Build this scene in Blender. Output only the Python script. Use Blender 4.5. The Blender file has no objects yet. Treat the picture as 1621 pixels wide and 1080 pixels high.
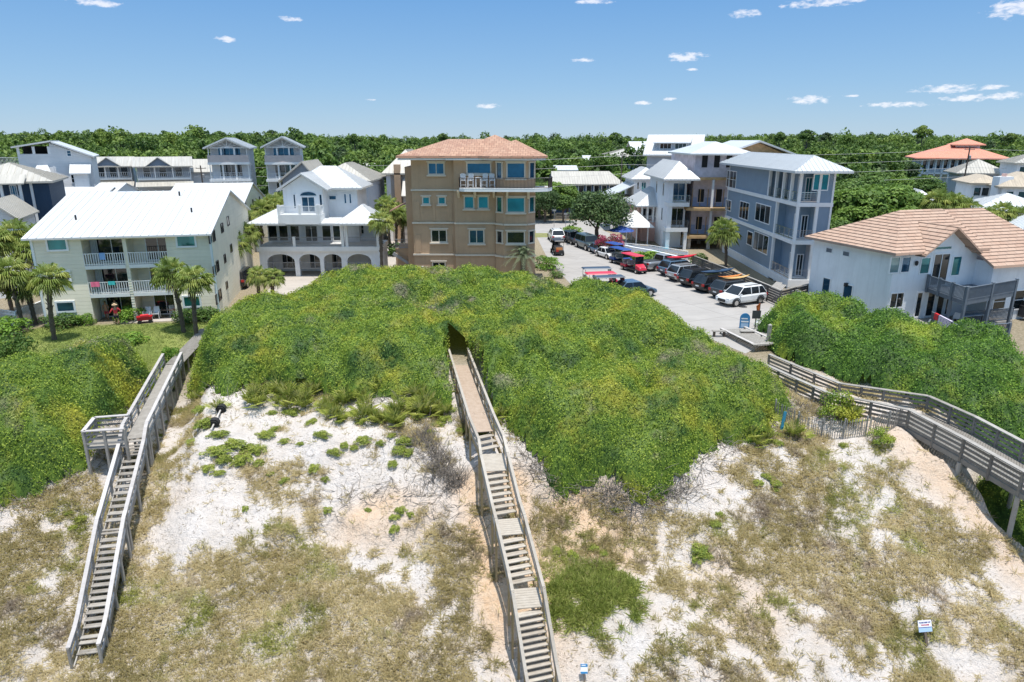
import bpy, math, random
import numpy as np
from mathutils import Vector, Matrix
random.seed(7); RNG = np.random.default_rng(11)
PI = math.pi; R = math.radians
SC = bpy.context.scene; COL = SC.collection
# ------------------------------------------------------------ camera model (24 mm drone lens, 14.2 m above the plateau)
FPX = 1081.0; PITCH = R(16.4); CH = 14.2
CP, SP = math.cos(PITCH), math.sin(PITCH)
def ray(px, py):
    x = (px-810.5)/FPX; y = (py-540.0)/FPX
    return Vector((x, CP-y*SP, -SP-y*CP))
def gd(px, py, z=0.0):
    d = ray(px, py); t = (z-CH)/d.z
    return Vector((d.x*t, d.y*t, z))
def at(px, py, Y):
    d = ray(px, py); t = Y/d.y
    return Vector((d.x*t, Y, CH+d.z*t))
# ------------------------------------------------------------ noise
_LAT = {}
def vnoise(x, y, s, seed):
    if seed not in _LAT: _LAT[seed] = np.random.default_rng(seed).random((128, 128))
    g = _LAT[seed]
    x = np.asarray(x, float)/s+400; y = np.asarray(y, float)/s+400
    xi = np.floor(x).astype(int); yi = np.floor(y).astype(int)
    fx = x-xi; fy = y-yi; fx = fx*fx*(3-2*fx); fy = fy*fy*(3-2*fy)
    a = g[xi % 128, yi % 128]; b = g[(xi+1) % 128, yi % 128]
    c = g[xi % 128, (yi+1) % 128]; d = g[(xi+1) % 128, (yi+1) % 128]
    return (a*(1-fx)+b*fx)*(1-fy)+(c*(1-fx)+d*fx)*fy
def fbm(x, y, s, seed, o=4):
    t = 0; a = .5; w = 0
    for k in range(o):
        t = t+a*vnoise(x, y, s, seed+k); w += a; a *= .5; s *= .5
    return t/w
def sstep(a, b, x):
    t = np.clip((np.asarray(x, float)-a)/(b-a), 0, 1); return t*t*(3-2*t)
# ------------------------------------------------------------ terrain
PY = [-2000, -400, -60, -20, 0, 10, 18, 22, 25, 28, 31, 33, 36, 40, 44, 9000]
PZ = [-14, -13, -10.6, -9.6, -9.3, -9.0, -8.2, -7.0, -5.6, -4.2, -2.7, -1.4, -.7, -.25, 0, 0]
def prof(y): return (np.interp(y, PY, PZ)+np.interp(y-.7, PY, PZ)+np.interp(y+.7, PY, PZ))/3
def bank(y): return np.interp(y, [14, 18, 22, 26.8, 30.6, 33, 36], [25.2, 24.9, 24.4, 23.5, 22.4, 21.2, 20.2])
def ht(x, y):
    x = np.asarray(x, float); y = np.asarray(y, float)
    sh = 1.5*sstep(11, 19, x)+.8*np.sin(x*.23+1)*sstep(44, 36, y)+.5*sstep(-16, -24, x)
    z = prof(y+sh)
    near = sstep(46, 38, y)*sstep(-60, -20, y)
    z = z+near*((fbm(x, y, 3.4, 5)-.5)*.9+(fbm(x, y, .9, 9, 3)-.5)*.30)
    # eroded scarp below the scrub
    m = sstep(.5, 2, x)*sstep(10, 8, x)
    z = z-.75*m*sstep(31.3, 30.5, y+.5*np.sin(x*1.3))*sstep(25, 29, y)
    m2 = sstep(-13, -11, x)*sstep(-3.2, -4.5, x)
    z = z-.45*m2*sstep(29.4, 28.8, y+.5*np.sin(x*1.1+2))*sstep(24, 27.5, y)
    # gully under the right boardwalk
    z = z-2.9*sstep(0, 1.6, x-bank(y)-.3*np.sin(y*1.7))*sstep(37, 32, y)*sstep(2, 14, y)
    # low ground under the left deck
    bd = np.full(z.shape, 1e9); tz = np.zeros(z.shape)
    for (x1, y1, z1), (x2, y2, z2) in (((-17.5, 22.6, -7.1), (-17.9, 24.5, -6.5)), ((-17.9, 24.5, -6.5), (-18.6, 28.3, -4.7)), ((-18.6, 28.3, -4.7), (-19.3, 32.2, -2.3)), ((-19.3, 32.2, -2.3), (-23.3, 44.6, -1.75)), ((-23.3, 44.6, -1.75), (-24.0, 50.0, -.25))):
        L = (x2-x1)**2+(y2-y1)**2; t = np.clip(((x-x1)*(x2-x1)+(y-y1)*(y2-y1))/L, 0, 1); d = np.hypot(x-x1-t*(x2-x1), y-y1-t*(y2-y1))
        k = d < bd; bd = np.where(k, d, bd); tz = np.where(k, z1+(z2-z1)*t, tz)
    w = sstep(3.2, 1.2, bd)
    return np.where(tz < z, z*(1-w)+tz*w, z)
def gt(px, py):
    d = ray(px, py); lo = 5.0
    t = 8.0
    while t < 400:
        p = d*t
        if CH+p.z < float(ht(p.x, p.y)): break
        t += .25
    a, b = t-.25, t
    for _ in range(12):
        m = (a+b)/2; p = d*m
        if CH+p.z < float(ht(p.x, p.y)): b = m
        else: a = m
    p = d*b; return Vector((p.x, p.y, float(ht(p.x, p.y))))
# ------------------------------------------------------------ tagging
def tag(o, label=None, cat=None, group=None, kind=None):
    if label: o['label'] = label
    if cat: o['category'] = cat
    if group: o['group'] = group
    if kind: o['kind'] = kind
    return o
def empty(name, loc=(0, 0, 0), rz=0, label=None, cat=None, group=None):
    o = bpy.data.objects.new(name, None); COL.objects.link(o)
    o.location = loc; o.rotation_euler = (0, 0, rz); o.empty_display_size = .3
    return tag(o, label, cat, group)
def kids(o): return [c for c in bpy.data.objects if c.parent == o]
KC = {}
def reg(o, parent):
    if parent is not None:
        o.parent = parent; KC.setdefault(parent.name, []).append(o)
def copy_tree(o, loc=None, rz=None, sc=None, label=None, group=None, parent=None):
    c = o.copy(); COL.objects.link(c)
    if parent is not None: reg(c, parent)
    for ch in KC.get(o.name, []): copy_tree(ch, parent=c)
    if loc is not None: c.location = loc
    if rz is not None: c.rotation_euler = (c.rotation_euler[0], c.rotation_euler[1], rz)
    if sc is not None: c.scale = sc if hasattr(sc, '__len__') else (sc, sc, sc)
    if label: c['label'] = label
    if group: c['group'] = group
    return c
# ------------------------------------------------------------ mesh builders
class MB:
    def __init__(s): s.v = []; s.f = []; s.uv = {}
    def add(s, vs, fs):
        b = len(s.v); s.v += [tuple(q) for q in vs]; s.f += [tuple(b+i for i in f) for f in fs]; return s
    def box(s, x0, y0, z0, x1, y1, z1):
        x0, x1 = min(x0, x1), max(x0, x1); y0, y1 = min(y0, y1), max(y0, y1); z0, z1 = min(z0, z1), max(z0, z1)
        return s.add([(x0,y0,z0),(x1,y0,z0),(x1,y1,z0),(x0,y1,z0),(x0,y0,z1),(x1,y0,z1),(x1,y1,z1),(x0,y1,z1)],
              [(0,3,2,1),(4,5,6,7),(0,1,5,4),(1,2,6,5),(2,3,7,6),(3,0,4,7)])
    def bar(s, p, q, w, h, up=(0, 0, 1)):
        p = Vector(p); q = Vector(q); d = (q-p)
        if d.length < 1e-6: return s
        d.normalize(); u = Vector(up); r = d.cross(u)
        if r.length < 1e-4: r = d.cross(Vector((0, 1, 0)))
        r.normalize(); u = r.cross(d); r *= w/2; u *= h/2
        return s.add([p-r-u, p+r-u, p+r+u, p-r+u, q-r-u, q+r-u, q+r+u, q-r+u],
              [(0,1,2,3),(7,6,5,4),(0,4,5,1),(1,5,6,2),(2,6,7,3),(3,7,4,0)])
    def tube(s, p, q, r0, r1=None, n=8, cap=True):
        r1 = r0 if r1 is None else r1; p = Vector(p); q = Vector(q); d = (q-p).normalized()
        a = d.orthogonal().normalized(); b = d.cross(a); vs = []
        for c, r in ((p, r0), (q, r1)):
            for k in range(n):
                t = 2*PI*k/n; vs.append(c+(a*math.cos(t)+b*math.sin(t))*r)
        fs = [(k, (k+1) % n, n+(k+1) % n, n+k) for k in range(n)]
        if cap: fs += [tuple(range(n-1, -1, -1)), tuple(range(n, 2*n))]
        return s.add(vs, fs)
    def path(s, pts, rs, n=7):
        pts = [Vector(p) for p in pts]; vs = []; m = len(pts)
        for i, p in enumerate(pts):
            d = (pts[min(i+1, m-1)]-pts[max(i-1, 0)]).normalized()
            a = d.cross(Vector((.13, 1, .07))).normalized(); b = d.cross(a)
            for k in range(n):
                t = 2*PI*k/n; vs.append(p+(a*math.cos(t)+b*math.sin(t))*rs[i])
        fs = [(i*n+k, i*n+(k+1) % n, (i+1)*n+(k+1) % n, (i+1)*n+k) for i in range(m-1) for k in range(n)]
        fs += [tuple(range(n-1, -1, -1)), tuple(range((m-1)*n, m*n))]
        return s.add(vs, fs)
    def prism(s, poly, z0, z1):
        n = len(poly); vs = [(x, y, z0) for x, y in poly]+[(x, y, z1) for x, y in poly]
        return s.add(vs, [tuple(range(n-1, -1, -1)), tuple(range(n, 2*n))]+[(k, (k+1) % n, n+(k+1) % n, n+k) for k in range(n)])
    def prism_y(s, poly, y0, y1):   # poly in (x,z)
        n = len(poly); vs = [(x, y0, z) for x, z in poly]+[(x, y1, z) for x, z in poly]
        return s.add(vs, [tuple(range(n)), tuple(range(2*n-1, n-1, -1))]+[(k, n+k, n+(k+1) % n, (k+1) % n) for k in range(n)])
    def prism_x(s, poly, x0, x1):   # poly in (y,z)
        n = len(poly); vs = [(x0, y, z) for y, z in poly]+[(x1, y, z) for y, z in poly]
        return s.add(vs, [tuple(range(n-1, -1, -1)), tuple(range(n, 2*n))]+[(k, (k+1) % n, n+(k+1) % n, n+k) for k in range(n)])
    def lathe(s, prof_, c=(0, 0, 0), n=12, sx=1, sy=1):
        vs = []; m = len(prof_)
        for r, z in prof_:
            for k in range(n):
                t = 2*PI*k/n; vs.append((c[0]+r*math.cos(t)*sx, c[1]+r*math.sin(t)*sy, c[2]+z))
        fs = [(i*n+k, i*n+(k+1) % n, (i+1)*n+(k+1) % n, (i+1)*n+k) for i in range(m-1) for k in range(n)]
        fs += [tuple(range(n-1, -1, -1)), tuple(range((m-1)*n, m*n))]
        return s.add(vs, fs)
    def build(s, name, m, parent=None, smooth=False, bevel=0):
        me = bpy.data.meshes.new(name); me.from_pydata(s.v, [], s.f)
        if s.uv:
            ul = me.uv_layers.new(name='UVMap')
            for i, p in enumerate(me.polygons):
                if i in s.uv:
                    for li, c in zip(p.loop_indices, s.uv[i]): ul.data[li].uv = c
        if smooth:
            for p in me.polygons: p.use_smooth = True
        me.materials.append(m); me.validate(); me.update()
        o = bpy.data.objects.new(name, me); COL.objects.link(o); reg(o, parent)
        if bevel:
            b = o.modifiers.new('b', 'BEVEL'); b.width = bevel; b.segments = 2; b.limit_method = 'ANGLE'
        return o
def np_mesh(name, V, Fc, m, parent=None, rnd=None, smooth=False):
    V = np.asarray(V, np.float32); Fc = np.asarray(Fc, np.int32); k = Fc.shape[1]
    me = bpy.data.meshes.new(name)
    me.vertices.add(len(V)); me.vertices.foreach_set('co', V.ravel())
    me.loops.add(Fc.size); me.loops.foreach_set('vertex_index', Fc.ravel())
    me.polygons.add(len(Fc)); me.polygons.foreach_set('loop_start', np.arange(0, Fc.size, k, dtype=np.int32))
    me.polygons.foreach_set('loop_total', np.full(len(Fc), k, np.int32))
    if smooth: me.polygons.foreach_set('use_smooth', np.ones(len(Fc), bool))
    me.update(calc_edges=True)
    if rnd is not None:
        a = me.attributes.new('rnd', 'FLOAT', 'FACE'); a.data.foreach_set('value', np.asarray(rnd, np.float32))
    me.materials.append(m)
    o = bpy.data.objects.new(name, me); COL.objects.link(o); reg(o, parent)
    return o
def unit(a): return a/np.maximum(np.linalg.norm(a, axis=1, keepdims=True), 1e-9)
def leaf_arrays(P, N, L, W, jit=.7, rng=RNG):
    n = len(P); N = unit(np.asarray(N)+jit*rng.normal(size=(n, 3)))
    t = unit(np.cross(N, rng.normal(size=(n, 3)))); b = np.cross(N, t)
    s = (.65+.7*rng.random((n, 1)))
    t = t*(L*s/2); b = b*(W*s/2)
    V = np.stack([P-t, P-b*1.0+t*.1, P+t, P+b+t*.1], 1).reshape(-1, 3)
    return V, np.arange(4*n).reshape(-1, 4)
# ------------------------------------------------------------ materials
def mat_new(name):
    m = bpy.data.materials.new(name); m.use_nodes = True; nt = m.node_tree
    return m, nt, nt.nodes['Principled BSDF']
def lnk(nt, a, b): nt.links.new(a, b)
def node(nt, t, **kw):
    n = nt.nodes.new(t)
    for k, v in kw.items(): setattr(n, k, v)
    return n
def coord(nt, out='Object'): return nt.nodes.new('ShaderNodeTexCoord').outputs[out]
def noise(nt, vec, scale, det=4, rough=.6):
    n = nt.nodes.new('ShaderNodeTexNoise'); n.inputs['Scale'].default_value = scale
    n.inputs['Detail'].default_value = det; n.inputs['Roughness'].default_value = rough
    if vec is not None: lnk(nt, vec, n.inputs['Vector'])
    return n.outputs['Fac']
def ramp(nt, fac, stops, interp='LINEAR'):
    r = nt.nodes.new('ShaderNodeValToRGB'); r.color_ramp.interpolation = interp
    e = r.color_ramp.elements
    while len(e) < len(stops): e.new(.5)
    for q, (p, c) in zip(e, stops): q.position = p; q.color = tuple(c)+(1,) if len(c) == 3 else c
    lnk(nt, fac, r.inputs['Fac']); return r.outputs['Color']
def mixc(nt, fac, a, b, mode='MIX'):
    m = nt.nodes.new('ShaderNodeMix'); m.data_type = 'RGBA'; m.blend_type = mode
    for sock, v in ((m.inputs[0], fac), (m.inputs[6], a), (m.inputs[7], b)):
        if isinstance(v, (int, float)): sock.default_value = v
        elif isinstance(v, (tuple, list)): sock.default_value = tuple(v)+(1,)
        else: lnk(nt, v, sock)
    return m.outputs[2]
def mth(nt, op, a, b=0.0, c=0.0):
    m = nt.nodes.new('ShaderNodeMath'); m.operation = op
    for s, v in zip(m.inputs, (a, b, c)):
        if isinstance(v, (int, float)): s.default_value = v
        else: lnk(nt, v, s)
    return m.outputs[0]
def bump(nt, bs, h, st, dist):
    b = nt.nodes.new('ShaderNodeBump'); b.inputs['Strength'].default_value = st; b.inputs['Distance'].default_value = dist
    lnk(nt, h, b.inputs['Height']); lnk(nt, b.outputs[0], bs.inputs['Normal'])
MC = {}
def plain(name, c, rough=.6, metal=0, var=.12, sc=1.5, bmp=0, streak=0):
    if name in MC: return MC[name]
    m, nt, bs = mat_new(name); co = coord(nt)
    n = noise(nt, co, sc, 5)
    c2 = tuple(x*(1-var) for x in c); c3 = tuple(min(1, x*(1+var*.6)) for x in c)
    cl = ramp(nt, n, [(.3, c2), (.7, c3)])
    if streak:
        mp = nt.nodes.new('ShaderNodeMapping'); mp.inputs['Scale'].default_value = (2.6, 2.6, .22); lnk(nt, co, mp.inputs[0])
        mr = nt.nodes.new('ShaderNodeMapRange'); mr.inputs[1].default_value = .5; mr.inputs[2].default_value = .72; mr.inputs[4].default_value = streak*2; lnk(nt, noise(nt, mp.outputs[0], 1.1, 6, .7), mr.inputs[0])
        cl = mixc(nt, mr.outputs[0], cl, tuple(x*.6 for x in c))
    lnk(nt, cl, bs.inputs['Base Color'])
    bs.inputs['Roughness'].default_value = rough; bs.inputs['Metallic'].default_value = metal
    if bmp: bump(nt, bs, noise(nt, co, 18, 4), .4, bmp)
    MC[name] = m; return m
def siding(name, c, period=.2, axis='Z', var=.1, rough=.6, st=.8):
    if name in MC: return MC[name]
    m, nt, bs = mat_new(name); co = coord(nt)
    sx = nt.nodes.new('ShaderNodeSeparateXYZ'); lnk(nt, co, sx.inputs[0])
    n = noise(nt, co, .8, 6)
    mp = nt.nodes.new('ShaderNodeMapping'); mp.inputs['Scale'].default_value = (3, 3, .25); lnk(nt, co, mp.inputs[0])
    n2 = noise(nt, mp.outputs[0], 1.2, 4)
    c2 = tuple(x*(1-var) for x in c); c3 = tuple(min(1, x*(1+var*.5)) for x in c)
    base = ramp(nt, n, [(.3, c2), (.7, c3)])
    base = mixc(nt, mth(nt, 'MULTIPLY', n2, .25), base, tuple(x*.72 for x in c))
    lnk(nt, base, bs.inputs['Base Color']); bs.inputs['Roughness'].default_value = rough
    if axis == 'Z': h = mth(nt, 'FRACT', mth(nt, 'DIVIDE', sx.outputs[2], period)); h = mth(nt, 'SUBTRACT', 1.0, h)
    else:
        s_ = mth(nt, 'ADD', sx.outputs[0], sx.outputs[1]); h = mth(nt, 'FRACT', mth(nt, 'DIVIDE', s_, period)); h = mth(nt, 'GREATER_THAN', h, .85)
    bump(nt, bs, h, st, .03)
    MC[name] = m; return m
def seam_roof(name, c, period=.5, rough=.35, stain=.12):
    if name in MC: return MC[name]
    m, nt, bs = mat_new(name); uv = coord(nt, 'UV'); sx = nt.nodes.new('ShaderNodeSeparateXYZ'); lnk(nt, uv, sx.inputs[0])
    f = mth(nt, 'FRACT', mth(nt, 'DIVIDE', sx.outputs[0], period)); f = mth(nt, 'ABSOLUTE', mth(nt, 'SUBTRACT', f, .5)); f = mth(nt, 'GREATER_THAN', f, .45)
    co = coord(nt)
    mp = nt.nodes.new('ShaderNodeMapping'); mp.inputs['Scale'].default_value = (2.2, .25, 1); lnk(nt, uv, mp.inputs[0])
    n = noise(nt, mp.outputs[0], 1, 5)
    lnk(nt, ramp(nt, n, [(.3, tuple(x*(1-stain) for x in c)), (.65, c)]), bs.inputs['Base Color'])
    bs.inputs['Roughness'].default_value = rough
    bump(nt, bs, f, .7, .04); MC[name] = m; return m
def tile_roof(name, c1, c2, c3, w=.34, h=.38):
    if name in MC: return MC[name]
    m, nt, bs = mat_new(name); uv = coord(nt, 'UV'); sx = nt.nodes.new('ShaderNodeSeparateXYZ'); lnk(nt, uv, sx.inputs[0])
    br = nt.nodes.new('ShaderNodeTexBrick'); lnk(nt, uv, br.inputs['Vector'])
    br.inputs['Scale'].default_value = 1; br.inputs['Brick Width'].default_value = w; br.inputs['Row Height'].default_value = h
    br.inputs['Mortar Size'].default_value = .025; br.inputs['Mortar'].default_value = tuple(x*.45 for x in c1)+(1,)
    br.inputs['Color1'].default_value = c1+(1,); br.inputs['Color2'].default_value = c2+(1,)
    n = noise(nt, uv, .9, 5)
    col = mixc(nt, mth(nt, 'MULTIPLY', n, .7), br.outputs['Color'], c3)
    lnk(nt, col, bs.inputs['Base Color']); bs.inputs['Roughness'].default_value = .75
    fu = mth(nt, 'SINE', mth(nt, 'MULTIPLY', sx.outputs[0], 2*PI/w)); fv = mth(nt, 'FRACT', mth(nt, 'DIVIDE', sx.outputs[1], h))
    bump(nt, bs, mth(nt, 'SUBTRACT', mth(nt, 'MULTIPLY', fu, .5), fv), .9, .05)
    MC[name] = m; return m
def glass(name, c, metal=.35, rough=.06):
    if name in MC: return MC[name]
    m, nt, bs = mat_new(name); co = coord(nt)
    n = noise(nt, co, .7, 3)
    lnk(nt, ramp(nt, n, [(.35, tuple(x*.6 for x in c)), (.65, c)]), bs.inputs['Base Color'])
    bs.inputs['Roughness'].default_value = rough; bs.inputs['Metallic'].default_value = metal
    bs.inputs['Specular IOR Level'].default_value = .8
    MC[name] = m; return m
def foliage(name, stops, patch=None, psc=.25, trans=.3, rough=.6):
    """leaf colours follow a per-leaf number; broad patches of another growth by position"""
    if name in MC: return MC[name]
    m, nt, bs = mat_new(name); at_ = node(nt, 'ShaderNodeAttribute', attribute_name='rnd')
    geo = nt.nodes.new('ShaderNodeNewGeometry')
    oi = nt.nodes.new('ShaderNodeObjectInfo')
    f = mth(nt, 'ADD', mth(nt, 'MULTIPLY', at_.outputs['Fac'], .62), mth(nt, 'MULTIPLY', noise(nt, geo.outputs['Position'], .9, 3), .3))
    f = mth(nt, 'ADD', f, mth(nt, 'MULTIPLY', oi.outputs['Random'], .12))
    col = ramp(nt, f, stops)
    if patch:
        for i, (pc, lo, hi) in enumerate(patch):
            mp = nt.nodes.new('ShaderNodeMapping'); mp.inputs['Location'].default_value = (37.1*i+5, 11.3*i, 3*i); lnk(nt, geo.outputs['Position'], mp.inputs[0])
            k = noise(nt, mp.outputs[0], psc*(1+.5*i), 5, .65)
            mr = nt.nodes.new('ShaderNodeMapRange'); mr.inputs[1].default_value = lo; mr.inputs[2].default_value = hi; lnk(nt, k, mr.inputs[0])
            pcs = mixc(nt, at_.outputs['Fac'], tuple(x*.65 for x in pc), tuple(x*1.3 for x in pc))
            col = mixc(nt, mr.outputs[0], col, pcs)
    lnk(nt, col, bs.inputs['Base Color']); bs.inputs['Roughness'].default_value = rough
    bs.inputs['Specular IOR Level'].default_value = .3
    tr = nt.nodes.new('ShaderNodeBsdfTranslucent'); lnk(nt, col, tr.inputs[0])
    mx = nt.nodes.new('ShaderNodeMixShader'); mx.inputs[0].default_value = trans
    out = nt.nodes['Material Output']; lnk(nt, bs.outputs[0], mx.inputs[1]); lnk(nt, tr.outputs[0], mx.inputs[2]); lnk(nt, mx.outputs[0], out.inputs[0])
    MC[name] = m; return m
white = plain('white_paint', (.78, .78, .77), .5, var=.06)
trim = plain('white_trim', (.8, .8, .8), .5, var=.05)
cream = siding('cream_siding', (.82, .755, .60), .3)
whitewall = plain('white_stucco', (.78, .8, .82), .8, var=.09, sc=.6, bmp=.01, streak=.14)
whiteside = siding('white_siding', (.72, .72, .72), .22)
greyside = siding('pale_grey_siding', (.52, .53, .56), .22)
battens = siding('grey_battens', (.45, .46, .5), .6, 'X')
bluebat = siding('blue_grey_battens', (.22, .30, .385), .42, 'X', st=1)
blueside = siding('blue_grey_lap_siding', (.36, .38, .42), .3)
navy = siding('navy_siding', (.018, .05, .10), .25, 'X')
bluehouse = siding('blue_siding', (.1, .2, .42), .25)
browns = plain('brown_stucco', (.47, .32, .20), .85, var=.12, sc=.5, bmp=.01, streak=.16)
tans = plain('tan_stucco_trim', (.62, .55, .45), .8, var=.08)
greige = plain('greige_stucco', (.42, .38, .34), .85, var=.08)
pinks = plain('pink_stucco', (.66, .42, .35), .85, var=.1)
wrap = plain('house_wrap', (.62, .56, .60), .7, var=.28, sc=1.1)
plywood = plain('plywood', (.5, .33, .16), .8, var=.3, sc=2)
teal = glass('teal_glass', (.02, .20, .23), .5)
bglass = glass('blue_glass', (.03, .12, .22), .5)
dglass = glass('dark_glass', (.015, .025, .03), .15)
void = plain('dark_interior', (.02, .02, .02), .9)
wroof = seam_roof('white_metal_roof', (.62, .625, .62), .61, stain=.22)
groof = seam_roof('grey_metal_roof', (.55, .57, .58))
broof = seam_roof('beige_metal_roof', (.50, .465, .40), stain=.25)
tanroof = seam_roof('tan_shingle_roof', (.50, .42, .32), .3, .9, .35)
terra = tile_roof('terracotta_tiles', (.30, .135, .08), (.48, .28, .18), (.38, .24, .165), .5, .55)
terra2 = tile_roof('salmon_tiles', (.38, .225, .15), (.46, .30, .21), (.43, .32, .25), .9, .42)
redroof = tile_roof('red_tiles', (.62, .22, .14), (.66, .28, .18), (.62, .27, .18), .5, .5)
blackm = plain('black_metal', (.03, .03, .032), .5)
bronze = plain('bronze_metal', (.05, .035, .028), .5)
rubber = plain('rubber', (.02, .02, .02), .85)
dgrey = plain('dark_grey_paint', (.125, .15, .18), .6, var=.2)
chrome = plain('bright_metal', (.6, .6, .6), .25, 1)
redp = plain('red_cloth', (.65, .03, .04), .7)
bluep = plain('blue_cloth', (.02, .07, .3), .7)
def wood(name, c, c2, rough=.8, sc=1):
    if name in MC: return MC[name]
    m, nt, bs = mat_new(name); co = coord(nt)
    n = noise(nt, co, 3*sc, 6, .7); mp = nt.nodes.new('ShaderNodeMapping'); mp.inputs['Scale'].default_value = (2, 2, 14); lnk(nt, co, mp.inputs[0])
    n2 = noise(nt, mp.outputs[0], 2, 4)
    oi = nt.nodes.new('ShaderNodeObjectInfo')
    f = mth(nt, 'ADD', mth(nt, 'MULTIPLY', n, .5), mth(nt, 'MULTIPLY', n2, .25)); f = mth(nt, 'ADD', f, mth(nt, 'MULTIPLY', oi.outputs['Random'], .22))
    lnk(nt, ramp(nt, f, [(.3, c2), (.62, c)]), bs.inputs['Base Color']); bs.inputs['Roughness'].default_value = rough
    bump(nt, bs, n2, .4, .01); MC[name] = m; return m
wgrey = wood('weathered_grey_wood', (.37, .345, .31), (.20, .18, .155))
wdark = wood('dark_weathered_wood', (.255, .235, .205), (.13, .115, .1))
wlight = wood('pale_treated_wood', (.46, .415, .355), (.31, .27, .22))
wyellow = wood('treated_post_wood', (.42, .32, .17), (.28, .2, .1))
wpink = wood('tan_boardwalk_wood', (.50, .40, .32), (.36, .27, .2))
wbright = wood('sun_bleached_rail_wood', (.54, .505, .48), (.35, .32, .3))
wbrown = wood('dark_brown_wood', (.13, .10, .08), (.06, .045, .035))
bark = plain('bark', (.16, .12, .09), .9, var=.35, sc=4, bmp=.03)
pbark = plain('palm_bark', (.12, .095, .07), .95, var=.4, sc=9, bmp=.04)
# leaves
scrubm = foliage('scrub_leaves', [(.10, (.045, .085, .015)), (.30, (.13, .215, .028)), (.56, (.26, .35, .042)), (.88, (.39, .45, .07))],
    [((.31, .28, .19), .57, .66), ((.43, .43, .055), .52, .66), ((.07, .15, .03), .53, .64)], .2, .35)
scrub_r = foliage('bright_scrub_leaves', [(.15, (.045, .10, .016)), (.4, (.11, .225, .028)), (.65, (.21, .35, .045)), (.9, (.34, .43, .07))],
    [((.36, .44, .05), .54, .68), ((.10, .18, .04), .55, .68)], .22, .35)
twigm = plain('grey_twigs', (.22, .19, .16), .9, var=.3)
treem = foliage('broad_leaves', [(.2, (.035, .075, .016)), (.5, (.08, .15, .028)), (.85, (.17, .26, .05))], None, .3, .25)
treeb = foliage('bright_tree_leaves', [(.2, (.05, .10, .018)), (.5, (.13, .22, .035)), (.85, (.27, .38, .07))], None, .3, .28)
oakm = foliage('dark_oak_leaves', [(.2, (.025, .05, .018)), (.5, (.06, .11, .032)), (.85, (.13, .19, .055))], None, .3, .2)
forestm = foliage('forest_leaves', [(.15, (.03, .07, .016)), (.5, (.085, .155, .03)), (.85, (.19, .28, .055))], [((.20, .28, .05), .52, .62), ((.06, .10, .04), .54, .62)], .035, .3)
palmm = foliage('palm_leaves', [(.15, (.08, .13, .03)), (.5, (.22, .30, .07)), (.9, (.50, .52, .17))], None, .3, .25)
sawm = foliage('palmetto_leaves', [(.15, (.22, .28, .06)), (.5, (.46, .52, .11)), (.9, (.74, .68, .3))], None, .3, .5)
datem = foliage('silver_palm_leaves', [(.15, (.12, .17, .09)), (.5, (.24, .30, .17)), (.9, (.38, .42, .24))], None, .3, .25)
drym = foliage('dry_frond', [(.2, (.15, .11, .06)), (.6, (.3, .23, .13)), (.9, (.42, .33, .19))], None, .3, .1)
grassm = foliage('dune_grass_blades', [(.1, (.24, .21, .09)), (.32, (.47, .40, .20)), (.6, (.64, .55, .33)), (.9, (.78, .70, .48))],
    [((.34, .36, .10), .535, .65), ((.42, .35, .27), .56, .67)], .3, .45, .8)
lawnm = foliage('lawn_blades', [(.2, (.12, .17, .04)), (.5, (.2, .26, .06)), (.9, (.34, .36, .12))], None, .3, .3)
flowerm = foliage('pink_flowers', [(.25, (.07, .12, .03)), (.42, (.12, .18, .04)), (.5, (.32, .05, .10)), (.8, (.5, .08, .16))], None, .3, .25)
# ============================================================ ground sheet
def axis(segs):
    out = []
    for a, b, st in segs: out += list(np.arange(a, b, st))
    out.append(segs[-1][1]); return np.array(out)
xs = axis([(-3500, -400, 310), (-400, -60, 20), (-60, -32, 1.0), (-32, 30, .22), (30, 60, .8), (60, 400, 20), (400, 3500, 310)])
ys = axis([(-120, -20, 10), (-20, 12, 2), (12, 42, .22), (42, 70, .6), (70, 140, 5), (140, 600, 40), (600, 5000, 440)])
GX, GY = np.meshgrid(xs, ys); GZ = ht(GX, GY)
V = np.stack([GX, GY, GZ], -1).reshape(-1, 3); nx = len(xs); ny = len(ys)
idx = np.arange(nx*ny).reshape(ny, nx)
Fg = np.stack([idx[:-1, :-1], idx[:-1, 1:], idx[1:, 1:], idx[1:, :-1]], -1).reshape(-1, 4)
def inpoly(x, y, poly):
    x = np.asarray(x, float); y = np.asarray(y, float); c = np.zeros(x.shape, bool); n = len(poly)
    for i in range(n):
        x1, y1 = poly[i][:2]; x2, y2 = poly[(i+1) % n][:2]
        if y1 == y2: continue
        c ^= ((y1 > y) != (y2 > y)) & (x < (x2-x1)*(y-y1)/(y2-y1)+x1)
    return c
def dpoly(x, y, poly, closed=True):
    d = np.full(np.shape(x), 1e9); n = len(poly)
    for i in range(n if closed else n-1):
        x1, y1 = poly[i][:2]; x2, y2 = poly[(i+1) % n][:2]
        L = (x2-x1)**2+(y2-y1)**2+1e-9; t = np.clip(((x-x1)*(x2-x1)+(y-y1)*(y2-y1))/L, 0, 1)
        d = np.minimum(d, np.hypot(x-x1-t*(x2-x1), y-y1-t*(y2-y1)))
    return d
def P2(l): return [(gt(a, b)[0], gt(a, b)[1]) if len(q) == 0 else (gd(a, b, q[0])[0], gd(a, b, q[0])[1]) for a, b, *q in l]
lawn_poly = P2([(-60, 640), (-60, 560), (60, 518), (345, 508), (378, 500), (352, 525), (300, 588), (270, 598), (240, 590), (150, 590), (60, 620), (0, 650)])
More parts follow.
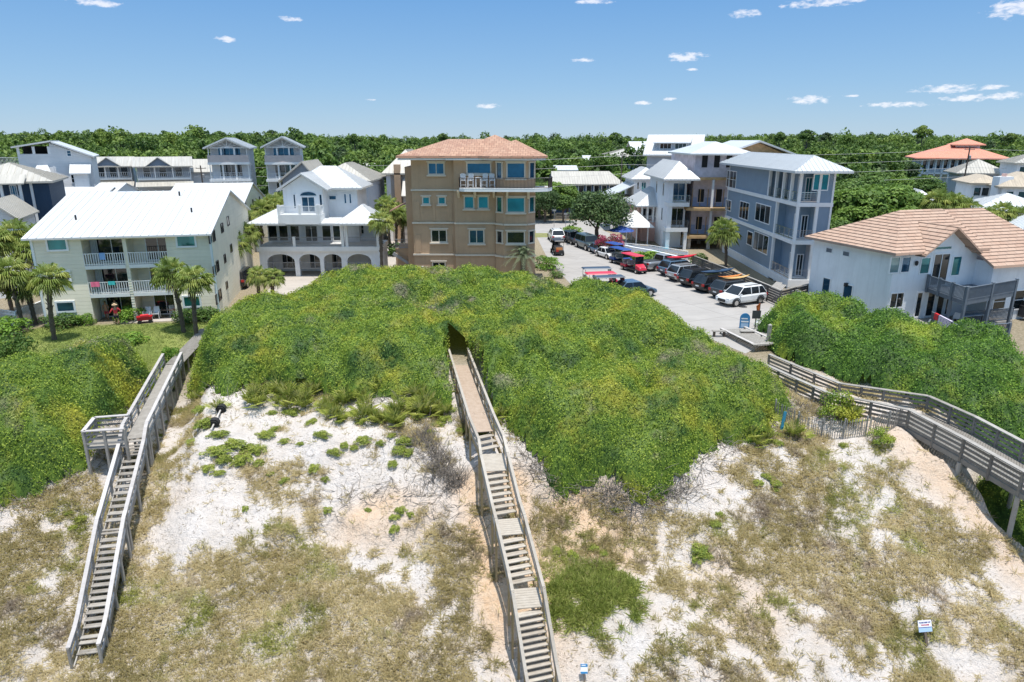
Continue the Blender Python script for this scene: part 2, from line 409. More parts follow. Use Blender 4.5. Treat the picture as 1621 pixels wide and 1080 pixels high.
road_poly = [gd(845, 352)[:2], gd(850, 376)[:2], gd(868, 412)[:2], gd(905, 452)[:2], gd(950, 480)[:2], gd(1040, 505)[:2], gd(1120, 535)[:2], gd(1180, 560)[:2], gd(1222, 540)[:2],
             gd(1300, 500)[:2], gd(1290, 470)[:2], gd(1225, 462)[:2], gd(1160, 440)[:2], gd(1098, 414)[:2], gd(1040, 398)[:2], gd(985, 378)[:2], gd(925, 352)[:2]]
def grass_den(x, y):
    n = fbm(x, y, 3.2, 21, 4)*.65+fbm(x, y, .9, 27, 3)*.35
    b = .38+.34*sstep(30, 24.5, y-.04*x)*sstep(-1.0, -3.5, x)+.13*sstep(29, 26, y)
    b = b+.13*sstep(4, 9, x)*sstep(34, 31, y)+.12*sstep(-15, -19, x)
    b = b-.35*sstep(2.6, 1.2, np.abs(x-(-1.4+(32.3-y)*.26)))*sstep(2, -1, np.abs(y-27)-6)    # worn sand beside the middle stair
    b = b-.16*sstep(2.5, 0, np.abs(x+21.5))*sstep(27, 22, y)-.3*sstep(1.6, .4, np.abs(x-bank(y)+1.1))
    b = b-.12*sstep(3.5, 1, np.hypot(x-17.5, (y-21.5)))-.1*sstep(4, 2, np.hypot(x-9, y-30.5))
    b = b-.2*sstep(-18, -15.5, x)*sstep(-2, -4, x)*sstep(28, 29.5, y)
    n = n+.30*(fbm(x, y, .55, 61, 2)-.5)+.12*(fbm(x, y, 1.3, 66, 2)-.5)
    return sstep(.65, .81, n*1.35+b*.60-.235)
def orange_den(x, y):
    n = fbm(x, y, 2.2, 33, 3)
    o = sstep(3.2, .8, np.abs(x-(-1.0+(31-y)*.26)))*sstep(32.2, 31, y)*sstep(21, 26, y)
    o = np.maximum(o, .95*sstep(4.5, 1.5, np.hypot(x-3.5, (y-29)*1.3)))
    o = np.maximum(o, .45*sstep(1.9, .3, np.abs(x-bank(y)+.8)))
    o = np.maximum(o, .75*sstep(4, 1.0, np.hypot(x+6, (y-29.6)*2)))
    o = np.maximum(o, .5*sstep(3, 1, np.hypot(x-10, y-26)))
    return np.clip(o*(.45+n*1.1)+.12*sstep(.5, .8, n), 0, 1)
fx, fy = GX.ravel(), GY.ravel()
grd = np_mesh('ground', V, Fg, plain('tmp', (.5, .5, .5)), smooth=True); tag(grd, kind='structure')
def vattr(o, n, a):
    q = o.data.attributes.new(n, 'FLOAT', 'POINT'); q.data.foreach_set('value', np.asarray(a, np.float32))
lawn = inpoly(fx, fy, lawn_poly).astype(float); dl = dpoly(fx, fy, lawn_poly)
lawn = np.where(lawn > 0, np.minimum(1, .5+dl), np.maximum(0, .5-dl))
inland = sstep(38, 45, fy)
vattr(grd, 'lawn', lawn); vattr(grd, 'grass', grass_den(fx, fy)*(1-inland)); vattr(grd, 'orange', orange_den(fx, fy)*(1-inland))
vattr(grd, 'inland', inland); vattr(grd, 'far', sstep(125, 150, fy))
m, nt, bs = mat_new('sand_and_soil'); co = coord(nt)
A = lambda n: node(nt, 'ShaderNodeAttribute', attribute_name=n).outputs['Fac']
n1 = noise(nt, co, .6, 6, .65); n2 = noise(nt, co, 5, 6, .7); n3 = noise(nt, co, 22, 3, .6)
sand = ramp(nt, mth(nt, 'ADD', mth(nt, 'MULTIPLY', n1, .6), mth(nt, 'MULTIPLY', n2, .4)), [(.3, (.60, .52, .44)), (.5, (.70, .635, .58)), (.7, (.77, .72, .68))])
deb = nt.nodes.new('ShaderNodeMapRange'); deb.inputs[1].default_value = .56; deb.inputs[2].default_value = .70; lnk(nt, n2, deb.inputs[0])
sand = mixc(nt, mth(nt, 'MULTIPLY', deb.outputs[0], .8), sand, (.40, .34, .27))
sand = mixc(nt, A('orange'), sand, ramp(nt, n2, [(.3, (.66, .44, .27)), (.7, (.78, .60, .43))]))
lit = ramp(nt, n3, [(.35, (.30, .24, .16)), (.65, (.56, .49, .38))])
sand = mixc(nt, mth(nt, 'MULTIPLY', A('grass'), mth(nt, 'ADD', mth(nt, 'MULTIPLY', n2, .9), .1)), sand, lit)
soil = ramp(nt, n2, [(.35, (.22, .19, .12)), (.65, (.44, .36, .26))])
col = mixc(nt, A('inland'), sand, soil)
col = mixc(nt, A('far'), col, ramp(nt, n1, [(.3, (.02, .04, .01)), (.7, (.05, .08, .02))]))
lw = ramp(nt, mth(nt, 'ADD', mth(nt, 'MULTIPLY', noise(nt, co, .35, 5), .7), mth(nt, 'MULTIPLY', n3, .3)), [(.35, (.17, .23, .05)), (.55, (.27, .31, .085)), (.75, (.42, .40, .17))])
col = mixc(nt, A('lawn'), col, lw)
lnk(nt, col, bs.inputs['Base Color']); bs.inputs['Roughness'].default_value = .95; bs.inputs['Specular IOR Level'].default_value = .1
bh = mth(nt, 'ADD', noise(nt, co, 2.6, 8, .7), mth(nt, 'MULTIPLY', n3, .25))
bump(nt, bs, bh, 1.0, .30)
grd.data.materials[0] = m
# sea behind the drone, seen only as reflection
sea = MB().add([(-3500, -2500, -10.9), (3500, -2500, -10.9), (3500, -72, -10.9), (-3500, -72, -10.9)], [(0, 1, 2, 3)]).build('sea_water', plain('sea_teal', (.02, .30, .30), .12), None); tag(sea, kind='structure')
# ------------------------------------------------------------ road, parking, paths
conc = None
def slab(name, poly, z, mt, kind='structure', th=.0):
    mb = MB(); n = len(poly)
    mb.add([(p[0], p[1], z) for p in poly], [tuple(range(n))]) if not th else mb.prism([(p[0], p[1]) for p in poly], z-th, z)
    o = mb.build(name, mt); tag(o, kind=kind); return o
def ccw(poly):
    a = sum(poly[i][0]*poly[(i+1) % len(poly)][1]-poly[(i+1) % len(poly)][0]*poly[i][1] for i in range(len(poly)))
    return poly if a > 0 else poly[::-1]
def roadmat(name, c, sc=.5):
    m, nt, bs = mat_new(name); co = coord(nt); n = noise(nt, co, sc, 6, .65); n2 = noise(nt, co, 12, 4)
    mp = nt.nodes.new('ShaderNodeMapping'); mp.inputs['Rotation'].default_value = (0, 0, -.55); mp.inputs['Scale'].default_value = (.15, 1.2, 1); lnk(nt, co, mp.inputs[0])
    n3 = noise(nt, mp.outputs[0], 1, 5)
    f = mth(nt, 'ADD', mth(nt, 'MULTIPLY', n, .5), mth(nt, 'ADD', mth(nt, 'MULTIPLY', n2, .15), mth(nt, 'MULTIPLY', n3, .35)))
    rc = ramp(nt, f, [(.35, tuple(x*.78 for x in c)), (.65, c)])
    br = nt.nodes.new('ShaderNodeTexBrick'); br.offset = 0; m3 = nt.nodes.new('ShaderNodeMapping'); m3.inputs['Rotation'].default_value = (0, 0, -.47); lnk(nt, co, m3.inputs[0]); lnk(nt, m3.outputs[0], br.inputs['Vector'])
    for k_, v_ in (('Scale', 1), ('Brick Width', 4.6), ('Row Height', 4.6), ('Mortar Size', .05)): br.inputs[k_].default_value = v_
    oil = nt.nodes.new('ShaderNodeMapRange'); oil.inputs[1].default_value = .62; oil.inputs[2].default_value = .74; oil.inputs[4].default_value = .45; lnk(nt, noise(nt, co, .42, 5, .55), oil.inputs[0])
    rc = mixc(nt, mth(nt, 'MULTIPLY', br.outputs['Fac'], .45), rc, tuple(x*.45 for x in c)); rc = mixc(nt, oil.outputs[0], rc, tuple(x*.55 for x in c))
    lnk(nt, rc, bs.inputs['Base Color']); bs.inputs['Roughness'].default_value = .9
    bump(nt, bs, n2, .3, .01); return m
rm = roadmat('worn_concrete', (.37, .345, .32)); am = roadmat('street_asphalt', (.33, .32, .30)); sm = roadmat('pale_shell_drive', (.46, .41, .36))
slab('road', ccw([tuple(p) for p in road_poly]), .012, rm)
slab('street', [(-60, 113), (90, 113), (90, 127), (-60, 127)], .008, am)
slab('sidewalk', [(-30, 109.5), (2.5, 109.5), (2.5, 112), (-30, 112)], .12, sm, th=.13)
slab('driveway', [(-23, 56), (-19.5, 56), (-24, 112), (-29, 112)], .010, sm)
slab('courtyard', [(-14, 62), (-10.2, 62), (-10.2, 100), (-18, 100)], .014, sm)
slab('grass_verge', [(3.2, 104), (9, 104), (7, 109), (3.2, 109)], .016, plain('verge_grass', (.2, .2, .07), .9, var=.3))
tp = [gt(60, 512)]
slab('patio', [(-31.6, 53.2), (-24.2, 54.8), (-24.5, 55.9), (-31.9, 54.3)], .03, sm, th=.05)
slab('terrace', [(28, 60), (60, 70), (60, 84), (30, 80)], .010, sm)
# water-meter pit covers, patched asphalt
for i, (a, b) in enumerate([(938, 402), (1176, 486), (1000, 448)]):
    p = gd(a, b); mc = MB(); mc.lathe([(.38, .0), (.38, .012)], n=20); mc.box(-.3, -.03, .012, .3, .03, .02)
    o = mc.build('manhole_cover', blackm); o.location = (p.x, p.y, .014)
    tag(o, ['round iron manhole cover in the road near the dark jeep', 'round iron manhole cover by the white car on the road', 'round iron manhole cover in the middle of the parking road'][i], 'manhole cover')

# ============================================================ scrub masses (stuff): lumpy crowns with leaves
mid_a, mid_b = Vector((-1.54, 32.3, 0)), Vector((-3.55, 43.3, 0))
def scrub(name, poly, hmax, edge, mt, seed, label, dens=200, back=0, cut=None, grow=None, leaf=.11, step=.3):
    r = np.random.default_rng(seed); px = [p[0] for p in poly]; py = [p[1] for p in poly]
    x = np.arange(min(px)-1, max(px)+1, step); y = np.arange(min(py)-1, max(py)+1, step)
    X, Y = np.meshgrid(x, y); ins = inpoly(X, Y, poly); d = dpoly(X, Y, poly); d = np.where(ins, d, -d)
    d = d+.7*(fbm(X, Y, 1.6, seed+3, 3)-.5)*2
    env = np.power(np.clip(d/edge, 0, 1), .62)
    H = (hmax+(fbm(X, Y, 7, seed+5, 2)-.5)*1.5)
    if grow: H = H+grow(X, Y)
    H = H*env-.35
    n = int(len(poly) and (max(px)-min(px))*(max(py)-min(py))/.62)
    cx = r.uniform(min(px), max(px), n); cy = r.uniform(min(py), max(py), n)
    k = inpoly(cx, cy, poly); cx, cy = cx[k], cy[k]
    B = np.zeros_like(H); nbig = len(cx)//9; HU = np.zeros_like(H); hues = r.normal(size=len(cx))*.13
    for ib, (a, b) in enumerate(zip(cx, cy)):
        rr = r.uniform(.5, 1.35); hh = r.uniform(.3, .75)*rr
        if ib < nbig: rr = r.uniform(1.6, 3.0); hh = rr*r.uniform(.26, .38)
        i0, i1 = np.searchsorted(x, [a-rr, a+rr]); j0, j1 = np.searchsorted(y, [b-rr, b+rr])
        q = 1-((X[j0:j1, i0:i1]-a)**2+(Y[j0:j1, i0:i1]-b)**2)/rr**2
        nb_ = hh*np.sqrt(np.clip(q, 0, 1)); top_ = nb_ > B[j0:j1, i0:i1]; B[j0:j1, i0:i1] = np.where(top_, nb_, B[j0:j1, i0:i1])
        if ib >= nbig: HU[j0:j1, i0:i1] = np.where(top_, hues[ib], HU[j0:j1, i0:i1])
    H = H+B*(.1+.9*env)*2.1+(fbm(X, Y, .8, seed+8, 2)-.5)*.5-.45*env*sstep(.62, .42, fbm(X, Y, 1.5, seed+9, 2))
    if cut is not None:
        c = cut(X, Y); H = np.where(c > 0, np.minimum(H, -.5*c+.0*H+(1-c)*H), H)
    Z = ht(X, Y)+H
    alive = (d > -.15) & (H > -.3)
    if cut is not None: alive &= cut(X, Y) < .6
    ids = np.arange(X.size).reshape(X.shape); cell = alive[:-1, :-1] & alive[1:, :-1] & alive[:-1, 1:] & alive[1:, 1:]
    Q = np.stack([ids[:-1, :-1], ids[:-1, 1:], ids[1:, 1:], ids[1:, :-1]], -1)[cell]
    Vv = np.stack([X, Y, Z-.10], -1).reshape(-1, 3)
    # leaves sampled by area
    A_, B_, C_, D_ = (Vv[Q[:, i]] for i in range(4)); nn = np.cross(C_-A_, D_-B_); ar = np.linalg.norm(nn, axis=1)/2; nn = unit(nn)
    cyc = (A_[:, 1]); w = np.clip(36/np.maximum(cyc, 20), .35, 1.3)**1.1
    cnt = r.poisson(np.minimum(ar, step*step*5)*dens*w*(.45+.55*sstep(.1, .5, env[:-1, :-1][cell])))
    s = np.repeat(np.arange(len(Q)), cnt); u = r.random((len(s), 1)); v = r.random((len(s), 1))
    P = (A_[s]*(1-u)+B_[s]*u)*(1-v)+(D_[s]*(1-u)+C_[s]*u)*v
    up = np.array([0, 0, .5]); N = nn[s]
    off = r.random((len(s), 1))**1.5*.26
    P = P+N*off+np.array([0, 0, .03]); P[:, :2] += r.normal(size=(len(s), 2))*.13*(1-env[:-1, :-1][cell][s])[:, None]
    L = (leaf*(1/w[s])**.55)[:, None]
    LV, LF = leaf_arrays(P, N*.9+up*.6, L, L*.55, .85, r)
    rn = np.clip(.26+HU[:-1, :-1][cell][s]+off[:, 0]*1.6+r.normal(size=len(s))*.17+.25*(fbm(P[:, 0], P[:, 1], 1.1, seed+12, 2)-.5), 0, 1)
    used = np.unique(Q); rem = -np.ones(len(Vv), int); rem[used] = np.arange(len(used)); Q2 = rem[Q]; Vb = Vv[used]
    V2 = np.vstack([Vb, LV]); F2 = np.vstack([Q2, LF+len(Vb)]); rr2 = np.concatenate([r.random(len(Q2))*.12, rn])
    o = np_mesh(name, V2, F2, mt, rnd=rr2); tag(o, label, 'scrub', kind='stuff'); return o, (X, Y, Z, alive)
cen = P2([(352, 522), (318, 560), (300, 600), (292, 638), (370, 634), (400, 618), (450, 614), (500, 622), (560, 636), (620, 636), (680, 643), (712, 654), (730, 668), (752, 672), (790, 668), (836, 725), (870, 762), (940, 778), (1000, 792), (1060, 785), (1098, 765),
          (1120, 720), (1175, 705), (1230, 690), (1240, 660), (1272, 648), (1284, 628, .4), (1260, 602, .9), (1222, 568, 1.3), (1180, 545, 1.5), (1130, 512, 2), (1045, 473, 2), (1000, 460, 2), (960, 453, 2), (900, 446, 2), (850, 432, 2.2), (780, 427, 2.2), (700, 424, 2.3), (600, 434, 2), (560, 429, 2), (480, 447, 2), (400, 470, 2), (375, 492, 1)])
def midcut(X, Y):
    t = np.clip((Y-32.3)/11, -.2, 1.2); cx = -1.54+(-2.05)*t
    w = np.where(Y < 43.2, .85, .85-.45*np.clip((Y-43.2)/1.5, 0, 1)); k = np.clip((w-np.abs(X-cx))/.25+.5, 0, 1)
    return k*(Y < 44.5)*(Y > 30)
def cengrow(X, Y):
    g = .9*sstep(6, 0, np.hypot((X+6)/1.6, (Y-57)))-.35*sstep(3, 0, np.abs(X+3.2))*sstep(60, 44, Y)
    g = g-.5*sstep(-2, -8, X)*sstep(40, 36, Y)+1.1*sstep(8, 2, np.hypot(X-10.5, Y-55))
    return g
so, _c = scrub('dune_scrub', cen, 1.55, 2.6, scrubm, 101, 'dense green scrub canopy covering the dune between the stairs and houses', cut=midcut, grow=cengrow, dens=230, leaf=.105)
lef = P2([(-130, 640, 1), (-60, 600, 1.), (60, 566, 1.2), (150, 544, 1.4), (215, 530, 1.4), (262, 555, 1), (268, 588), (240, 625), (208, 662), (165, 690), (150, 712), (140, 752), (60, 785), (0, 805), (-90, 830)])
so, _l = scrub('dune_scrub', lef, 1.2, 2.2, scrubm, 202, 'green and grey scrub mound left of the left stair below the lawn', cut=None)
rig = P2([(1208, 492, .8), (1230, 478, 1), (1290, 480, 1), (1345, 500, 1), (1400, 522, 1.), (1450, 535, .8), (1520, 545, .8), (1590, 556, .8), (1640, 600, .5), (1760, 620, .5), (1700, 720, .3), (1640, 690, 0), (1560, 655, 0), (1480, 632, 0), (1400, 617, 0), (1335, 600, 0), (1290, 585, 0), (1240, 566, .3), (1222, 552, .4), (1212, 532, .4), (1205, 512, .4)])
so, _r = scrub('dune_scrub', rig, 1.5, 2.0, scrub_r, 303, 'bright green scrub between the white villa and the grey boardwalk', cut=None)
rig2 = P2([(1660, 570, .4), (1625, 556, .4), (1618, 570, .3), (1625, 590, .3), (1700, 600, .3)])
scrub('dune_scrub', [(24.1, 32.5), (25.0, 29), (25.6, 26), (26.0, 21), (31, 21), (31, 33.5), (27, 34)], 1.0, 1.6, scrubm, 309, 'shaded green scrub partly added to darken the hollow under the right boardwalk')  # scrub spread over bright sand here, in place of the deck's shade
scrub('hedge', rig2, .8, .8, scrub_r, 307, 'small green bush at the right edge beside the orange sand', dens=90)

# ============================================================ dune grass (stuff)
def blades(name, P, nb, L, W, mt, label, cat, seed, lean=.5, rn0=None, parent=None):
    r = np.random.default_rng(seed); n = len(P); base = np.repeat(P, nb, 0); m_ = len(base)
    base = base+np.c_[r.normal(size=(m_, 2))*.07, np.zeros(m_)]
    a = r.random(m_)*2*PI; dirn = np.c_[np.cos(a), np.sin(a)]; ln = L*(.5+r.random(m_)); le = lean*(.3+r.random(m_))
    tip = base+np.c_[dirn*(ln*le)[:, None], ln*np.sqrt(np.maximum(.05, 1-np.minimum(le, .97)**2))]
    pr = np.c_[-dirn[:, 1], dirn[:, 0], np.zeros(m_)]*(W/2)
    md = base*.45+tip*.55+np.c_[np.zeros((m_, 2)), ln*.1]
    V = np.stack([base-pr, base+pr, md+pr*.9, tip, md-pr*.9], 1).reshape(-1, 3)
    F = np.arange(5*m_).reshape(-1, 5)
    rn = np.clip(np.repeat(rn0 if rn0 is not None else r.random(n), nb)*.7+r.random(m_)*.3, 0, 1)
    o = np_mesh(name, V, F, mt, parent, rnd=rn)
    if label: tag(o, label, cat, kind='stuff')
    return o
scrubs_polys = [cen, lef, rig]
def off_scrub(x, y, mrg=0):
    k = np.ones(x.shape, bool)
    for q in scrubs_polys: k &= ~inpoly(x, y, q)
    return k
n = 95000
gx = RNG.uniform(-34, 32, n); gy = RNG.uniform(15.5, 40, n); den = grass_den(gx, gy)
k = (RNG.random(n) < den*.9+.02) & off_scrub(gx, gy) & (np.abs(gx) < gy*.86+3) & ~((gx > bank(gy)-.2) & (gy < 34)) & (np.hypot(gx-17, gy-20.5) > .3)
k &= ~((gx > -21.5) & (gx < -17.8) & (gy > 23.3) & (gy < 40) & (np.abs(gx-(-19.2-(gy-32.5)*-.1)) < .0))
gx, gy = gx[k], gy[k]; P = np.c_[gx, gy, ht(gx, gy)]
patch = np.clip((fbm(gx, gy, 2.1, 51, 3)-.28)*1.8, 0, 1)
print('grass tufts', len(P))
blades('dune_grass', P, 9, .26, .022, grassm, 'dry olive and straw coloured dune grass growing over the sand slope', 'dune grass', 5, 1.05, rn0=patch)
# green grass patch right of the middle stair
n = 1900; a = RNG.random(n)*2*PI; q = np.sqrt(RNG.random(n)); c0 = gt(935, 935)
gx = c0.x+np.cos(a)*q*2.3+RNG.normal(size=n)*.15; gy = c0.y+np.sin(a)*q*1.9+RNG.normal(size=n)*.15
k = (fbm(gx, gy, .7, 71, 2)+.35*(1-q) > .45); gx, gy = gx[k], gy[k]
blades('green_grass', np.c_[gx, gy, ht(gx, gy)], 9, .32, .022, foliage('green_grass_blades', [(.2, (.13, .18, .035)), (.5, (.28, .34, .075)), (.9, (.50, .50, .18))], None, .3, .3), 'green grass patch on the sand right of the middle stair', 'grass', 6, 1.0)
# lawn blades
n = 26000; gx = RNG.uniform(-48, -22, n); gy = RNG.uniform(38, 56, n); k = inpoly(gx, gy, lawn_poly) & (dpoly(gx, gy, lawn_poly) > .2); gx, gy = gx[k], gy[k]
blades('lawn_grass', np.c_[gx, gy, ht(gx, gy)], 4, .07, .03, lawnm, 'mown lawn in front of the cream apartment house', 'lawn', 7, .6)
# dead twigs and roots hanging under the scrub edge
def twig_patch(name, pts, n, L, label, seed, cat='dead branches', spread=.5, rise=.35):
    r = random.Random(seed); mb = MB()
    for i in range(n):
        p = Vector(pts[r.randrange(len(pts))]); x = p.x+r.gauss(0, spread); y = p.y+r.gauss(0, spread*.6); z = float(ht(x, y))-.03
        a = r.random()*2*PI; l = L*(.4+r.random()); q = Vector((x, y, z)); pts_ = [q]
        for k_ in range(3):
            a += r.uniform(-.9, .9); q = q+Vector((math.cos(a)*l/3, math.sin(a)*l/3, r.uniform(-.12, rise)*l/1.5)); q.z = max(q.z, float(ht(q.x, q.y))+.02); pts_.append(q.copy())
        rr = r.uniform(.008, .022); mb.path(pts_, [rr, rr*.8, rr*.6, rr*.3], 4)
    o = mb.build(name, twigm); tag(o, label, cat, kind='stuff'); return o
edge_r = [gt(a, b) for a, b in [(850, 735), (870, 765), (900, 775), (935, 782), (960, 790), (990, 798), (1015, 800), (1040, 795), (1065, 790), (1085, 780), (1010, 805), (975, 800)]]
twig_patch('dead_branches', edge_r, 520, 1.1, 'grey dead branches and roots under the eroded scrub edge', 3, spread=.45)
edge_l = [gt(a, b) for a, b in [(640, 700), (670, 720), (690, 740), (700, 770), (680, 780), (600, 782), (560, 785), (650, 776), (720, 800), (715, 830), (540, 800)]]
twig_patch('dead_branches', edge_l, 330, .8, 'grey dead twigs on the sand left of the middle stair', 4, spread=.6)
for q_, nm_, sd_ in ((cen, 'central scrub', 61), (lef, 'left scrub', 62)):
    ep = []
    for i in range(len(q_)):
        a_, b_ = q_[i], q_[(i+1) % len(q_)]
        if a_[1] < 41 and b_[1] < 41: ep += [Vector((a_[0]+(b_[0]-a_[0])*k/8, a_[1]+(b_[1]-a_[1])*k/8, 0)) for k in range(8)]
    twig_patch('dead_branches', ep, 900 if sd_ == 61 else 400, .6, 'grey bare stems fringing the sand edge of the '+nm_, sd_, spread=.35, rise=.75)
twig_patch('dead_branches', [gt(a, b) for a, b in [(665, 700), (680, 705), (690, 720), (700, 735), (705, 750), (690, 745), (715, 770), (722, 760), (675, 690)]], 750, .55, 'dense grey leafless shrub on the sand beside the upper end of the middle stair', 71, spread=.32, rise=1.0)
edge_b = [gt(a, b) for a, b in [(330, 610), (370, 600), (420, 615), (790, 640), (800, 655), (1110, 700), (1125, 740), (1150, 690), (1200, 680), (200, 660), (60, 770), (20, 790), (1330, 660), (1130, 690)]]
twig_patch('dead_branches', edge_b, 300, .8, 'grey bare twigs along the lower edges of the scrub', 5, spread=.8)
# sand litter: short broken stems scattered on the white slope
n = 30000; gx = RNG.uniform(-30, 27, n); gy = RNG.uniform(17, 37, n); k = off_scrub(gx, gy) & (np.abs(gx) < gy*.86+2) & (gx < bank(gy)+4); k &= fbm(gx, gy, 1.3, 91, 2) > .42; gx, gy = gx[k], gy[k]
P = np.c_[gx, gy, ht(gx, gy)+.012]; LV, LF = leaf_arrays(P, np.tile([0, 0, 1.], (len(P), 1)), np.full((len(P), 1), .17), np.full((len(P), 1), .025), .25)
o = np_mesh('plant_litter', LV, LF, drym, rnd=RNG.random(len(P))*.5); tag(o, 'dry stems and litter strewn on the sand slope', 'litter', kind='stuff')
# ============================================================ wooden stairs and boardwalks
def vp(px, py, A, B):
    d = ray(px, py); A = Vector(A); B = Vector(B); t = B-A; n = Vector((-t.y, t.x))
    k = (A.x*n.x+A.y*n.y)/(d.x*n.x+d.y*n.y); return Vector((d.x*k, d.y*k, CH+d.z*k))
def beach_stair(root, walk, kinds, w, tmat, rmat, pmat, railh=.90, rails=2, capw=.14, riser=.185, postgap=1.7, deckmat=None, under=True, cap_single=False):
    """walk: 3-D points of the walking line; kinds[i]: 'deck' | 'landing' | 'flight' between i and i+1"""
    O = root.location
    W = [Vector(p)-Vector(O) for p in walk]
    def gh(p): return float(ht(p.x+O.x, p.y+O.y))-O.z
    posts = []
    for i, kd in enumerate(kinds):
        a, b = W[i], W[i+1]; h = Vector((b.x-a.x, b.y-a.y, 0)); L = h.length; h.normalize(); s = Vector((-h.y, h.x, 0))
        if kd == 'flight':
            n = max(2, round((a.z-b.z)/riser)); dz = (a.z-b.z)/n
            for k in range(1, n):
                c = a.lerp(b, (k-.5)/(n) + .0); z = a.z-dz*k
                c = Vector((a.x+(b.x-a.x)*k/n, a.y+(b.y-a.y)*k/n, z)) - h*(L/n*.35)
                mb = MB()
                for q in (-.075, .075):
                    cc = c+h*q; mb.bar(cc-s*(w/2), cc+s*(w/2), .14, .04)
                mb.build('tread', tmat, root)
            for sg in (-1, 1):
                mb = MB(); o = s*(sg*(w/2-.03)); mb.bar(a+o-Vector((0, 0, .17)), b+o-Vector((0, 0, .17)), .05, .26); mb.build('stringer', pmat, root)
        else:
            mb = MB(); nb = max(2, int(((b-a).length)/.15)); hz = (b-a)/nb
            if kd == 'deck' and deckmat is not None and nb > 30:
                pass
            for k in range(nb):
                c = a+hz*(k+.5); mb.bar(c-s*(w/2+.03), c+s*(w/2+.03), hz.length-.012, .04)
            mb.build(kd, (deckmat if kd == 'deck' else None) or tmat, root)
            mb = MB()
            for sg in (-1, 1): mb.bar(a+s*sg*(w/2-.03)-Vector((0, 0, .15)), b+s*sg*(w/2-.03)-Vector((0, 0, .15)), .05, .22)
            mb.build('joist', pmat, root)
    # posts and rails along both sides
    for sg in (-1, 1):
        prev = None
        for i in range(len(W)):
            pr = W[i]-W[i-1] if i > 0 else W[1]-W[0]; nx_ = W[i+1]-W[i] if i < len(W)-1 else pr
            t = (Vector((pr.x, pr.y, 0)).normalized()+Vector((nx_.x, nx_.y, 0)).normalized()).normalized(); s = Vector((-t.y, t.x, 0))
            p = W[i]+s*sg*(w/2+.06)
            stops = [p]
            if prev is not None:
                m_ = max(1, round((p-prev).length/postgap))
                for k in range(1, m_): posts.append((prev.lerp(p, k/m_), sg))
                up = Vector((0, 0, railh))
                mb = MB(); mb.bar(prev+up, p+up, capw, .045); mb.bar(prev+up-Vector((0, 0, .09)), p+up-Vector((0, 0, .09)), .04, .10); mb.build('handrail', rmat, root)
                for r_ in range(rails):
                    zz = Vector((0, 0, railh*(1-(r_+1)/(rails+1))))
                    MB().bar(prev+zz, p+zz, .035, .10).build('mid_rail', rmat, root)
            posts.append((p, sg)); prev = p
    for p, sg in posts:
        g = gh(p)-.15
        MB().box(p.x-.05, p.y-.05, min(g, p.z-.4), p.x+.05, p.y+.05, p.z+railh-.02).build('post', pmat, root)
# --- middle stair
A, B = (-1.54, 32.3), (.96, 22.8); C0, C1 = (-3.55, 43.6), A
P_ = [gd(722, 572, -.15)]
mw = [Vector((-3.6, 43.8, -.12))]+[gd(*q) for q in [(763, 684, -.17), (778, 719, -.92), (783, 746, -.92), (801, 822, -2.45), (808, 847, -2.45), (829, 932, -3.95), (836, 963, -3.95), (856, 1085, -6.25), (868, 1150, -7.35)]]
mw[0].z = mw[1].z+.05
root = empty('beach_stair', (mw[1].x, mw[1].y, float(ht(mw[1].x, mw[1].y))), 0, 'pale wooden stair with three landings on tall posts, coming out of the middle scrub', 'beach stair', 'wooden beach walkovers')
print('mid', [tuple(round(c, 2) for c in q) for q in mw])
beach_stair(root, mw, ['deck', 'flight', 'landing', 'flight', 'landing', 'flight', 'landing', 'flight', 'flight'], 1.16, wlight, wlight, wyellow, deckmat=wpink, capw=.13)
# --- left stair
A, B = (-19.45, 32.4), (-17.85, 24.3); D0 = gd(277, 590, -1.15); lt = vp(217, 694, A, B); 
lw_ = [D0, lt]+[vp(*q, A, B) for q in [(215, 702), (212, 722), (182, 836), (179, 846), (150, 1003), (146, 1020), (137, 1050)]]
lw_[0].z = lw_[1].z+.1; lw_[2].z = lw_[1].z-.18
print('left', [tuple(round(c, 2) for c in q) for q in lw_])
root = empty('beach_stair', (lt.x, lt.y, float(ht(lt.x, lt.y))), 0, 'weathered grey beach stair on the left with a long straight flight and a side platform', 'beach stair', 'wooden beach walkovers')
gk = ['deck', 'flight', 'landing', 'flight', 'landing', 'flight', 'landing', 'flight']
beach_stair(root, lw_, gk, 1.02, wgrey, wbright, wgrey, railh=.85, rails=2, capw=.17, deckmat=wgrey)
# side platform with bench rail
O = root.location; z1 = lt.z-O.z; 
cs = [gd(131, 683, lt.z+.95), gd(149, 661, lt.z+.95), gd(203, 657, lt.z+.95), gd(196, 679, lt.z+.95)]; cs = [Vector((c.x-O.x, c.y-O.y, 0)) for c in cs]
mb = MB(); mb.prism([(c.x, c.y) for c in cs][::1], z1-.06, z1-.0); mb.build('platform', wgrey, root)
for i in range(3):
    a, b = (cs[0], cs[1]) if i == 0 else (cs[1], cs[2]) if i == 1 else (cs[3], cs[0])
    mb = MB(); mb.bar(a+Vector((0, 0, z1+.95)), b+Vector((0, 0, z1+.95)), .2, .045); mb.build('handrail', wbright, root)
    for zz in (.25, .5, .75): MB().bar(a+Vector((0, 0, z1+zz)), b+Vector((0, 0, z1+zz)), .035, .1).build('mid_rail', wgrey, root)
MB().bar(cs[1].lerp(cs[0], .3)+Vector((.1, 0, z1+.45)), cs[2].lerp(cs[3], .3)+Vector((-.1, 0, z1+.45)), .35, .04).build('bench_seat', wgrey, root)
for c in (cs[0], cs[1], cs[3], cs[0].lerp(cs[3], .5)):
    g = float(ht(c.x+O.x, c.y+O.y))-O.z-.15; MB().box(c.x-.06, c.y-.06, g, c.x+.06, c.y+.06, z1+.93).build('post', wgrey, root)
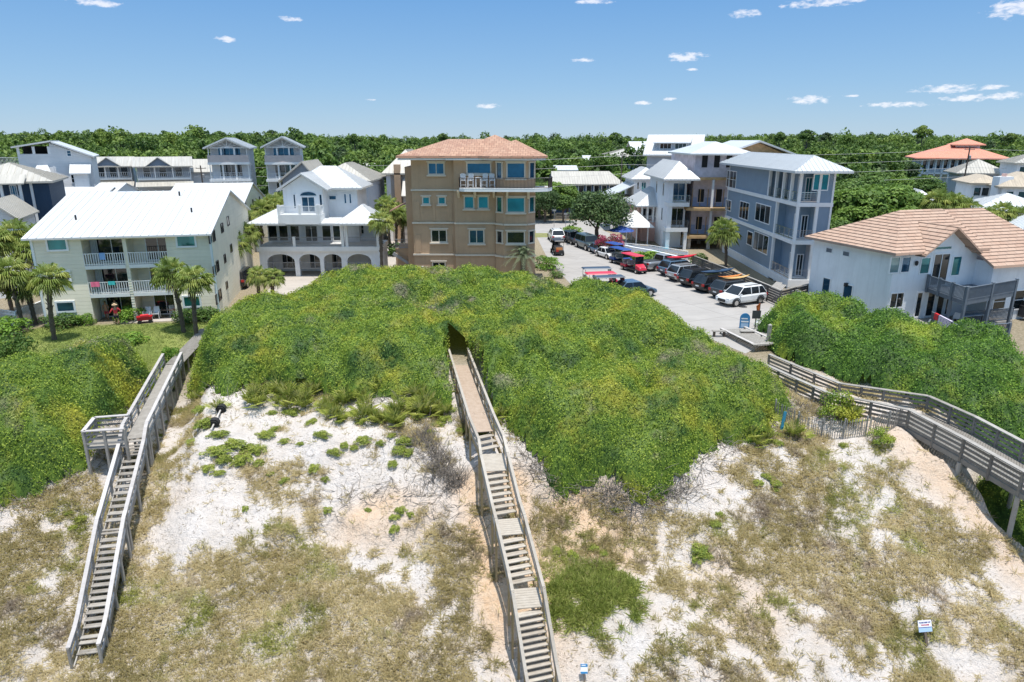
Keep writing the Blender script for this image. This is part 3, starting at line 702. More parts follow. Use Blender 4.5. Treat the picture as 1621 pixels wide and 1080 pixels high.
# garden path down to the left stair
pa, pb = gt(330, 527), D0
mb = MB(); d = Vector((pb.x-pa.x, pb.y-pa.y, 0)).normalized(); s = Vector((-d.y, d.x, 0)); n = 46
for k in range(n):
    c = Vector((pa.x, pa.y, .10)).lerp(Vector((pb.x, pb.y, pb.z+.02)), (k+.5)/n); mb.bar(c-s*.55, c+s*.55, .14, .05)
for k in range(7):
    c = Vector((pa.x, pa.y, .10)).lerp(Vector((pb.x, pb.y, pb.z)), k/6)
    for q in (-.5, .5): mb.box(c.x+s.x*q-.05, c.y+s.y*q-.05, -1.6, c.x+s.x*q+.05, c.y+s.y*q+.05, c.z)
o = mb.build('boardwalk', wgrey); tag(o, 'narrow low plank path from the lawn to the left stair', 'boardwalk')
for i, (a, b) in enumerate([((310, 588), (330, 548)), ]):
    pass
# --- right boardwalk
far = [gd(1218, 561, .85), gd(1290, 591, .6), gd(1330, 607, .45), gd(1400, 617, .38), gd(1470, 627, .3), gd(1545, 660, .1), gd(1621, 700, -.1), gd(1720, 752, -.3)]
near = [gd(1205, 574, .85), gd(1262, 600, .6), gd(1316, 624, .45), gd(1380, 636, .38), gd(1440, 649, .3), gd(1527, 694, .1), gd(1621, 746, -.1), gd(1730, 806, -.3)]
root = empty('boardwalk', (near[4].x, near[4].y, float(ht(near[4].x, near[4].y))), 0, 'long dark grey boardwalk with slatted rails curving down the right side', 'boardwalk', None)
O = root.location
fr = [p-O-Vector((0, 0, 1.02)) for p in far]; nr = [p-O-Vector((0, 0, 1.02)) for p in near]
for i in range(len(fr)-1):
    mb = MB(); L = ((fr[i+1]-fr[i]).length+(nr[i+1]-nr[i]).length)/2; n = max(2, int(L/.15))
    for k in range(n):
        a, b, c, d = nr[i].lerp(nr[i+1], (k+.05)/n), nr[i].lerp(nr[i+1], (k+.95)/n), fr[i].lerp(fr[i+1], (k+.95)/n), fr[i].lerp(fr[i+1], (k+.05)/n)
        dn = Vector((0, 0, -.04)); mb.add([a, b, c, d, a+dn, b+dn, c+dn, d+dn], [(0, 1, 2, 3), (7, 6, 5, 4), (0, 4, 5, 1), (1, 5, 6, 2), (2, 6, 7, 3), (3, 7, 4, 0)])
    mb.build('deck', wdark, root)
    for side in (fr, nr):
        a, b = side[i], side[i+1]
        MB().bar(a+Vector((0, 0, 1.02)), b+Vector((0, 0, 1.02)), .26, .05).build('handrail', wgrey, root)
        for zz in (.10, .34, .58, .82): MB().bar(a+Vector((0, 0, zz)), b+Vector((0, 0, zz)), .04, .13).build('mid_rail', wdark, root)
        MB().bar(a-Vector((0, 0, .16)), b-Vector((0, 0, .16)), .06, .25).build('joist', wdark, root)
        m_ = max(1, round((b-a).length/1.5))
        for k in range(m_):
            p = a.lerp(b, k/m_); g = float(ht(p.x+O.x, p.y+O.y))-O.z-.2; MB().box(p.x-.06, p.y-.06, p.z-.35, p.x+.06, p.y+.06, p.z+1.0).build('post', wdark, root)
            if k == 0 or (m_ > 2 and k % 2 == 0): MB().tube((p.x, p.y, min(g, p.z-.4)), (p.x, p.y, p.z-.28), .11, n=8).build('pile', wgrey, root)
# start platform of sloped planks by the parking
a = gd(1160, 522, .25); b = gd(1214, 549, .25)
root = empty('ramp', (a.x, a.y, 0), 0, 'pale grey plank ramp between the parking road and the boardwalk', 'ramp')
d = Vector((b.x-a.x, b.y-a.y, 0)); L = d.length; d.normalize(); s = Vector((-d.y, d.x, 0)); mb = MB()
for k in range(9):
    o = s*(k*.2-.8); mb.bar(o+Vector((0, 0, .28)), o+d*L+Vector((0, 0, .34)), .17, .05)
mb.build('deck', wgrey, root)
for q in (-1.0, 1.0):
    MB().bar(s*q+Vector((0, 0, .42)), s*q+d*(L+.3)+Vector((0, 0, .5)), .22, .05).build('kerb_rail', wbright, root)
    for k in (0, .5, 1): p = s*q+d*L*k; MB().box(p.x-.05, p.y-.05, -.3, p.x+.05, p.y+.05, .4).build('post', wgrey, root)
MB().bar(d*(L+.2)-s*1.3+Vector((0, 0, .55)), d*(L+.2)+s*1.3+Vector((0, 0, .55)), .35, .06).build('cross_board', wgrey, root)
for lb, (x0, x1, yy) in {'grey bench of dark planks on the parking edge left of the plank ramp': (1128, 1150, 524), 'dark low bench beside the blue arched sign': (1172, 1196, 524)}.items():
    a = gd(x0, yy, .45); b = gd(x1, yy, .45); t = empty('bench', (a.x, a.y, 0), math.atan2(b.y-a.y, b.x-a.x), lb, 'bench'); L = (b-a).length
    mb = MB(); [mb.box(0, q, .42, L, q+.13, .47) for q in (-.2, -.04, .12)]; mb.build('seat', wgrey, t)
    for q in (.15, L-.15): MB().box(q-.05, -.15, 0, q+.05, .2, .42).build('leg', wbrown, t)
p = gd(1216, 543, 0.2); t = MB().box(-.11, -.11, -.5, .11, .11, 1.5).lathe([(.16, 1.5), (.16, 1.54), (.02, 1.62)], n=4).build('post', wgrey); t.location = (p.x, p.y, 0); tag(t, 'thick square grey post at the top end of the right boardwalk', 'post')
# --- sand fence of thin pickets
fp = [gt(1226, 664), gt(1262, 684), gt(1300, 695), gt(1335, 696), gt(1370, 692), gt(1405, 684), gt(1438, 682)]
root = empty('sand_fence', tuple(fp[0]), 0, 'weathered thin picket sand fence running to the right boardwalk', 'fence'); O = fp[0]
r = random.Random(5); mb = MB(); wire = MB()
for i in range(len(fp)-1):
    a, b = fp[i]-O, fp[i+1]-O; n = int((b-a).length/.105)
    for k in range(n):
        p = a.lerp(b, k/n); p.z = float(ht(p.x+O.x, p.y+O.y))-O.z; h = 1.05+r.uniform(-.06, .08)
        mb.bar(p-Vector((0, 0, .1)), p+Vector((r.gauss(0, .03), r.gauss(0, .04), h)), .04, .014, up=(b-a).cross(Vector((0, 0, 1))))
    for hh in (.25, .6, .95): wire.tube(a+Vector((0, -.015, hh)), b+Vector((0, -.015, hh)), .008, n=4)
    MB().tube(a+Vector((0, .05, -.3)), a+Vector((0, .05, 1.2)), .045, n=7).build('fence_post', wgrey, root)
mb.build('pickets', wgrey, root); wire.build('wire', blackm, root)
# blue leaning board, black float pole
p = gt(1236, 684); t = MB().bar((0, 0, -.1), (.16, .1, 1.15), .16, .05, up=(0, 1, 0)).bar((.0, -.03, .3), (.13, .0, .33), .02, .02).build('leaning_board', plain('blue_board', (.03, .22, .34), .6)); t.location = p
tag(t, 'blue board leaning upright at the left end of the sand fence', 'board')
a, b = gt(337, 682), gt(352, 650); t = empty('washed_up_axle', tuple(a), 0, 'old metal axle with two black round floats lying on the sand', 'axle'); d = b-a
up = Vector((0, 0, .22)); MB().tube(up-d*.15, d+up, .045, n=8).build('rod', plain('rusty_white_rod', (.5, .46, .42), .7, var=.3), t)
dn = d.normalized()
for k in (.22, .92):
    mb = MB(); c = d*k+up
    for r_, q in ((.20, -.16), (.27, -.1), (.27, -.03), (.23, 0), (.27, .03), (.27, .1), (.20, .16)): mb.tube(c+dn*(q-.03), c+dn*(q+.03), r_, n=16)
    mb.build('float', rubber, t)
# --- signs
def text(s, size, mt, parent, loc, name='lettering', rx=PI/2, rz=0, bold=0.0):
    cu = bpy.data.curves.new(name, 'FONT'); cu.body = s; cu.size = size; cu.align_x = 'CENTER'; cu.align_y = 'CENTER'; cu.extrude = .003; cu.offset = bold
    o = bpy.data.objects.new(name, cu); COL.objects.link(o); o.location = loc; o.rotation_euler = (rx, 0, rz)
    dg = bpy.context.evaluated_depsgraph_get(); me = bpy.data.meshes.new_from_object(o.evaluated_get(dg)); bpy.data.objects.remove(o)
    me.materials.clear(); me.materials.append(mt); q = bpy.data.objects.new(name, me); COL.objects.link(q); q.location = loc; q.rotation_euler = (rx, 0, rz); reg(q, parent); return q
bt = plain('sign_blue', (.02, .05, .22), .5); rt = plain('sign_red', (.5, .03, .06), .5); lb_ = plain('sign_light_blue', (.35, .5, .68), .5); skyb = plain('sign_mid_blue', (.03, .2, .42), .5)
p = gt(1467, 1022); t = empty('dune_sign', tuple(p), R(6), 'small white sign with red and blue lettering on a wooden post in the dune grass', 'sign'); t.rotation_euler = (R(-25), 0, R(6))
MB().box(-.055, -.04, -.3, .055, .04, .80).build('post', wbrown, t)
MB().box(-.30, -.06, .55, .30, -.045, 1.02).build('panel', plain('sign_white', (.78, .77, .8), .5), t)
MB().box(-.295, -.066, .56, .295, -.0605, .72).build('blue_band', lb_, t); MB().box(-.295, -.066, .725, .295, -.0605, .75).build('blue_line', bt, t)
text('PLEASE KEEP OFF', .068, bt, t, (0, -.066, .93), bold=.002); text('THE DUNES', .07, rt, t, (0, -.066, .83), bold=.002)
p = gt(925, 1093); t = empty('dune_sign', tuple(p), 0, 'small blue and white striped sign on a thin stake beside the middle stair', 'sign'); t.rotation_euler = (R(-25), 0, 0)
MB().box(-.02, -.02, -.3, .02, .02, .8).build('post', wbrown, t); MB().box(-.14, -.035, .62, .14, -.022, 1.0).build('panel', plain('sign_white', (.8, .8, .8)), t)
MB().box(-.137, -.041, .88, .137, -.0355, .99).build('blue_band', skyb, t); MB().box(-.137, -.041, .625, .137, -.0355, .70).build('blue_band', skyb, t)
MB().box(-.10, -.045, .925, .06, -.0415, .955).build('white_line', white, t)
p = gd(1178, 520); t = empty('arched_sign', tuple(p), R(-8), 'blue sign board with an arched top standing by the parking edge', 'sign')
arch = [(-.38, 0), (.38, 0), (.38, .85)]+[(.38*math.cos(a), .85+.38*math.sin(a)) for a in np.linspace(.2, PI-.2, 9)]+[(-.38, .85)]
MB().prism_y(arch, -.03, .03).build('board', skyb, t); MB().box(-.28, -.036, .5, .28, -.031, .62).build('white_line', white, t); MB().box(-.28, -.036, .75, .2, -.031, .84).build('white_line', white, t); MB().box(-.28, -.036, .08, .28, -.031, .42).build('pale_panel', lb_, t)
p = gd(1195, 521); t = empty('notice_board', tuple(p), 0, 'dark square notice board on a thin post below the orange flag', 'sign')
MB().box(-.03, -.03, 0, .03, .03, 1.5).build('post', blackm, t); MB().box(-.33, -.06, .85, .33, -.03, 1.5).build('board', plain('charcoal', (.05, .055, .06)), t)
p = gd(1200, 519); t = empty('flag', tuple(p), 0, 'small orange warning flag on a pole beside the dark notice board', 'flag')
MB().tube((0, 0, 0), (0, 0, 2.1), .02, n=6).build('pole', blackm, t)
MB().add([(0, 0, 2.0), (-.28, .05, 1.75), (-.2, .1, 1.35), (0, 0, 1.3), (0, .03, 2.0), (-.28, .08, 1.75), (-.2, .13, 1.35), (0, .03, 1.3)], [(0, 1, 2, 3), (7, 6, 5, 4), (0, 4, 5, 1), (1, 5, 6, 2), (2, 6, 7, 3)]).build('cloth', plain('orange_cloth', (.75, .16, .03)), t)
p = gd(1207, 515); t = empty('folded_boat', tuple(p), .5, 'pale grey hull shaped boat lying upside down by the orange flag', 'boat')
mb = MB(); mb.lathe([(.6, 0), (.58, .2), (.45, .4), (.15, .5)], n=14, sx=1.5, sy=.7); mb.build('hull', plain('hull_grey', (.55, .57, .55), .4), t, smooth=True); MB().bar((-.7, 0, .5), (.7, 0, .5), .06, .06).build('keel', plain('hull_grey', (.5, .5, .5)), t)
# ============================================================ building kit
class Bld:
    def __init__(s, name, label, X, Y, rot=0, z=0, cat='house', group=None):
        s.r = empty(name, (X, Y, z), R(rot), label, cat, group); s.o = Vector((X, Y, z)); s.a = R(rot)
        s.ux = Vector((math.cos(s.a), math.sin(s.a), 0)); s.uy = Vector((-math.sin(s.a), math.cos(s.a), 0))
    def lf(s, px, py, yl=0):
        d = ray(px, py); P0 = s.o+s.uy*yl-Vector((0, 0, CH)); t = P0.dot(s.uy)/d.dot(s.uy); q = d*t+Vector((0, 0, CH))-s.o; return q.dot(s.ux), q.z
    def ls(s, px, py, xl=0):
        d = ray(px, py); P0 = s.o+s.ux*xl-Vector((0, 0, CH)); t = P0.dot(s.ux)/d.dot(s.ux); q = d*t+Vector((0, 0, CH))-s.o; return q.dot(s.uy), q.z
    def box(s, name, m, x0, y0, z0, x1, y1, z1, bevel=0): return MB().box(x0, y0, z0, x1, y1, z1).build(name, m, s.r, bevel=bevel)
    def win(s, u0, u1, z0, z1, pl=0, face='F', nx=2, ny=1, fm=None, gm=None, fw=.09, dep=.06, sill=0, name='window', po=.004):
        """frame proud of the wall, panes set behind it"""
        fm = fm or trim; gm = gm or dglass
        def T(u, d, z):
            return (u, pl-d, z) if face == 'F' else (pl+d, u, z) if face == 'R' else (pl-d, u, z) if face == 'L' else (u, pl+d, z)
        def bx(mb, a, b, c, d_, e, f):
            p, q = T(a, e, c), T(b, f, d_); mb.box(*p, *q)
        fr = MB(); bx(fr, u0, u0+fw, z0, z1, -.02, dep); bx(fr, u1-fw, u1, z0, z1, -.02, dep); bx(fr, u0+fw, u1-fw, z0, z0+fw, -.02, dep); bx(fr, u0+fw, u1-fw, z1-fw, z1, -.02, dep)
        for k in range(1, nx): c = u0+(u1-u0)*k/nx; bx(fr, c-fw*.3, c+fw*.3, z0+fw, z1-fw, -.02, dep*.8)
        for k in range(1, ny):
            c = z0+(z1-z0)*k/ny; us = [u0+fw]+[u0+(u1-u0)*j/nx for j in range(1, nx)]+[u1-fw]
            for j in range(nx): bx(fr, us[j]+(fw*.3 if j else 0), us[j+1]-(fw*.3 if j < nx-1 else 0), c-fw*.25, c+fw*.25, -.02, dep*.7)
        if sill: bx(fr, u0-.12, u1+.12, z0-.14, z0, -.02, .16+dep); bx(fr, u0-.12, u1+.12, z1, z1+.12, -.02, .10+dep)
        f = fr.build(name, fm, s.r)
        g = MB(); bx(g, u0+fw*.5, u1-fw*.5, z0+fw*.5, z1-fw*.5, po, po+.016); g.build('pane', gm, f); return f
    def pwin(s, x0, y0, x1, y1, pl=0, face='F', **k):
        xm, ym = (x0+x1)/2, (y0+y1)/2
        if face == 'F': u0, u1 = s.lf(x0, ym, pl)[0], s.lf(x1, ym, pl)[0]; z1, z0 = s.lf(xm, y0, pl)[1], s.lf(xm, y1, pl)[1]
        else: u0, u1 = s.ls(x0, ym, pl)[0], s.ls(x1, ym, pl)[0]; z1, z0 = s.ls(xm, y0, pl)[1], s.ls(xm, y1, pl)[1]
        if u0 > u1: u0, u1 = u1, u0
        return s.win(u0, u1, z0, z1, pl, face, **k)
    def rail(s, p, q, z, h=1.0, m=None, gap=.14, th=.03, cap=.07, posts=0, name='railing', horiz=0, side=None):
        m = m or white; mb = MB(); p = Vector((p[0], p[1], z)); q = Vector((q[0], q[1], z)); L = (q-p).length; H = Vector((0, 0, h))
        mb.bar(p+H, q+H, cap, .05); mb.bar(p+Vector((0, 0, .1)), q+Vector((0, 0, .1)), .04, .05)
        if horiz:
            for k in range(1, horiz): mb.bar(p+H*k/horiz, q+H*k/horiz, .02, .025)
            n = max(1, round(L/1.3))
        else:
            n = max(2, round(L/gap))
        for k in range(n+1): c = p.lerp(q, k/n); w = th*(1.8 if horiz else 1)/2; mb.box(c.x-w, c.y-w, z+.02, c.x+w, c.y+w, z+h-.03)
        return mb.build(name, m, s.r)
def roof(b, polys, m, th=.18, name='roof', ribs=0, ribm=None, parent=None, course=0, edge=None):
    """polys: 3-D polygons (local, counter-clockwise from above); gives thickness, slope-aligned uv and standing ribs"""
    mb = MB(); edges = {}
    key = lambda p: tuple(round(c, 3) for c in p)
    for pl in polys:
        P = [Vector(p) for p in pl]; n = Vector((0, 0, 0))
        for i in range(len(P)): n += (P[i]-P[0]).cross(P[(i+1) % len(P)]-P[0])
        n.normalize()
        if n.z < 0: P = P[::-1]; n = -n
        al = Vector((0, 0, 1)).cross(n)
        al = al.normalized() if al.length > 1e-3 else Vector((1, 0, 0)); sl = n.cross(al)
        i0 = len(mb.f); mb.add(P, [tuple(range(len(P)))]); mb.uv[i0] = [((p).dot(al), (p).dot(sl)) for p in P]
        Q = [p-Vector((0, 0, th)) for p in P]; mb.add(Q, [tuple(range(len(P)-1, -1, -1))])
        for i in range(len(P)):
            a, c = P[i], P[(i+1) % len(P)]; k = (key(a), key(c)); kk = (k[1], k[0])
            if kk in edges: edges.pop(kk)
            else: edges[k] = (a, c)
        if ribs or course:
            for dirv, acr, step in (((sl, al, ribs),) if ribs else ())+(((al, sl, course),) if course else ()):
                us = [p.dot(acr) for p in P]; u = math.ceil(min(us)/step+1e-3)*step
                while u < max(us)-.02:
                    hit = []
                    for i in range(len(P)):
                        a, c = P[i], P[(i+1) % len(P)]; ua, uc = a.dot(acr)-u, c.dot(acr)-u
                        if (ua > 0) != (uc > 0): hit.append(a.lerp(c, ua/(ua-uc)))
                    if len(hit) == 2 and (hit[0]-hit[1]).length > .15:
                        if acr is al: mb.bar(hit[0]+n*.02, hit[1]+n*.02, .04, .05, up=n)
                        else: mb.bar(hit[0]+n*.012, hit[1]+n*.012, .05, .035, up=n)
                    u += step
    dn = Vector((0, 0, -th))
    for a, c in edges.values(): mb.add([a, c, c+dn, a+dn], [(3, 2, 1, 0)])
    return mb.build(name, m, parent or b.r)
def hip(x0, y0, x1, y1, z, h):
    w, d = x1-x0, y1-y0
    if w >= d: r0, r1 = (x0+d/2, (y0+y1)/2, z+h), (x1-d/2, (y0+y1)/2, z+h)
    else: r0, r1 = ((x0+x1)/2, y0+w/2, z+h), ((x0+x1)/2, y1-w/2, z+h)
    a, b_, c, d_ = (x0, y0, z), (x1, y0, z), (x1, y1, z), (x0, y1, z)
    if abs(w-d) < .05: r1 = r0; return [[a, b_, r0], [b_, c, r0], [c, d_, r0], [d_, a, r0]]
    if w >= d: return [[a, b_, r1, r0], [b_, c, r1], [c, d_, r0, r1], [d_, a, r0]]
    return [[a, b_, r0], [b_, c, r1, r0], [c, d_, r1], [d_, a, r0, r1]]
def gable(x0, y0, x1, y1, z, h, along='x', c=.5):
    if along == 'x':
        m = y0+(y1-y0)*c; return [[(x0, y0, z), (x1, y0, z), (x1, m, z+h), (x0, m, z+h)], [(x1, y1, z), (x0, y1, z), (x0, m, z+h), (x1, m, z+h)]]
    m = x0+(x1-x0)*c; return [[(x0, y1, z), (x0, y0, z), (m, y0, z+h), (m, y1, z+h)], [(x1, y0, z), (x1, y1, z), (m, y1, z+h), (m, y0, z+h)]]
def trusses(b, m, x0, x1, z, h, y, n=4):
    mb = MB(); c = (x0+x1)/2
    mb.bar((x0, y, z), (x1, y, z), .12, .14); mb.bar((x0, y, z), (c, y, z+h), .12, .14); mb.bar((x1, y, z), (c, y, z+h), .12, .14); mb.bar((c, y, z), (c, y, z+h), .1, .1)
    for s in (-1, 1):
        for k in (.3, .6): mb.bar((c, y, z+.05), (c+s*(x1-x0)/2*k, y, z+h*(1-k)), .07, .07)
    mb.build('gable_truss', m, b.r)
def W_(b, x, y, z=0): p = b.o+b.ux*x+b.uy*y; return (p.x, p.y, b.o.z+z)
# ---------------------------------------------------------------- cream apartment house
b = Bld('apartment_house', 'cream three storey apartment house with white metal roof and two stacks of railed balconies', -37.1, 52.7, 12); CONDO = b
W, D, E = 12.9, 20.0, 7.0; F1, F2 = 2.35, 4.65
u0 = b.lf(128, 385)[0]; u1 = b.lf(193, 385)[0]; u2 = b.lf(199, 385)[0]; u3 = b.lf(262, 383)[0]
mb = MB(); mb.box(0, 1.7, 0, W, D, E); mb.box(0, 0, 0, u0, 1.7, E); mb.box(u3, 0, 0, W, 1.7, E); mb.box(u1, .02, 0, u2, 1.7, E); mb.box(u0, .03, E-.3, u1, 1.7, E); mb.box(u2, .03, E-.3, u3, 1.7, E)
mb.prism_x([(0, E), (D, E), (D/2, E+2.6)], 0, .2).prism_x([(0, E), (D, E), (D/2, E+2.6)], W-.2, W); mb.build('wall', cream, b.r)
for (a, c) in ((.12, u0-.02), (u3+.02, W-.12), (u1+.02, u2-.02)):
    z = .12; lap = MB()
    while z < 3.5:
        lap.prism_x([(-.045, z), (-.045, z+.03), (-.004, z+.21), (-.004, z)], a, c); z += .215
lap.build('lap_siding', plain('cream_boards', (.74, .70, .57), .6), b.r)
for x in (0, W): MB().box(x-.07, -.07, 0, x+.07, .10, E).build('corner_board', trim, b.r)
for f in (F1, F2):
    for a, c in ((u0, u1), (u2, u3)):
        MB().box(a+.004, -.05, f-.28, c-.004, 1.69, f).build('balcony_slab', white, b.r); b.rail((a, 0), (c, 0), f, .95, gap=.17, th=.05)
roof(b, gable(-.45, -.55, W+.25, D+.5, E-.02, 2.75), wroof, .14, ribs=.61)
roofv = [(2.2, 3.2), (10.8, 4.4), (9.0, 8.6)]
for x, y in roofv: MB().tube((x, y, E+.6), (x, y, E+2.75*y/10.5+.5), .08).build('vent_pipe', blackm, b.r)
for (q, gm) in (((73, 377, 108, 398), teal), ((278, 371, 311, 392), teal), ((84, 428, 113, 446), dglass), ((294, 422, 320, 442), teal), ((88, 476, 120, 495), bglass), ((289, 467, 319, 487), teal)):
    b.pwin(*q, nx=1, gm=gm, fw=.14, dep=.11, po=.055)
for f in (0.05, F1, F2):
    for a, c in ((u0, u1), (u2, u3)):
        b.win(a+.9 if a == u2 else a+.35, c-.12, f+.02, f+2.02, 1.7, nx=2, gm=dglass, fw=.08, name='sliding_door')
        cu = MB()
        if a == u0:
            for k in range(5): cu.tube((a+.12+k*.11, 1.5, f+.05), (a+.12+k*.11, 1.5, f+1.95), .05, n=6)
            cu.build('curtain', plain('pale_curtain', (.5, .55, .58)), b.r)
for q in [(330, 367, 334, 386), (336, 364, 340, 383), (349, 353, 353, 369), (359, 342, 362, 358), (337, 420, 341, 438), (342, 412, 346, 431), (354, 402, 357, 417), (364, 386, 367, 400), (341, 464, 346, 482), (346, 457, 350, 476), (357, 445, 360, 458)]:
    b.pwin(*q, pl=W, face='R', nx=1, fw=.06, gm=dglass, fm=bronze)
dp = MB(); dp.tube((W+.06, -.02, 0), (W+.06, -.02, E-.2), .05); dp.tube((-.08, -.02, 0), (-.08, -.02, E-.2), .05); dp.build('downpipe', plain('pale_blue_metal', (.45, .58, .6)), b.r)
# second cream block behind it
b = Bld('apartment_house', 'second cream apartment block with a white gable roof, behind the first one', *at(262, 360, 83).xy, 10)
W2 = (at(378, 360, 83)-at(262, 360, 83)).length/.985; z0 = at(300, 330, 83).z
MB().box(0, 0, 0, W2, 16, z0).prism_x([(0, z0), (16, z0), (8, z0+2.4)], W2-.2, W2).prism_x([(0, z0), (16, z0), (8, z0+2.4)], 0, .2).build('wall', cream, b.r)
roof(b, gable(-.4, -.5, W2+.2, 16.5, z0-.02, 2.5), wroof, .14)
for k in range(3):
    for zz in (1, 3.3, 5.6): b.win(2+k*5, 2.6+k*5, zz, zz+1.1, W2, 'R', nx=1, fw=.06, gm=dglass, fm=bronze)
b = Bld('shed', 'small white shed roof between the dark blue house and the cream block', *at(82, 320, 88).xy, 0, cat='shed'); zt = at(95, 312, 88).z
MB().box(0, 0, 0, 6.5, 5, zt).build('wall', whiteside, b.r); roof(b, gable(-.3, -.3, 6.8, 5.3, zt, 1.1), wroof, .12)
b = Bld('shed', 'white gabled outbuilding right of the tall white modern house', *at(148, 320, 90).xy, 0, cat='shed'); zt = at(160, 304, 90).z
MB().box(0, 0, 0, 3.2, 5, zt).prism_x([(0, zt), (5, zt), (2.5, zt+.9)], 3.0, 3.2).build('wall', whiteside, b.r); roof(b, gable(-.3, -.3, 3.3, 5.3, zt, 1.0), wroof, .12)
# ---------------------------------------------------------------- dark blue house far left
b = Bld('blue_house', 'dark navy house with beige hip roof and white trimmed bay window at the left edge', *at(-60, 340, 70).xy, 24)
wd = b.lf(82, 320)[0]; zt = b.lf(40, 287)[1]
MB().box(0, 0, 0, wd, 9, zt).build('wall', navy, b.r); roof(b, hip(-.5, -.6, wd+.5, 9.6, zt, b.lf(43, 257, 4.5)[1]-zt), broof, .2, ribs=.6)
c0, c1 = b.lf(6, 310)[0], b.lf(40, 310)[0]; zb, zt2 = b.lf(20, 325)[1], b.lf(20, 289)[1]
for x in (c0, c1-.25): MB().box(x, -1.2, zb, x+.25, -.95, zt2).build('column', white, b.r)
MB().box(c0, -1.25, zb-.3, c1, 0, zb).build('balcony_slab', white, b.r); b.rail((c0, -1.2), (c1, -1.2), zb, 1.0)
roof(b, [[(c0-.4, -1.7, zt2), (c1+.4, -1.7, zt2), (c1+.4, 0, zt2+.8), (c0-.4, 0, zt2+.8)]], broof, .12, name='porch_roof')
b.win(c0+.6, c1-.6, zb+.1, zt2-.25, 0, nx=3, ny=2, gm=bglass)
for px in (52,): x = b.lf(px, 310)[0]; MB().box(x-.12, -.14, 0, x+.12, 0, zt).build('corner_board', white, b.r)
b.pwin(27, 331, 45, 342, nx=2)
b = Bld('garage', 'low white garage with beige ribbed roof below the dark navy house', *at(-40, 355, 62).xy, 22, cat='garage'); wd = b.lf(24, 350)[0]; zt = b.lf(0, 347)[1]
MB().box(0, 0, 0, wd, 7, zt).prism_y([(0, zt), (wd, zt), (wd/2, zt+1.6)], 0, .2).build('wall', whiteside, b.r); roof(b, gable(-.4, -.4, wd+.4, 7.4, zt, 1.7, 'y'), broof, .15, ribs=.5)
# ---------------------------------------------------------------- tall white modern house
Yh = 97; b = Bld('modern_house', 'tall white modern house with sloping white roof and a small roof terrace room', *at(38, 300, Yh-4).xy, 27)
x1 = b.lf(83, 260)[0]; x2 = b.lf(146, 260)[0]; zc_ = b.lf(60, 232)[1]; zr = b.lf(90, 224)[1]; ze = b.lf(145, 246)[1]
mb = MB(); zs = b.lf(60, 244)[1]; mb.box(0, 0, 0, x1, 9, zs)
mb.prism_y([(x1, 0), (x2, 0), (x2, ze-.2), (x1, zr-.2)], .0, 10); mb.build('wall', whiteside, b.r)
for x in (0, x1/2-.15, x1-.3): MB().box(x, 0, zs, x+.3, .3, zc_).build('column', white, b.r)
MB().box(.3, 3, zs, x1, 8, zc_).build('terrace_room', void, b.r)
roof(b, [[(-.5, -.5, zc_), (x1+.3, -.5, zr+.15), (x1+.3, 10, zr+.15), (-.5, 10, zc_+.1)]], wroof, .2)
roof(b, [[(x1+.3, -.6, zr), (x2+.4, -.6, ze-.1), (x2+.4, 10.5, ze-.1), (x1+.3, 10.5, zr)]], wroof, .2)
b.rail((-3, 1), (0, 1), b.lf(20, 262)[1], 1.0); MB().box(-3, 1, 0, 0, 6, b.lf(20, 263)[1]).build('terrace_block', whiteside, b.r)
b.pwin(105, 238, 113, 248, nx=1, ny=2, gm=bglass); b.pwin(112, 276, 119, 290, nx=1, ny=2); b.pwin(86, 263, 88, 284, nx=1)
xa, xb = b.lf(118, 290, -2.5)[0], b.lf(141, 290, -2.5)[0]; zt = b.lf(130, 274, -2.5)[1]
MB().box(xa, -2.5, 0, xb, -.02, zt).build('porch_wing', whiteside, b.r); roof(b, [[(xa-.4, -3, zt), (xb+.4, -3, zt), (xb+.4, 0, zt+1.2), (xa-.4, 0, zt+1.2)]], wroof, .14, name='porch_roof')
xa, xb = b.lf(44, 290, -3)[0], b.lf(90, 290, -3)[0]; zt = b.lf(60, 262, -3)[1]
roof(b, [[(xa, -4, zt-2.2), (xb, -4, zt-2.2), (xb-1, 0, zt), (xa+1, 0, zt)]], wroof, .14, name='lower_roof'); MB().box(xa+.3, -3.4, 0, xb-.3, -.03, zt-2.3).build('lower_wing', pinks if False else greyside, b.r)
b.win(xb-2.2, xb-1.2, 3.5, 5, -3.4, nx=1, ny=2)
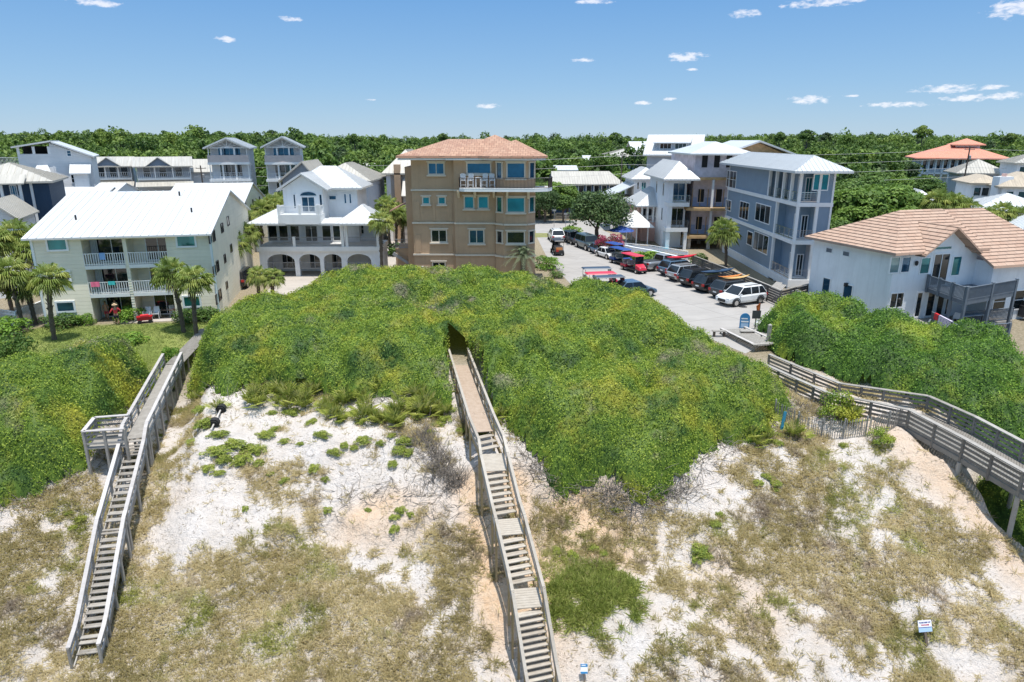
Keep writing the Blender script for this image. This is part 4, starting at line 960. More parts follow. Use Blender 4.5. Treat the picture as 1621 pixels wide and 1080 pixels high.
# ---------------------------------------------------------------- small grey condos with dormer gables
for lb, (xa_, xb_, Y) in {'left one of two small pale grey cottages with dormered beige roofs and porches': (150, 207, 122), 'right one of two small pale grey cottages with dormered beige roofs and porches': (220, 301, 120)}.items():
    b = Bld('cottage', lb, *at(xa_, 300, Y-2).xy, 24, group='grey cottages behind the apartment house'); wd = b.lf(xb_, 270)[0]; ze = b.lf((xa_+xb_)/2, 263)[1]; zr = b.lf((xa_+xb_)/2, 248, 5)[1]; z2 = b.lf((xa_+xb_)/2, 282)[1]; z1 = b.lf((xa_+xb_)/2, 289)[1]
    MB().box(0, 2, 0, wd, 10, ze).prism_x([(0, ze), (10, ze), (5, zr)], wd-.15, wd).prism_x([(0, ze), (10, ze), (5, zr)], 0, .15).build('wall', greyside, b.r)
    MB().box(0, 0, z2-.3, wd, 2, z2).build('porch_floor', white, b.r)
    for k in range(4): MB().box(wd*k/3-(.1 if k else 0), .02, 0 if k in (0, 3) else z2, wd*k/3+(.1 if k < 3 else 0), .22, ze).build('column', white, b.r)
    b.rail((0, .1), (wd, .1), z2, .95, gap=.3, th=.05)
    roof(b, gable(-.5, -.6, wd+.5, 10.6, ze, zr-ze), broof, .18, ribs=.6)
    roof(b, [[(-.3, -2.2, z1-.5), (wd+.3, -2.2, z1-.5), (wd+.3, .0, z1+.2), (-.3, .0, z1+.2)]], broof, .12, name='porch_roof')
    m = wd*.42; MB().prism_y([(m-1.9, ze-.05), (m+1.9, ze-.05), (m, ze+1.35)], -.3, 2.4).build('dormer', plain('dormer_blue', (.2, .24, .3)), b.r)
    roof(b, gable(m-2.2, -.6, m+2.2, 3.2, ze-.12, 1.6, 'y'), broof, .12, name='dormer_roof')
    for k in range(3): b.win(wd*(.1+.3*k), wd*(.1+.3*k)+1.2, z2+.1, z2+1.9, 2, nx=1)
    for k in range(3): b.win(wd*(.1+.3*k), wd*(.1+.3*k)+1.2, .4, 2.2, 2, nx=1)
b = Bld('cottage', 'plain white cottage with flat topped beige roof right of the grey cottages', *at(300, 300, 130).xy, 18); wd = b.lf(336, 280)[0]; MB().box(0, 0, 0, wd, 8, b.lf(320, 272)[1]).build('wall', whiteside, b.r); roof(b, gable(-.5, -.5, wd+.5, 8.5, b.lf(320, 272)[1], 2.2), broof, .15)
# ---------------------------------------------------------------- twin tower houses with trussed gables
for lb, (xa_, xb_, xs_, Y, top, ev) in {'left of two tall white tower houses with trussed gable and stacked porches': (333, 393, 406, 112, 217, 233), 'right of two tall white tower houses with trussed gable and stacked porches': (422, 465, 488, 116, 215, 232)}.items():
    b = Bld('tower_house', lb, *at(xa_+3, 300, Y-1).xy, 15, group='white tower houses'); wd = b.lf(xb_, 260)[0]; xm = (xa_+xb_)/2; ze = b.lf(xm, ev)[1]; zr = b.lf(xm, top)[1]; dd = 9
    if xa_ == 422: wd = b.lf(478, 260)[0]
    fl = [b.lf(xm, q)[1] for q in (257, 284, 310)]
    MB().box(0, 2.2, 0, wd, dd+2, ze).prism_y([(0, ze), (wd, ze), (wd/2, zr-.2)], 2.2, dd).build('wall', whiteside, b.r)
    roof(b, gable(-.6, -.8, wd+.6, dd+2.6, ze-.1, zr-ze, 'y'), groof, .2, ribs=.5)
    trusses(b, white, .2, wd-.2, ze-.1, zr-ze-.3, -.1)
    for i, f in enumerate(fl):
        MB().box(-.2, -.3, f-.35, wd+.2, 2.19, f).build('porch_floor', white, b.r)
        if i: b.rail((0, 0), (wd, 0), f, 1.0, gap=.2, m=white, horiz=4)
        else: MB().box(-.15, -.25, f, wd+.15, -.12, f+1.1).build('parapet', plain('pinkish_parapet', (.55, .47, .44)), b.r)
        hi = (fl[i-1]-.35) if i else ze
        for k in range(4): MB().box(wd*k/3-(.12 if k else 0), 0, f+(0 if i else 1.1), wd*k/3+(.12 if k < 3 else 0), .2, hi).build('column', white, b.r)
        b.win(wd*.2, wd*.8, f+.3, f+2.3, 2.2, nx=4, gm=bglass if i == 0 else dglass)
    b.win(.5, wd-.5, .5, 2.8, 2.2, nx=3)
    for k, zz in enumerate((3, 6, 9)): b.win(5, 6, zz, zz+1.4, wd, 'R', nx=1)
# ---------------------------------------------------------------- white three-storey beach house with arches
b = Bld('beach_house', 'white three storey house with arched ground floor, long railed balcony and white hip roofs', *at(413, 430, 73).xy, 1.0); ARCH = b
wd = b.lf(602, 400)[0]; Z1 = b.lf(500, 390)[1]; Z2 = b.lf(500, 350)[1]; Z3 = b.lf(500, 300)[1]; xr = b.lf(543, 390)[0]
# ground floor with arches: wall front built from arch spandrels
zt = Z1-.5; mb = MB(); arches = [(b.lf(423, 420)[0], b.lf(467, 420)[0]), (b.lf(474, 420)[0], b.lf(507, 420)[0]), (b.lf(513, 420)[0], b.lf(541, 420)[0]), (b.lf(550, 420)[0], b.lf(588, 420)[0])]
cur = 0
for (a, c) in arches:
    mb.box(cur, 0, 0, a, .45, zt); r_ = (c-a)/2; m = (a+c)/2; h = min(.8, r_*.6); sp = zt-.35-h
    pts = [(a, sp)]+[(m+r_*math.cos(t), sp+h*math.sin(t)) for t in np.linspace(PI, 0, 13)][1:-1]+[(c, sp)]
    for i in range(len(pts)-1): mb.prism_y([pts[i], pts[i+1], (pts[i+1][0], zt), (pts[i][0], zt)], .0, .45)
    cur = c
mb.box(cur, 0, 0, wd, .45, zt); wb = b.lf(566, 320, 3.4)[0]; mb.box(0, 3.2, 0, wb, 8.5, zt); mb.box(wb, 3.2, 0, wd, 4.6, zt); mb.box(0, .45, 0, .3, 3.2, zt); mb.box(wd-.3, .45, 0, wd, 3.2, zt)
mb.box(.5, 3.2, Z1, wb, 8.5, Z2+.2); mb.box(wb, 4.4, Z1, wd-.6, 4.7, Z2+.1)
mb.build('wall', whitewall, b.r)
MB().box(-.1, -.35, zt, wd+.1, 4.7, Z1).build('balcony_floor', white, b.r)
for (a, c) in arches: b.rail((a, .2), (c, .2), .75, .75, m=plain('grey_iron', (.3, .3, .3)), gap=.14, th=.03)
for (a, c) in arches[:3]: b.win((a+c)/2-.9, (a+c)/2+.9, .3, 2.4, 3.2, nx=3)
b.rail((0, -.2), (xr, -.2), Z1, 1.0, gap=.12, m=plain('grey_iron', (.3, .3, .3))); b.rail((xr+.3, -.2), (wd, -.2), Z1, 1.0, gap=.12, m=plain('grey_iron', (.3, .3, .3)))
for x in (0, b.lf(465, 390)[0], xr-.1, xr+.35, wd-.3): MB().box(x, -.28, Z1, x+.28, .0, Z2-.15 if x > xr-.5 else Z1+1.05).build('column', white, b.r)
# columns between glazed bays of the middle storey
zz0, zz1 = Z1+.1, b.lf(500, 362)[1]
for (p, q) in ((427, 438), (444, 455), (462, 473), (512, 523), (529, 538)):
    x_a, x_c = b.lf(p, 375, 3.2)[0], b.lf(q, 375, 3.2)[0]; b.win(x_a-.15, x_c+.15, zz0, zz1, 3.2, nx=1, gm=dglass); b.win(x_a-.15, x_c+.15, zz1+.15, zz1+.5, 3.2, nx=1, gm=dglass)
x_a, x_c = b.lf(483, 375, 3.2)[0], b.lf(504, 375, 3.2)[0]; b.win(x_a, x_c, zz0-.1, zz1, 3.2, nx=2, fw=.12, name='french_door')
mb = MB(); pts = [((x_a+x_c)/2+(x_c-x_a)/2*math.cos(t), zz1+.12+.42*math.sin(t)) for t in np.linspace(0, PI, 11)]; mb.prism_y(pts, 3.15, 3.19); mb.build('fanlight', dglass, b.r)
b.win(b.lf(547, 375, 4.6)[0], b.lf(560, 375, 4.6)[0], zz0, zz1+.3, 4.4, nx=1); b.win(b.lf(572, 375, 4.6)[0], b.lf(578, 375, 4.6)[0], zz0+.6, zz1, 4.4, nx=1, ny=2)
# lower roofs
zl = Z2-.15; xt0 = b.lf(455, 340, 3)[0]; xt1 = b.lf(520, 340, 3)[0]
roof(b, [[(-.7, -.9, zl), (xt0+.9, -.9, zl), (xt0+.9, 3.4, zl+1.75), (2.6, 3.4, zl+1.75)], [(-.7, 8.6, zl), (-.7, -.9, zl), (2.6, 3.4, zl+1.75), (2.6, 8.6, zl+1.75)]], wroof, .2, name='lower_roof', ribs=.45)
roof(b, [[(xt1-.1, -.9, zl), (xr+.6, -.9, zl), (xr+.6, 1.2, zl+.4), (xt1-.1, 1.2, zl+.4)]], wroof, .2, name='lower_roof')
xp0, xp1 = b.lf(531, 350, -1)[0], b.lf(604, 350, -1)[0]
roof(b, hip(xp0, -1.3, xp1, 4.6, zl+.02, 1.75), wroof, .2, name='lower_roof', ribs=.45)
# upper storey
ua, ub = b.lf(457, 320, 3)[0], wb; uz = Z2-.1
MB().box(ua, 3.4, uz, ub, 8.8, Z3).box(ua, 1.2, uz, xt1, 3.4, Z3).prism_y([(ua, Z3), (xt1, Z3), ((ua+xt1)/2, Z3+1.35)], 1.2, 4).build('upper_wall', whitewall, b.r)
MB().box(ua-.1, -.9, Z2-.25, xt1+.1, 1.2, Z2+.75).build('balcony_base', white, b.r)
b.rail((ua, -.75), (xt1, -.75), Z2+.75, .85, gap=.13); b.rail((ua, -.75), (ua, 1.2), Z2+.75, .85, gap=.13); b.rail((xt1, -.75), (xt1, 1.2), Z2+.75, .85, gap=.13)
for x in (ua, b.lf(474, 330, -.75)[0], b.lf(502, 330, -.75)[0], xt1): MB().box(x-.12, -.87, Z2+.75, x+.12, -.63, Z2+1.75).build('rail_post', white, b.r)
b.win(b.lf(477, 320, 1.2)[0], b.lf(499, 320, 1.2)[0], Z2+.8, b.lf(490, 311, 1.2)[1], 1.2, nx=2, gm=bglass, name='french_door')
mb = MB(); c_, hw = b.lf(488, 310, 1.2)[0], .85; z_ = b.lf(488, 309.5, 1.2)[1]; mb.prism_y([(c_+hw*math.cos(t), z_+.36*math.sin(t)) for t in np.linspace(0, PI, 11)], 1.15, 1.19); mb.build('fanlight', bglass, b.r)
for q in ((464, 307, 469, 331), (505, 307, 511, 331)): b.pwin(*q, pl=1.2, nx=1, gm=bglass)
b.pwin(520, 309, 533, 317, pl=3.4, nx=1, gm=bglass); b.pwin(544, 306, 549, 323, pl=3.4, nx=1, gm=bglass); b.pwin(552, 306, 557, 323, pl=3.4, nx=1, gm=bglass)
roof(b, gable(ua-.5, .5, xt1+.7, 6.5, Z3-.05, 1.7, 'y'), wroof, .18, name='front_gable_roof', ribs=.4)
roof(b, hip(ua-.4, 2.6, ub+.7, 9.4, Z3, 2.2), wroof, .2, ribs=.45)
# beige roofs behind
b = Bld('house', 'house with wide beige hip roof rising behind the white arched house', *at(490, 320, 92).xy, 0); wd = b.lf(588, 290)[0]; ze = b.lf(540, 286)[1]; MB().box(.5, 0, 0, wd-.5, 12, ze).build('wall', greyside, b.r); roof(b, hip(0, -.5, wd, 12.5, ze, b.lf(530, 257, 6)[1]-ze), broof, .2, ribs=.5)
b = Bld('house', 'grey house with a steep board gable left of the beige hip roof', *at(450, 320, 88).xy, 4); wd = b.lf(500, 280)[0]; ze = b.lf(475, 285)[1]; zr = b.lf(482, 254)[1]
MB().box(0, 0, 0, wd, 9, ze).prism_y([(0, ze), (wd, ze), (wd*.62, zr-.3)], 0, 9).build('wall', siding('steel_grey_boards', (.27, .31, .36), .4, 'X'), b.r); roof(b, gable(-.4, -.6, wd+.4, 9.5, ze-.1, zr-ze, 'y', .62), broof, .2, ribs=.5); b.win(.4, 2.4, ze-2.8, ze-.9, 0, nx=2)
b = Bld('house', 'house with flat white roof strip seen between the trees behind the beige hip roof', *at(545, 300, 170).xy, 0); wd = b.lf(590, 270)[0]; ze = b.lf(565, 272)[1]; MB().box(0, 0, 0, wd, 8, ze).build('wall', whiteside, b.r); roof(b, gable(-.5, -.5, wd+.5, 8.5, ze, 1.9), broof, .2)
# greige townhouse behind the brown one
b = Bld('townhouse', 'pale greige stucco house with a tall chimney behind the left side of the brown house', *at(614, 330, 100).xy, 0); wd = b.lf(668, 300)[0]; ze = b.lf(630, 274)[1]
MB().box(0, 0, 0, wd, 12, ze).build('wall', greige, b.r); roof(b, hip(-.6, -.6, wd+.6, 12.6, ze, 3.2), broof, .2, ribs=.5); MB().box(1.2, -.6, 0, 2.1, -.02, ze+1.2).build('chimney', browns, b.r)
MB().box(2.6, -2, 0, wd, -.02, ze-3).build('porch_block', greige, b.r); roof(b, [[(2.4, -2.4, ze-3), (wd+.2, -2.4, ze-3), (wd+.2, 0, ze-.6), (2.4, 0, ze-.6)]], broof, .12, name='porch_roof'); b.rail((2.6, -2.3), (5.2, -2.3), 3.4, 1.0); MB().box(-.02, -.05, 0, .6, -.01, ze).build('white_pier', white, b.r)
# ---------------------------------------------------------------- brown stucco house with terracotta roof
b = Bld('stucco_house', 'tall brown stucco house with terracotta tile roof, pale bands and a curved top balcony', *at(657, 430, 72).xy, 0); BROWN = b
xa = b.lf(720, 330)[0]; xb = b.lf(785, 330)[0]; xc = b.lf(847, 330)[0]; bz = [b.lf(740, q)[1] for q in (402, 352, 300)]; ze = b.lf(740, 246)[1]
dW = -.45
mb = MB(); mb.box(0, 0, 0, xa, 14, ze); mb.box(xa, dW, 0, xb, 13, ze); mb.box(-.9, 1.6, 0, -.01, 13, ze-1.2)
cx = (xb+xc)/2; hw = (xc-xb)/2; ch = hw*.42
bay = [(xb, dW), (xb+.01, dW-.35), (xb+ch, dW-1.15), (xc-ch, dW-1.15), (xc, dW-.1), (xc, 12), (xb, 12)]
mb.prism(bay, 0, ze)
# wall pilasters round the sunk panels
for (z0, z1) in ((bz[1]+.15, bz[2]-1.2), (bz[0]+.15, bz[0]+2.0)):
    mb.box(.15, -.05, z0, .75, 0, z1); mb.box(xa-.85, -.05, z0, xa-.3, 0, z1)
mb.box(xa*.47, -.05, bz[1]+.15, xa*.47+.3, 0, bz[1]+2.0)
mb.build('wall', browns, b.r)
band = MB()
for z in bz[:2]+[bz[2]]:
    band.box(-.1, -.14, z-.14, xa-.02, 0, z+.02); band.box(xa-.02, dW-.14, z-.14, xb, dW-.002, z+.02)
    if z != bz[2]:
        pts = bay[1:5]
        for i in range(3): p, q = Vector((*pts[i], z-.06)), Vector((*pts[i+1], z-.06)); n_ = Vector(((q-p).y, -(q-p).x, 0)).normalized()*.07; band.bar(p+n_, q+n_, .14, .16)
band.box(xa, dW-.12, ze-.35, xb, dW-.002, ze-.1); band.box(0, -.12, ze-.35, xa-.02, -.002, ze-.1)
band.build('cornice_band', tans, b.r)
# roof
z_ = ze-.02
mr = roof(b, [[(-1.3, -1.2, z_), (xa+3.4, -1.2, z_), (xa+3.4, 6, z_+1.62), (3.4, 6, z_+1.62)], [(-1.3, 14.4, z_), (-1.3, -1.2, z_), (3.4, 6, z_+1.62)], [(xa+3.4, 6, z_+1.62), (xa+3.4, 13, z_), (-1.3, 14.4, z_), (3.4, 6, z_+1.62)]]+hip(xa-1.0, dW-1.0, xc+.9, 13.8, z_+.01, 2.05), terra, .22, course=0)
roof(b, [[(xb-.6, dW-2.0, z_), (xc-ch+.6, dW-2.2, z_), (cx, 2.2, z_+1.55)], [(xc-ch+.6, dW-2.2, z_), (xc+1.2, dW-.5, z_), (cx, 2.2, z_+1.55)], [(xc+1.2, dW-.5, z_), (xc+1.2, 5, z_), (cx, 2.2, z_+1.55)], [(xb-2.2, dW-.6, z_+.02), (xb-.6, dW-2.0, z_), (cx, 2.2, z_+1.55)], [(xb-.6, 5, z_+.02), (xb-2.2, dW-.6, z_+.02), (cx, 2.2, z_+1.55)]], terra, .22, name='turret_roof')
mb = MB(); mb.box(-1.15, -1.05, z_-.42, xa-.8, .0, z_-.24); mb.box(xa-.75, dW-.9, z_-.42, xb-1, dW, z_-.24); mb.prism([(xb-1.2, dW-.9), (xb-.4, dW-1.8), (xc-ch+.5, dW-2.0), (xc+1.0, dW-.5), (xc+1, 4), (xb-1.2, 4)], z_-.42, z_-.24); mb.build('eave_soffit', white, b.r)
# balcony
zb = b.lf(790, 299, -3)[1]; bp = [(b.lf(727, 300, dW-1.6)[0], dW), (b.lf(727, 300, dW-1.6)[0], dW-1.5), (b.lf(735, 300, -2.2)[0], dW-2.0), (xb+1, dW-2.3), (xc-.2, dW-2.5), (xc+1.2, dW-1.7), (xc+1.7, dW-.2), (xc+1.7, 1.5), (xc, 1.5), (xc, dW)]
MB().prism(bp, zb-.32, zb).build('balcony_slab', white, b.r)
for i in range(0, 7): b.rail(bp[i], bp[i+1], zb, 1.0, m=bronze, gap=.14, th=.035, cap=.09)
for px in (726, 752, 782, 803, 836):
    x = b.lf(px, 305, dW)[0]; yy = dW if x < xb else dW-1.1; MB().prism_x([(yy, zb-.33), (yy-.9, zb-.33), (yy-.75, zb-.55), (yy, zb-1.1)], x-.12, x+.12).build('bracket', tans, b.r)
def tw(q, pl, **k): return b.pwin(*q, pl=pl, fm=tans, sill=1, fw=.13, **k)
tw((677, 257, 704, 277), 0, gm=bglass, nx=2); tw((738, 257, 778, 276), dW, gm=bglass, nx=1)
tw((668, 311, 681, 324), 0, gm=teal, nx=1); tw((693, 311, 706, 324), 0, gm=teal, nx=1)
tw((734, 310, 751, 331), dW, gm=teal, nx=1); tw((756, 310, 774, 331), dW, gm=teal, nx=1)
tw((682, 363, 708, 384), 0, gm=dglass, nx=2); tw((742, 363, 767, 386), dW, gm=bglass, nx=2); tw((684, 414, 706, 436), 0, gm=dglass, nx=2)
# windows of the bay: front face plus the two slanted faces
def baywin(z0, z1, gm):
    w0 = b.win(xb+ch+.25, xc-ch-.2, z0, z1, dW-1.15, nx=1, gm=gm, fm=tans, sill=1, fw=.12)
    for (p, q) in ((bay[1], bay[2]), (bay[3], bay[4])):
        p, q = Vector((*p, 0)), Vector((*q, 0)); m_ = (p+q)/2; d = (q-p).normalized(); n_ = Vector((d.y, -d.x, 0)); hl = min(.42, (q-p).length*.33)
        fr = MB(); H = (z0+z1)/2
        for s_ in (-1, 1): fr.bar(m_+d*s_*hl+n_*.04+Vector((0, 0, z0)), m_+d*s_*hl+n_*.04+Vector((0, 0, z1)), .12, .12, up=n_)
        for zz in (z0, z1): fr.bar(m_-d*(hl+.12)+n_*.05+Vector((0, 0, zz)), m_+d*(hl+.12)+n_*.05+Vector((0, 0, zz)), .14, .14)
        f = fr.build('window', tans, b.r); MB().bar(m_+n_*.015+Vector((0, 0, z0)), m_+n_*.015+Vector((0, 0, z1)), .02, 2*hl, up=d).build('pane', gm, f)
lz = lambda a, c: (b.lf(816, c, dW-1.15)[1], b.lf(816, a, dW-1.15)[1])
baywin(*lz(257, 283), bglass); baywin(*lz(312, 337), teal); baywin(*lz(366, 386), dglass)
# left side: small roof, railing steps
roof(b, [[(-2.8, 2.2, bz[1]+1.0), (-.9, 2.2, bz[1]+1.9), (-.9, 7, bz[1]+1.9), (-2.8, 7, bz[1]+1.0)]], terra, .15, name='side_porch_roof')
MB().box(-2.4, 2.5, 0, -.92, 6.5, bz[0]+.2).build('side_porch', browns, b.r); b.rail((-2.4, 2.45), (-.95, 2.45), bz[0]+.2, 1.0, m=plain('grey_iron', (.3, .3, .3)))
MB().prism_y([(-2.7, bz[0]-.4), (-2.5, bz[0]-.1), (-.95, bz[0]-1.2), (-.95, bz[0]-1.5)], 1.9, 2.1).build('stair_rail', plain('grey_iron', (.3, .3, .3)), b.r)
# tiny gazebo roof and wall among the scrub
p = at(655, 437, 63); b = Bld('gazebo', 'little grey shingled gazebo roof poking out of the scrub by the brown house', p.x-1.2, 62, 10, cat='gazebo')
zt = at(655, 446, 63).z
for x in (0, 2.3):
    for y in (0, 2.0): MB().box(x, y, 0, x+.12, y+.12, zt).build('post', wgrey, b.r)
roof(b, gable(-.5, -.5, 2.9, 2.6, zt, .75, 'y'), seam_roof('grey_shingles', (.36, .33, .31), .3, .9), .1)
b = Bld('garden_wall', 'low tan garden wall with grey coping beside the brown house', *at(640, 432, 70).xy, 0, cat='wall'); MB().box(0, 0, 0, 1.9, .4, 1.5).build('wall', tans, b.r); MB().box(-.1, -.1, 1.5, 2, .5, 1.62).build('coping', wgrey, b.r)
# ---------------------------------------------------------------- middle distance, right of the brown house
b = Bld('long_house', 'long low blue house with a wide beige roof beyond the street', *at(874, 330, 138).xy, 0); wd = b.lf(985, 290)[0]; ze = b.lf(930, 291)[1]; zr = b.lf(930, 271, 5)[1]
MB().box(0, 1.5, 0, wd-.5, 10, ze).prism_x([(0, ze), (10, ze), (5, zr)], .02, .25).build('wall', bluehouse, b.r)
roof(b, [[(-.3, -.8, ze), (wd+.4, -.8, ze), (wd-2, 5, zr), (.0, 5, zr)], [(wd+.4, 10.8, ze), (-.3, 10.8, ze), (.0, 5, zr), (wd-2, 5, zr)], [(wd+.4, -.8, ze), (wd+.4, 10.8, ze), (wd-2, 5, zr)]], broof, .2, ribs=.5)
for k in range(9): MB().box(wd*(k+.3)/9, -.1, 0, wd*(k+.3)/9+.18, .1, ze).build('column', white, b.r)
for k in range(8): b.win(wd*(k+.45)/9, wd*(k+.45)/9+1.1, ze-2.0, ze-.4, 1.5, nx=1, gm=dglass)
for lb, (xa_, xb_, ye, yr, Y, m_) in {'small house with low white roof behind the long blue house': (868, 912, 269, 262, 165, wroof), 'small white roofed house among the trees left of the large pale roof': (925, 948, 255, 246, 205, wroof)}.items():
    b = Bld('house', lb, *at(xa_, 300, Y).xy, 0); wd = b.lf(xb_, 265)[0]; ze = b.lf((xa_+xb_)/2, ye)[1]; zr = b.lf((xa_+xb_)/2, yr, 4)[1]
    MB().box(0, 0, 0, wd, 9, ze).build('wall', whiteside, b.r); roof(b, gable(-.5, -.5, wd+.5, 9.5, ze, max(.8, zr-ze)), m_, .2)
b = Bld('house', 'large pale house with broad white hip roofs and a glazed porch, far behind the trees', *at(962, 300, 195).xy, 0); wd = b.lf(1030, 250)[0]; ze = b.lf(990, 249)[1]
MB().box(0, 0, 0, wd, 16, ze).build('wall', greyside, b.r); roof(b, hip(-2.5, -1, wd+2, 17, ze, b.lf(990, 235, 8)[1]-ze), broof, .25, ribs=.7); xq = b.lf(1000, 240)[0]; roof(b, gable(xq, -2, wd+6, 14, ze+.8, 3.4, 'x'), wroof, .25, name='rear_roof')
for k in range(10): b.win(wd*(k+.1)/10, wd*(k+.9)/10, ze-3.4, ze-.5, 0, nx=1, gm=bglass)
# tall white farmhouse
b = Bld('farmhouse', 'tall pale grey farmhouse with steep white roof and a shed dormer', *at(1020, 330, 136).xy, -18); wd = 9.5; ze = b.lf(1040, 243)[1]; zr = b.lf(1075, 211, 0)[1]; dd = 11
MB().box(0, 0, 0, wd, dd, ze).prism_x([(0, ze), (dd, ze), (dd/2, zr-.3)], wd-.2, wd).prism_x([(0, ze), (dd, ze), (dd/2, zr-.3)], 0, .2).build('wall', greyside, b.r)
roof(b, gable(-.7, -.9, wd+.7, dd+.9, ze-.2, zr-ze), wroof, .25, ribs=.5)
MB().box(1.5, .8, ze+.2, 7.5, 3.5, ze+2.1).build('dormer', greyside, b.r); roof(b, [[(1, .1, ze+2.0), (8, .1, ze+2.0), (8, 4.2, ze+3.0), (1, 4.2, ze+3.0)]], wroof, .15, name='dormer_roof')
for k in range(2): b.win(2.2+2.8*k, 4.4+2.8*k, ze+.8, ze+1.9, .8, nx=3)
for k in range(3): b.win(1.2+2.8*k, 2.2+2.8*k, ze-5.5, ze-3.5, 0, nx=1)
for k in range(2): b.win(2.5+4*k, 4.3+4*k, ze-3.2, ze-1.0, wd, 'R', nx=2); b.win(2.5+4*k, 4.3+4*k, ze-7.2, ze-5.2, wd, 'R', nx=2)
roof(b, [[(wd-.2, 1.2, ze+.0), (wd+1.7, 1.2, ze-.4), (wd+1.7, dd-1, ze-.4), (wd-.2, dd-1, ze+.0)]], wroof, .12, name='porch_roof')
# white hip roofed house with lean-to porch (N)
b = Bld('house', 'white house with a round hip roof and open corner porch beside the dark oak', *at(1000, 370, 113).xy, 0); wd = b.lf(1046, 300)[0]; ze = b.lf(1020, 283)[1]
MB().box(0, 0, 0, wd, 9, ze).build('wall', whitewall, b.r); roof(b, hip(-.6, -.6, wd+.6, 9.6, ze, 1.7), wroof, .2, ribs=.5)
b.pwin(1008, 288, 1012, 300, nx=1); b.pwin(1015, 288, 1023, 301, nx=2, gm=teal)
xl = b.lf(966, 310)[0]; zl = b.lf(985, 311)[1]; zh = b.lf(1000, 287)[1]
MB().box(xl+.6, 1.5, zl-4.4, -.02, 7, zl-.1).build('porch_room', greige, b.r); MB().prism_x([(-.6, zl), (7.5, zl), (3.5, zl+.1)], xl, xl+.2).build('porch_end', white, b.r)
roof(b, [[(xl-.4, -1, zl), (0, -1, zl+.1), (-.02, -1, zh), (-.03, 8, zh), (xl-.4, 8, zl)][0:1]+[(0, -1, zh-.4), (0, 8, zh-.4), (xl-.4, 8, zl)]], wroof, .15, name='porch_roof')
roof(b, [[(xl-.4, -2.2, zl-.5), (1.5, -2.2, zl-.5), (1.5, -1, zl-.1), (xl-.4, -1, zl-.1)]], groof, .15, name='porch_eave')
for k in range(3): x = xl+.1+k*2.6; MB().box(x, -1.7, 0, x+.3, -1.4, zl-.5).build('column', white, b.r)
MB().box(xl, -1.8, zl-5.0, 1.2, -1.3, zl-4.5).build('beam', white, b.r); MB().box(xl+.4, 1.2, 0, 1, 1.4, zl-5).build('ground_wall', whitewall, b.r); b.win(xl+2, xl+3.2, .6, 2.6, 1.2, nx=1)
# pink house
b = Bld('pink_house', 'pink stucco house with white hip roof and glazed upper porch behind the pool terrace', *at(1010, 400, 100).xy, 0); wd = b.lf(1058, 340)[0]; ze = b.lf(1025, 325)[1]; z2 = b.lf(1025, 352)[1]
MB().box(0, 1.2, 0, wd, 9, ze).box(.3, 0, 0, wd, 1.2, z2).build('wall', pinks, b.r); roof(b, hip(-.8, -.9, wd+1.5, 9.6, ze, 2.3), wroof, .2, ribs=.5)
for k in range(5): x = wd*k/5+.15; MB().box(x, -.1, z2, x+.22, .1, ze).build('column', white, b.r); b.win(x+.4, x+1.0, z2+.4, ze-.5, 1.2, nx=1)
b.rail((0, 0), (wd, 0), z2, .9, gap=.18); b.pwin(1039, 364, 1046, 378, nx=1, ny=2); MB().box(3, 3, ze, 6.5, 7, ze+2.8).build('roof_turret', pinks, b.r)
# white fabric pavilion
p0 = at(990, 390, 97); t = Bld('pavilion', 'open garden pavilion with a white pyramid roof on thin posts', p0.x, p0.y, 0, cat='pavilion'); zt = t.lf(1008, 359)[1]; ws = t.lf(1027, 360)[0]
for x in (0, ws*.45, ws-.15):
    for y in (0, 4): MB().box(x, y, 0, x+.15, y+.15, zt).build('post', white, t.r)
roof(t, hip(-.7, -.7, ws+.7, 4.8, zt, 2.1), plain('white_canvas', (.78, .76, .72), .8), .08)
# white tower house with glass balconies
b = Bld('tower_house', 'narrow white tower house with stacked dark glazed balconies left of the unfinished house', *at(1052, 410, 92).xy, -1); wd = b.lf(1090, 340)[0]; ze = b.lf(1065, 283)[1]
fl = [b.lf(1068, q)[1] for q in (321, 361)]
MB().box(0, 2, 0, wd, 14, ze).box(0, 0, 2.9, .6, 2, ze).box(.6, 0, ze-.6, wd, 2, ze).box(0, 0, 0, .5, .5, 2.9).box(2.4, 0, 0, 2.8, .4, 2.9).build('wall', whitewall, b.r)
roof(b, hip(-.9, -.9, wd+1, 15, ze, 2.2), wroof, .22, ribs=.5)
for i, f in enumerate(fl):
    MB().box(-.1, -.15, f-.5, wd, 1.99, f).build('balcony_slab', white, b.r); b.rail((.6, -.05), (wd, -.05), f, .95, m=chrome, gap=.35, horiz=5); b.win(.8, wd-.2, f+.1, f+2.5, 2, nx=2, gm=dglass if i else bglass, name='sliding_door')
for k in range(2):
    for zz in (fl[0]+.6, fl[1]+.6): b.win(3+k*5, 3.9+k*5, zz, zz+1.8, 0, 'L', nx=1)
b.win(3.2, wd-.4, .2, 2.4, 2, nx=3)
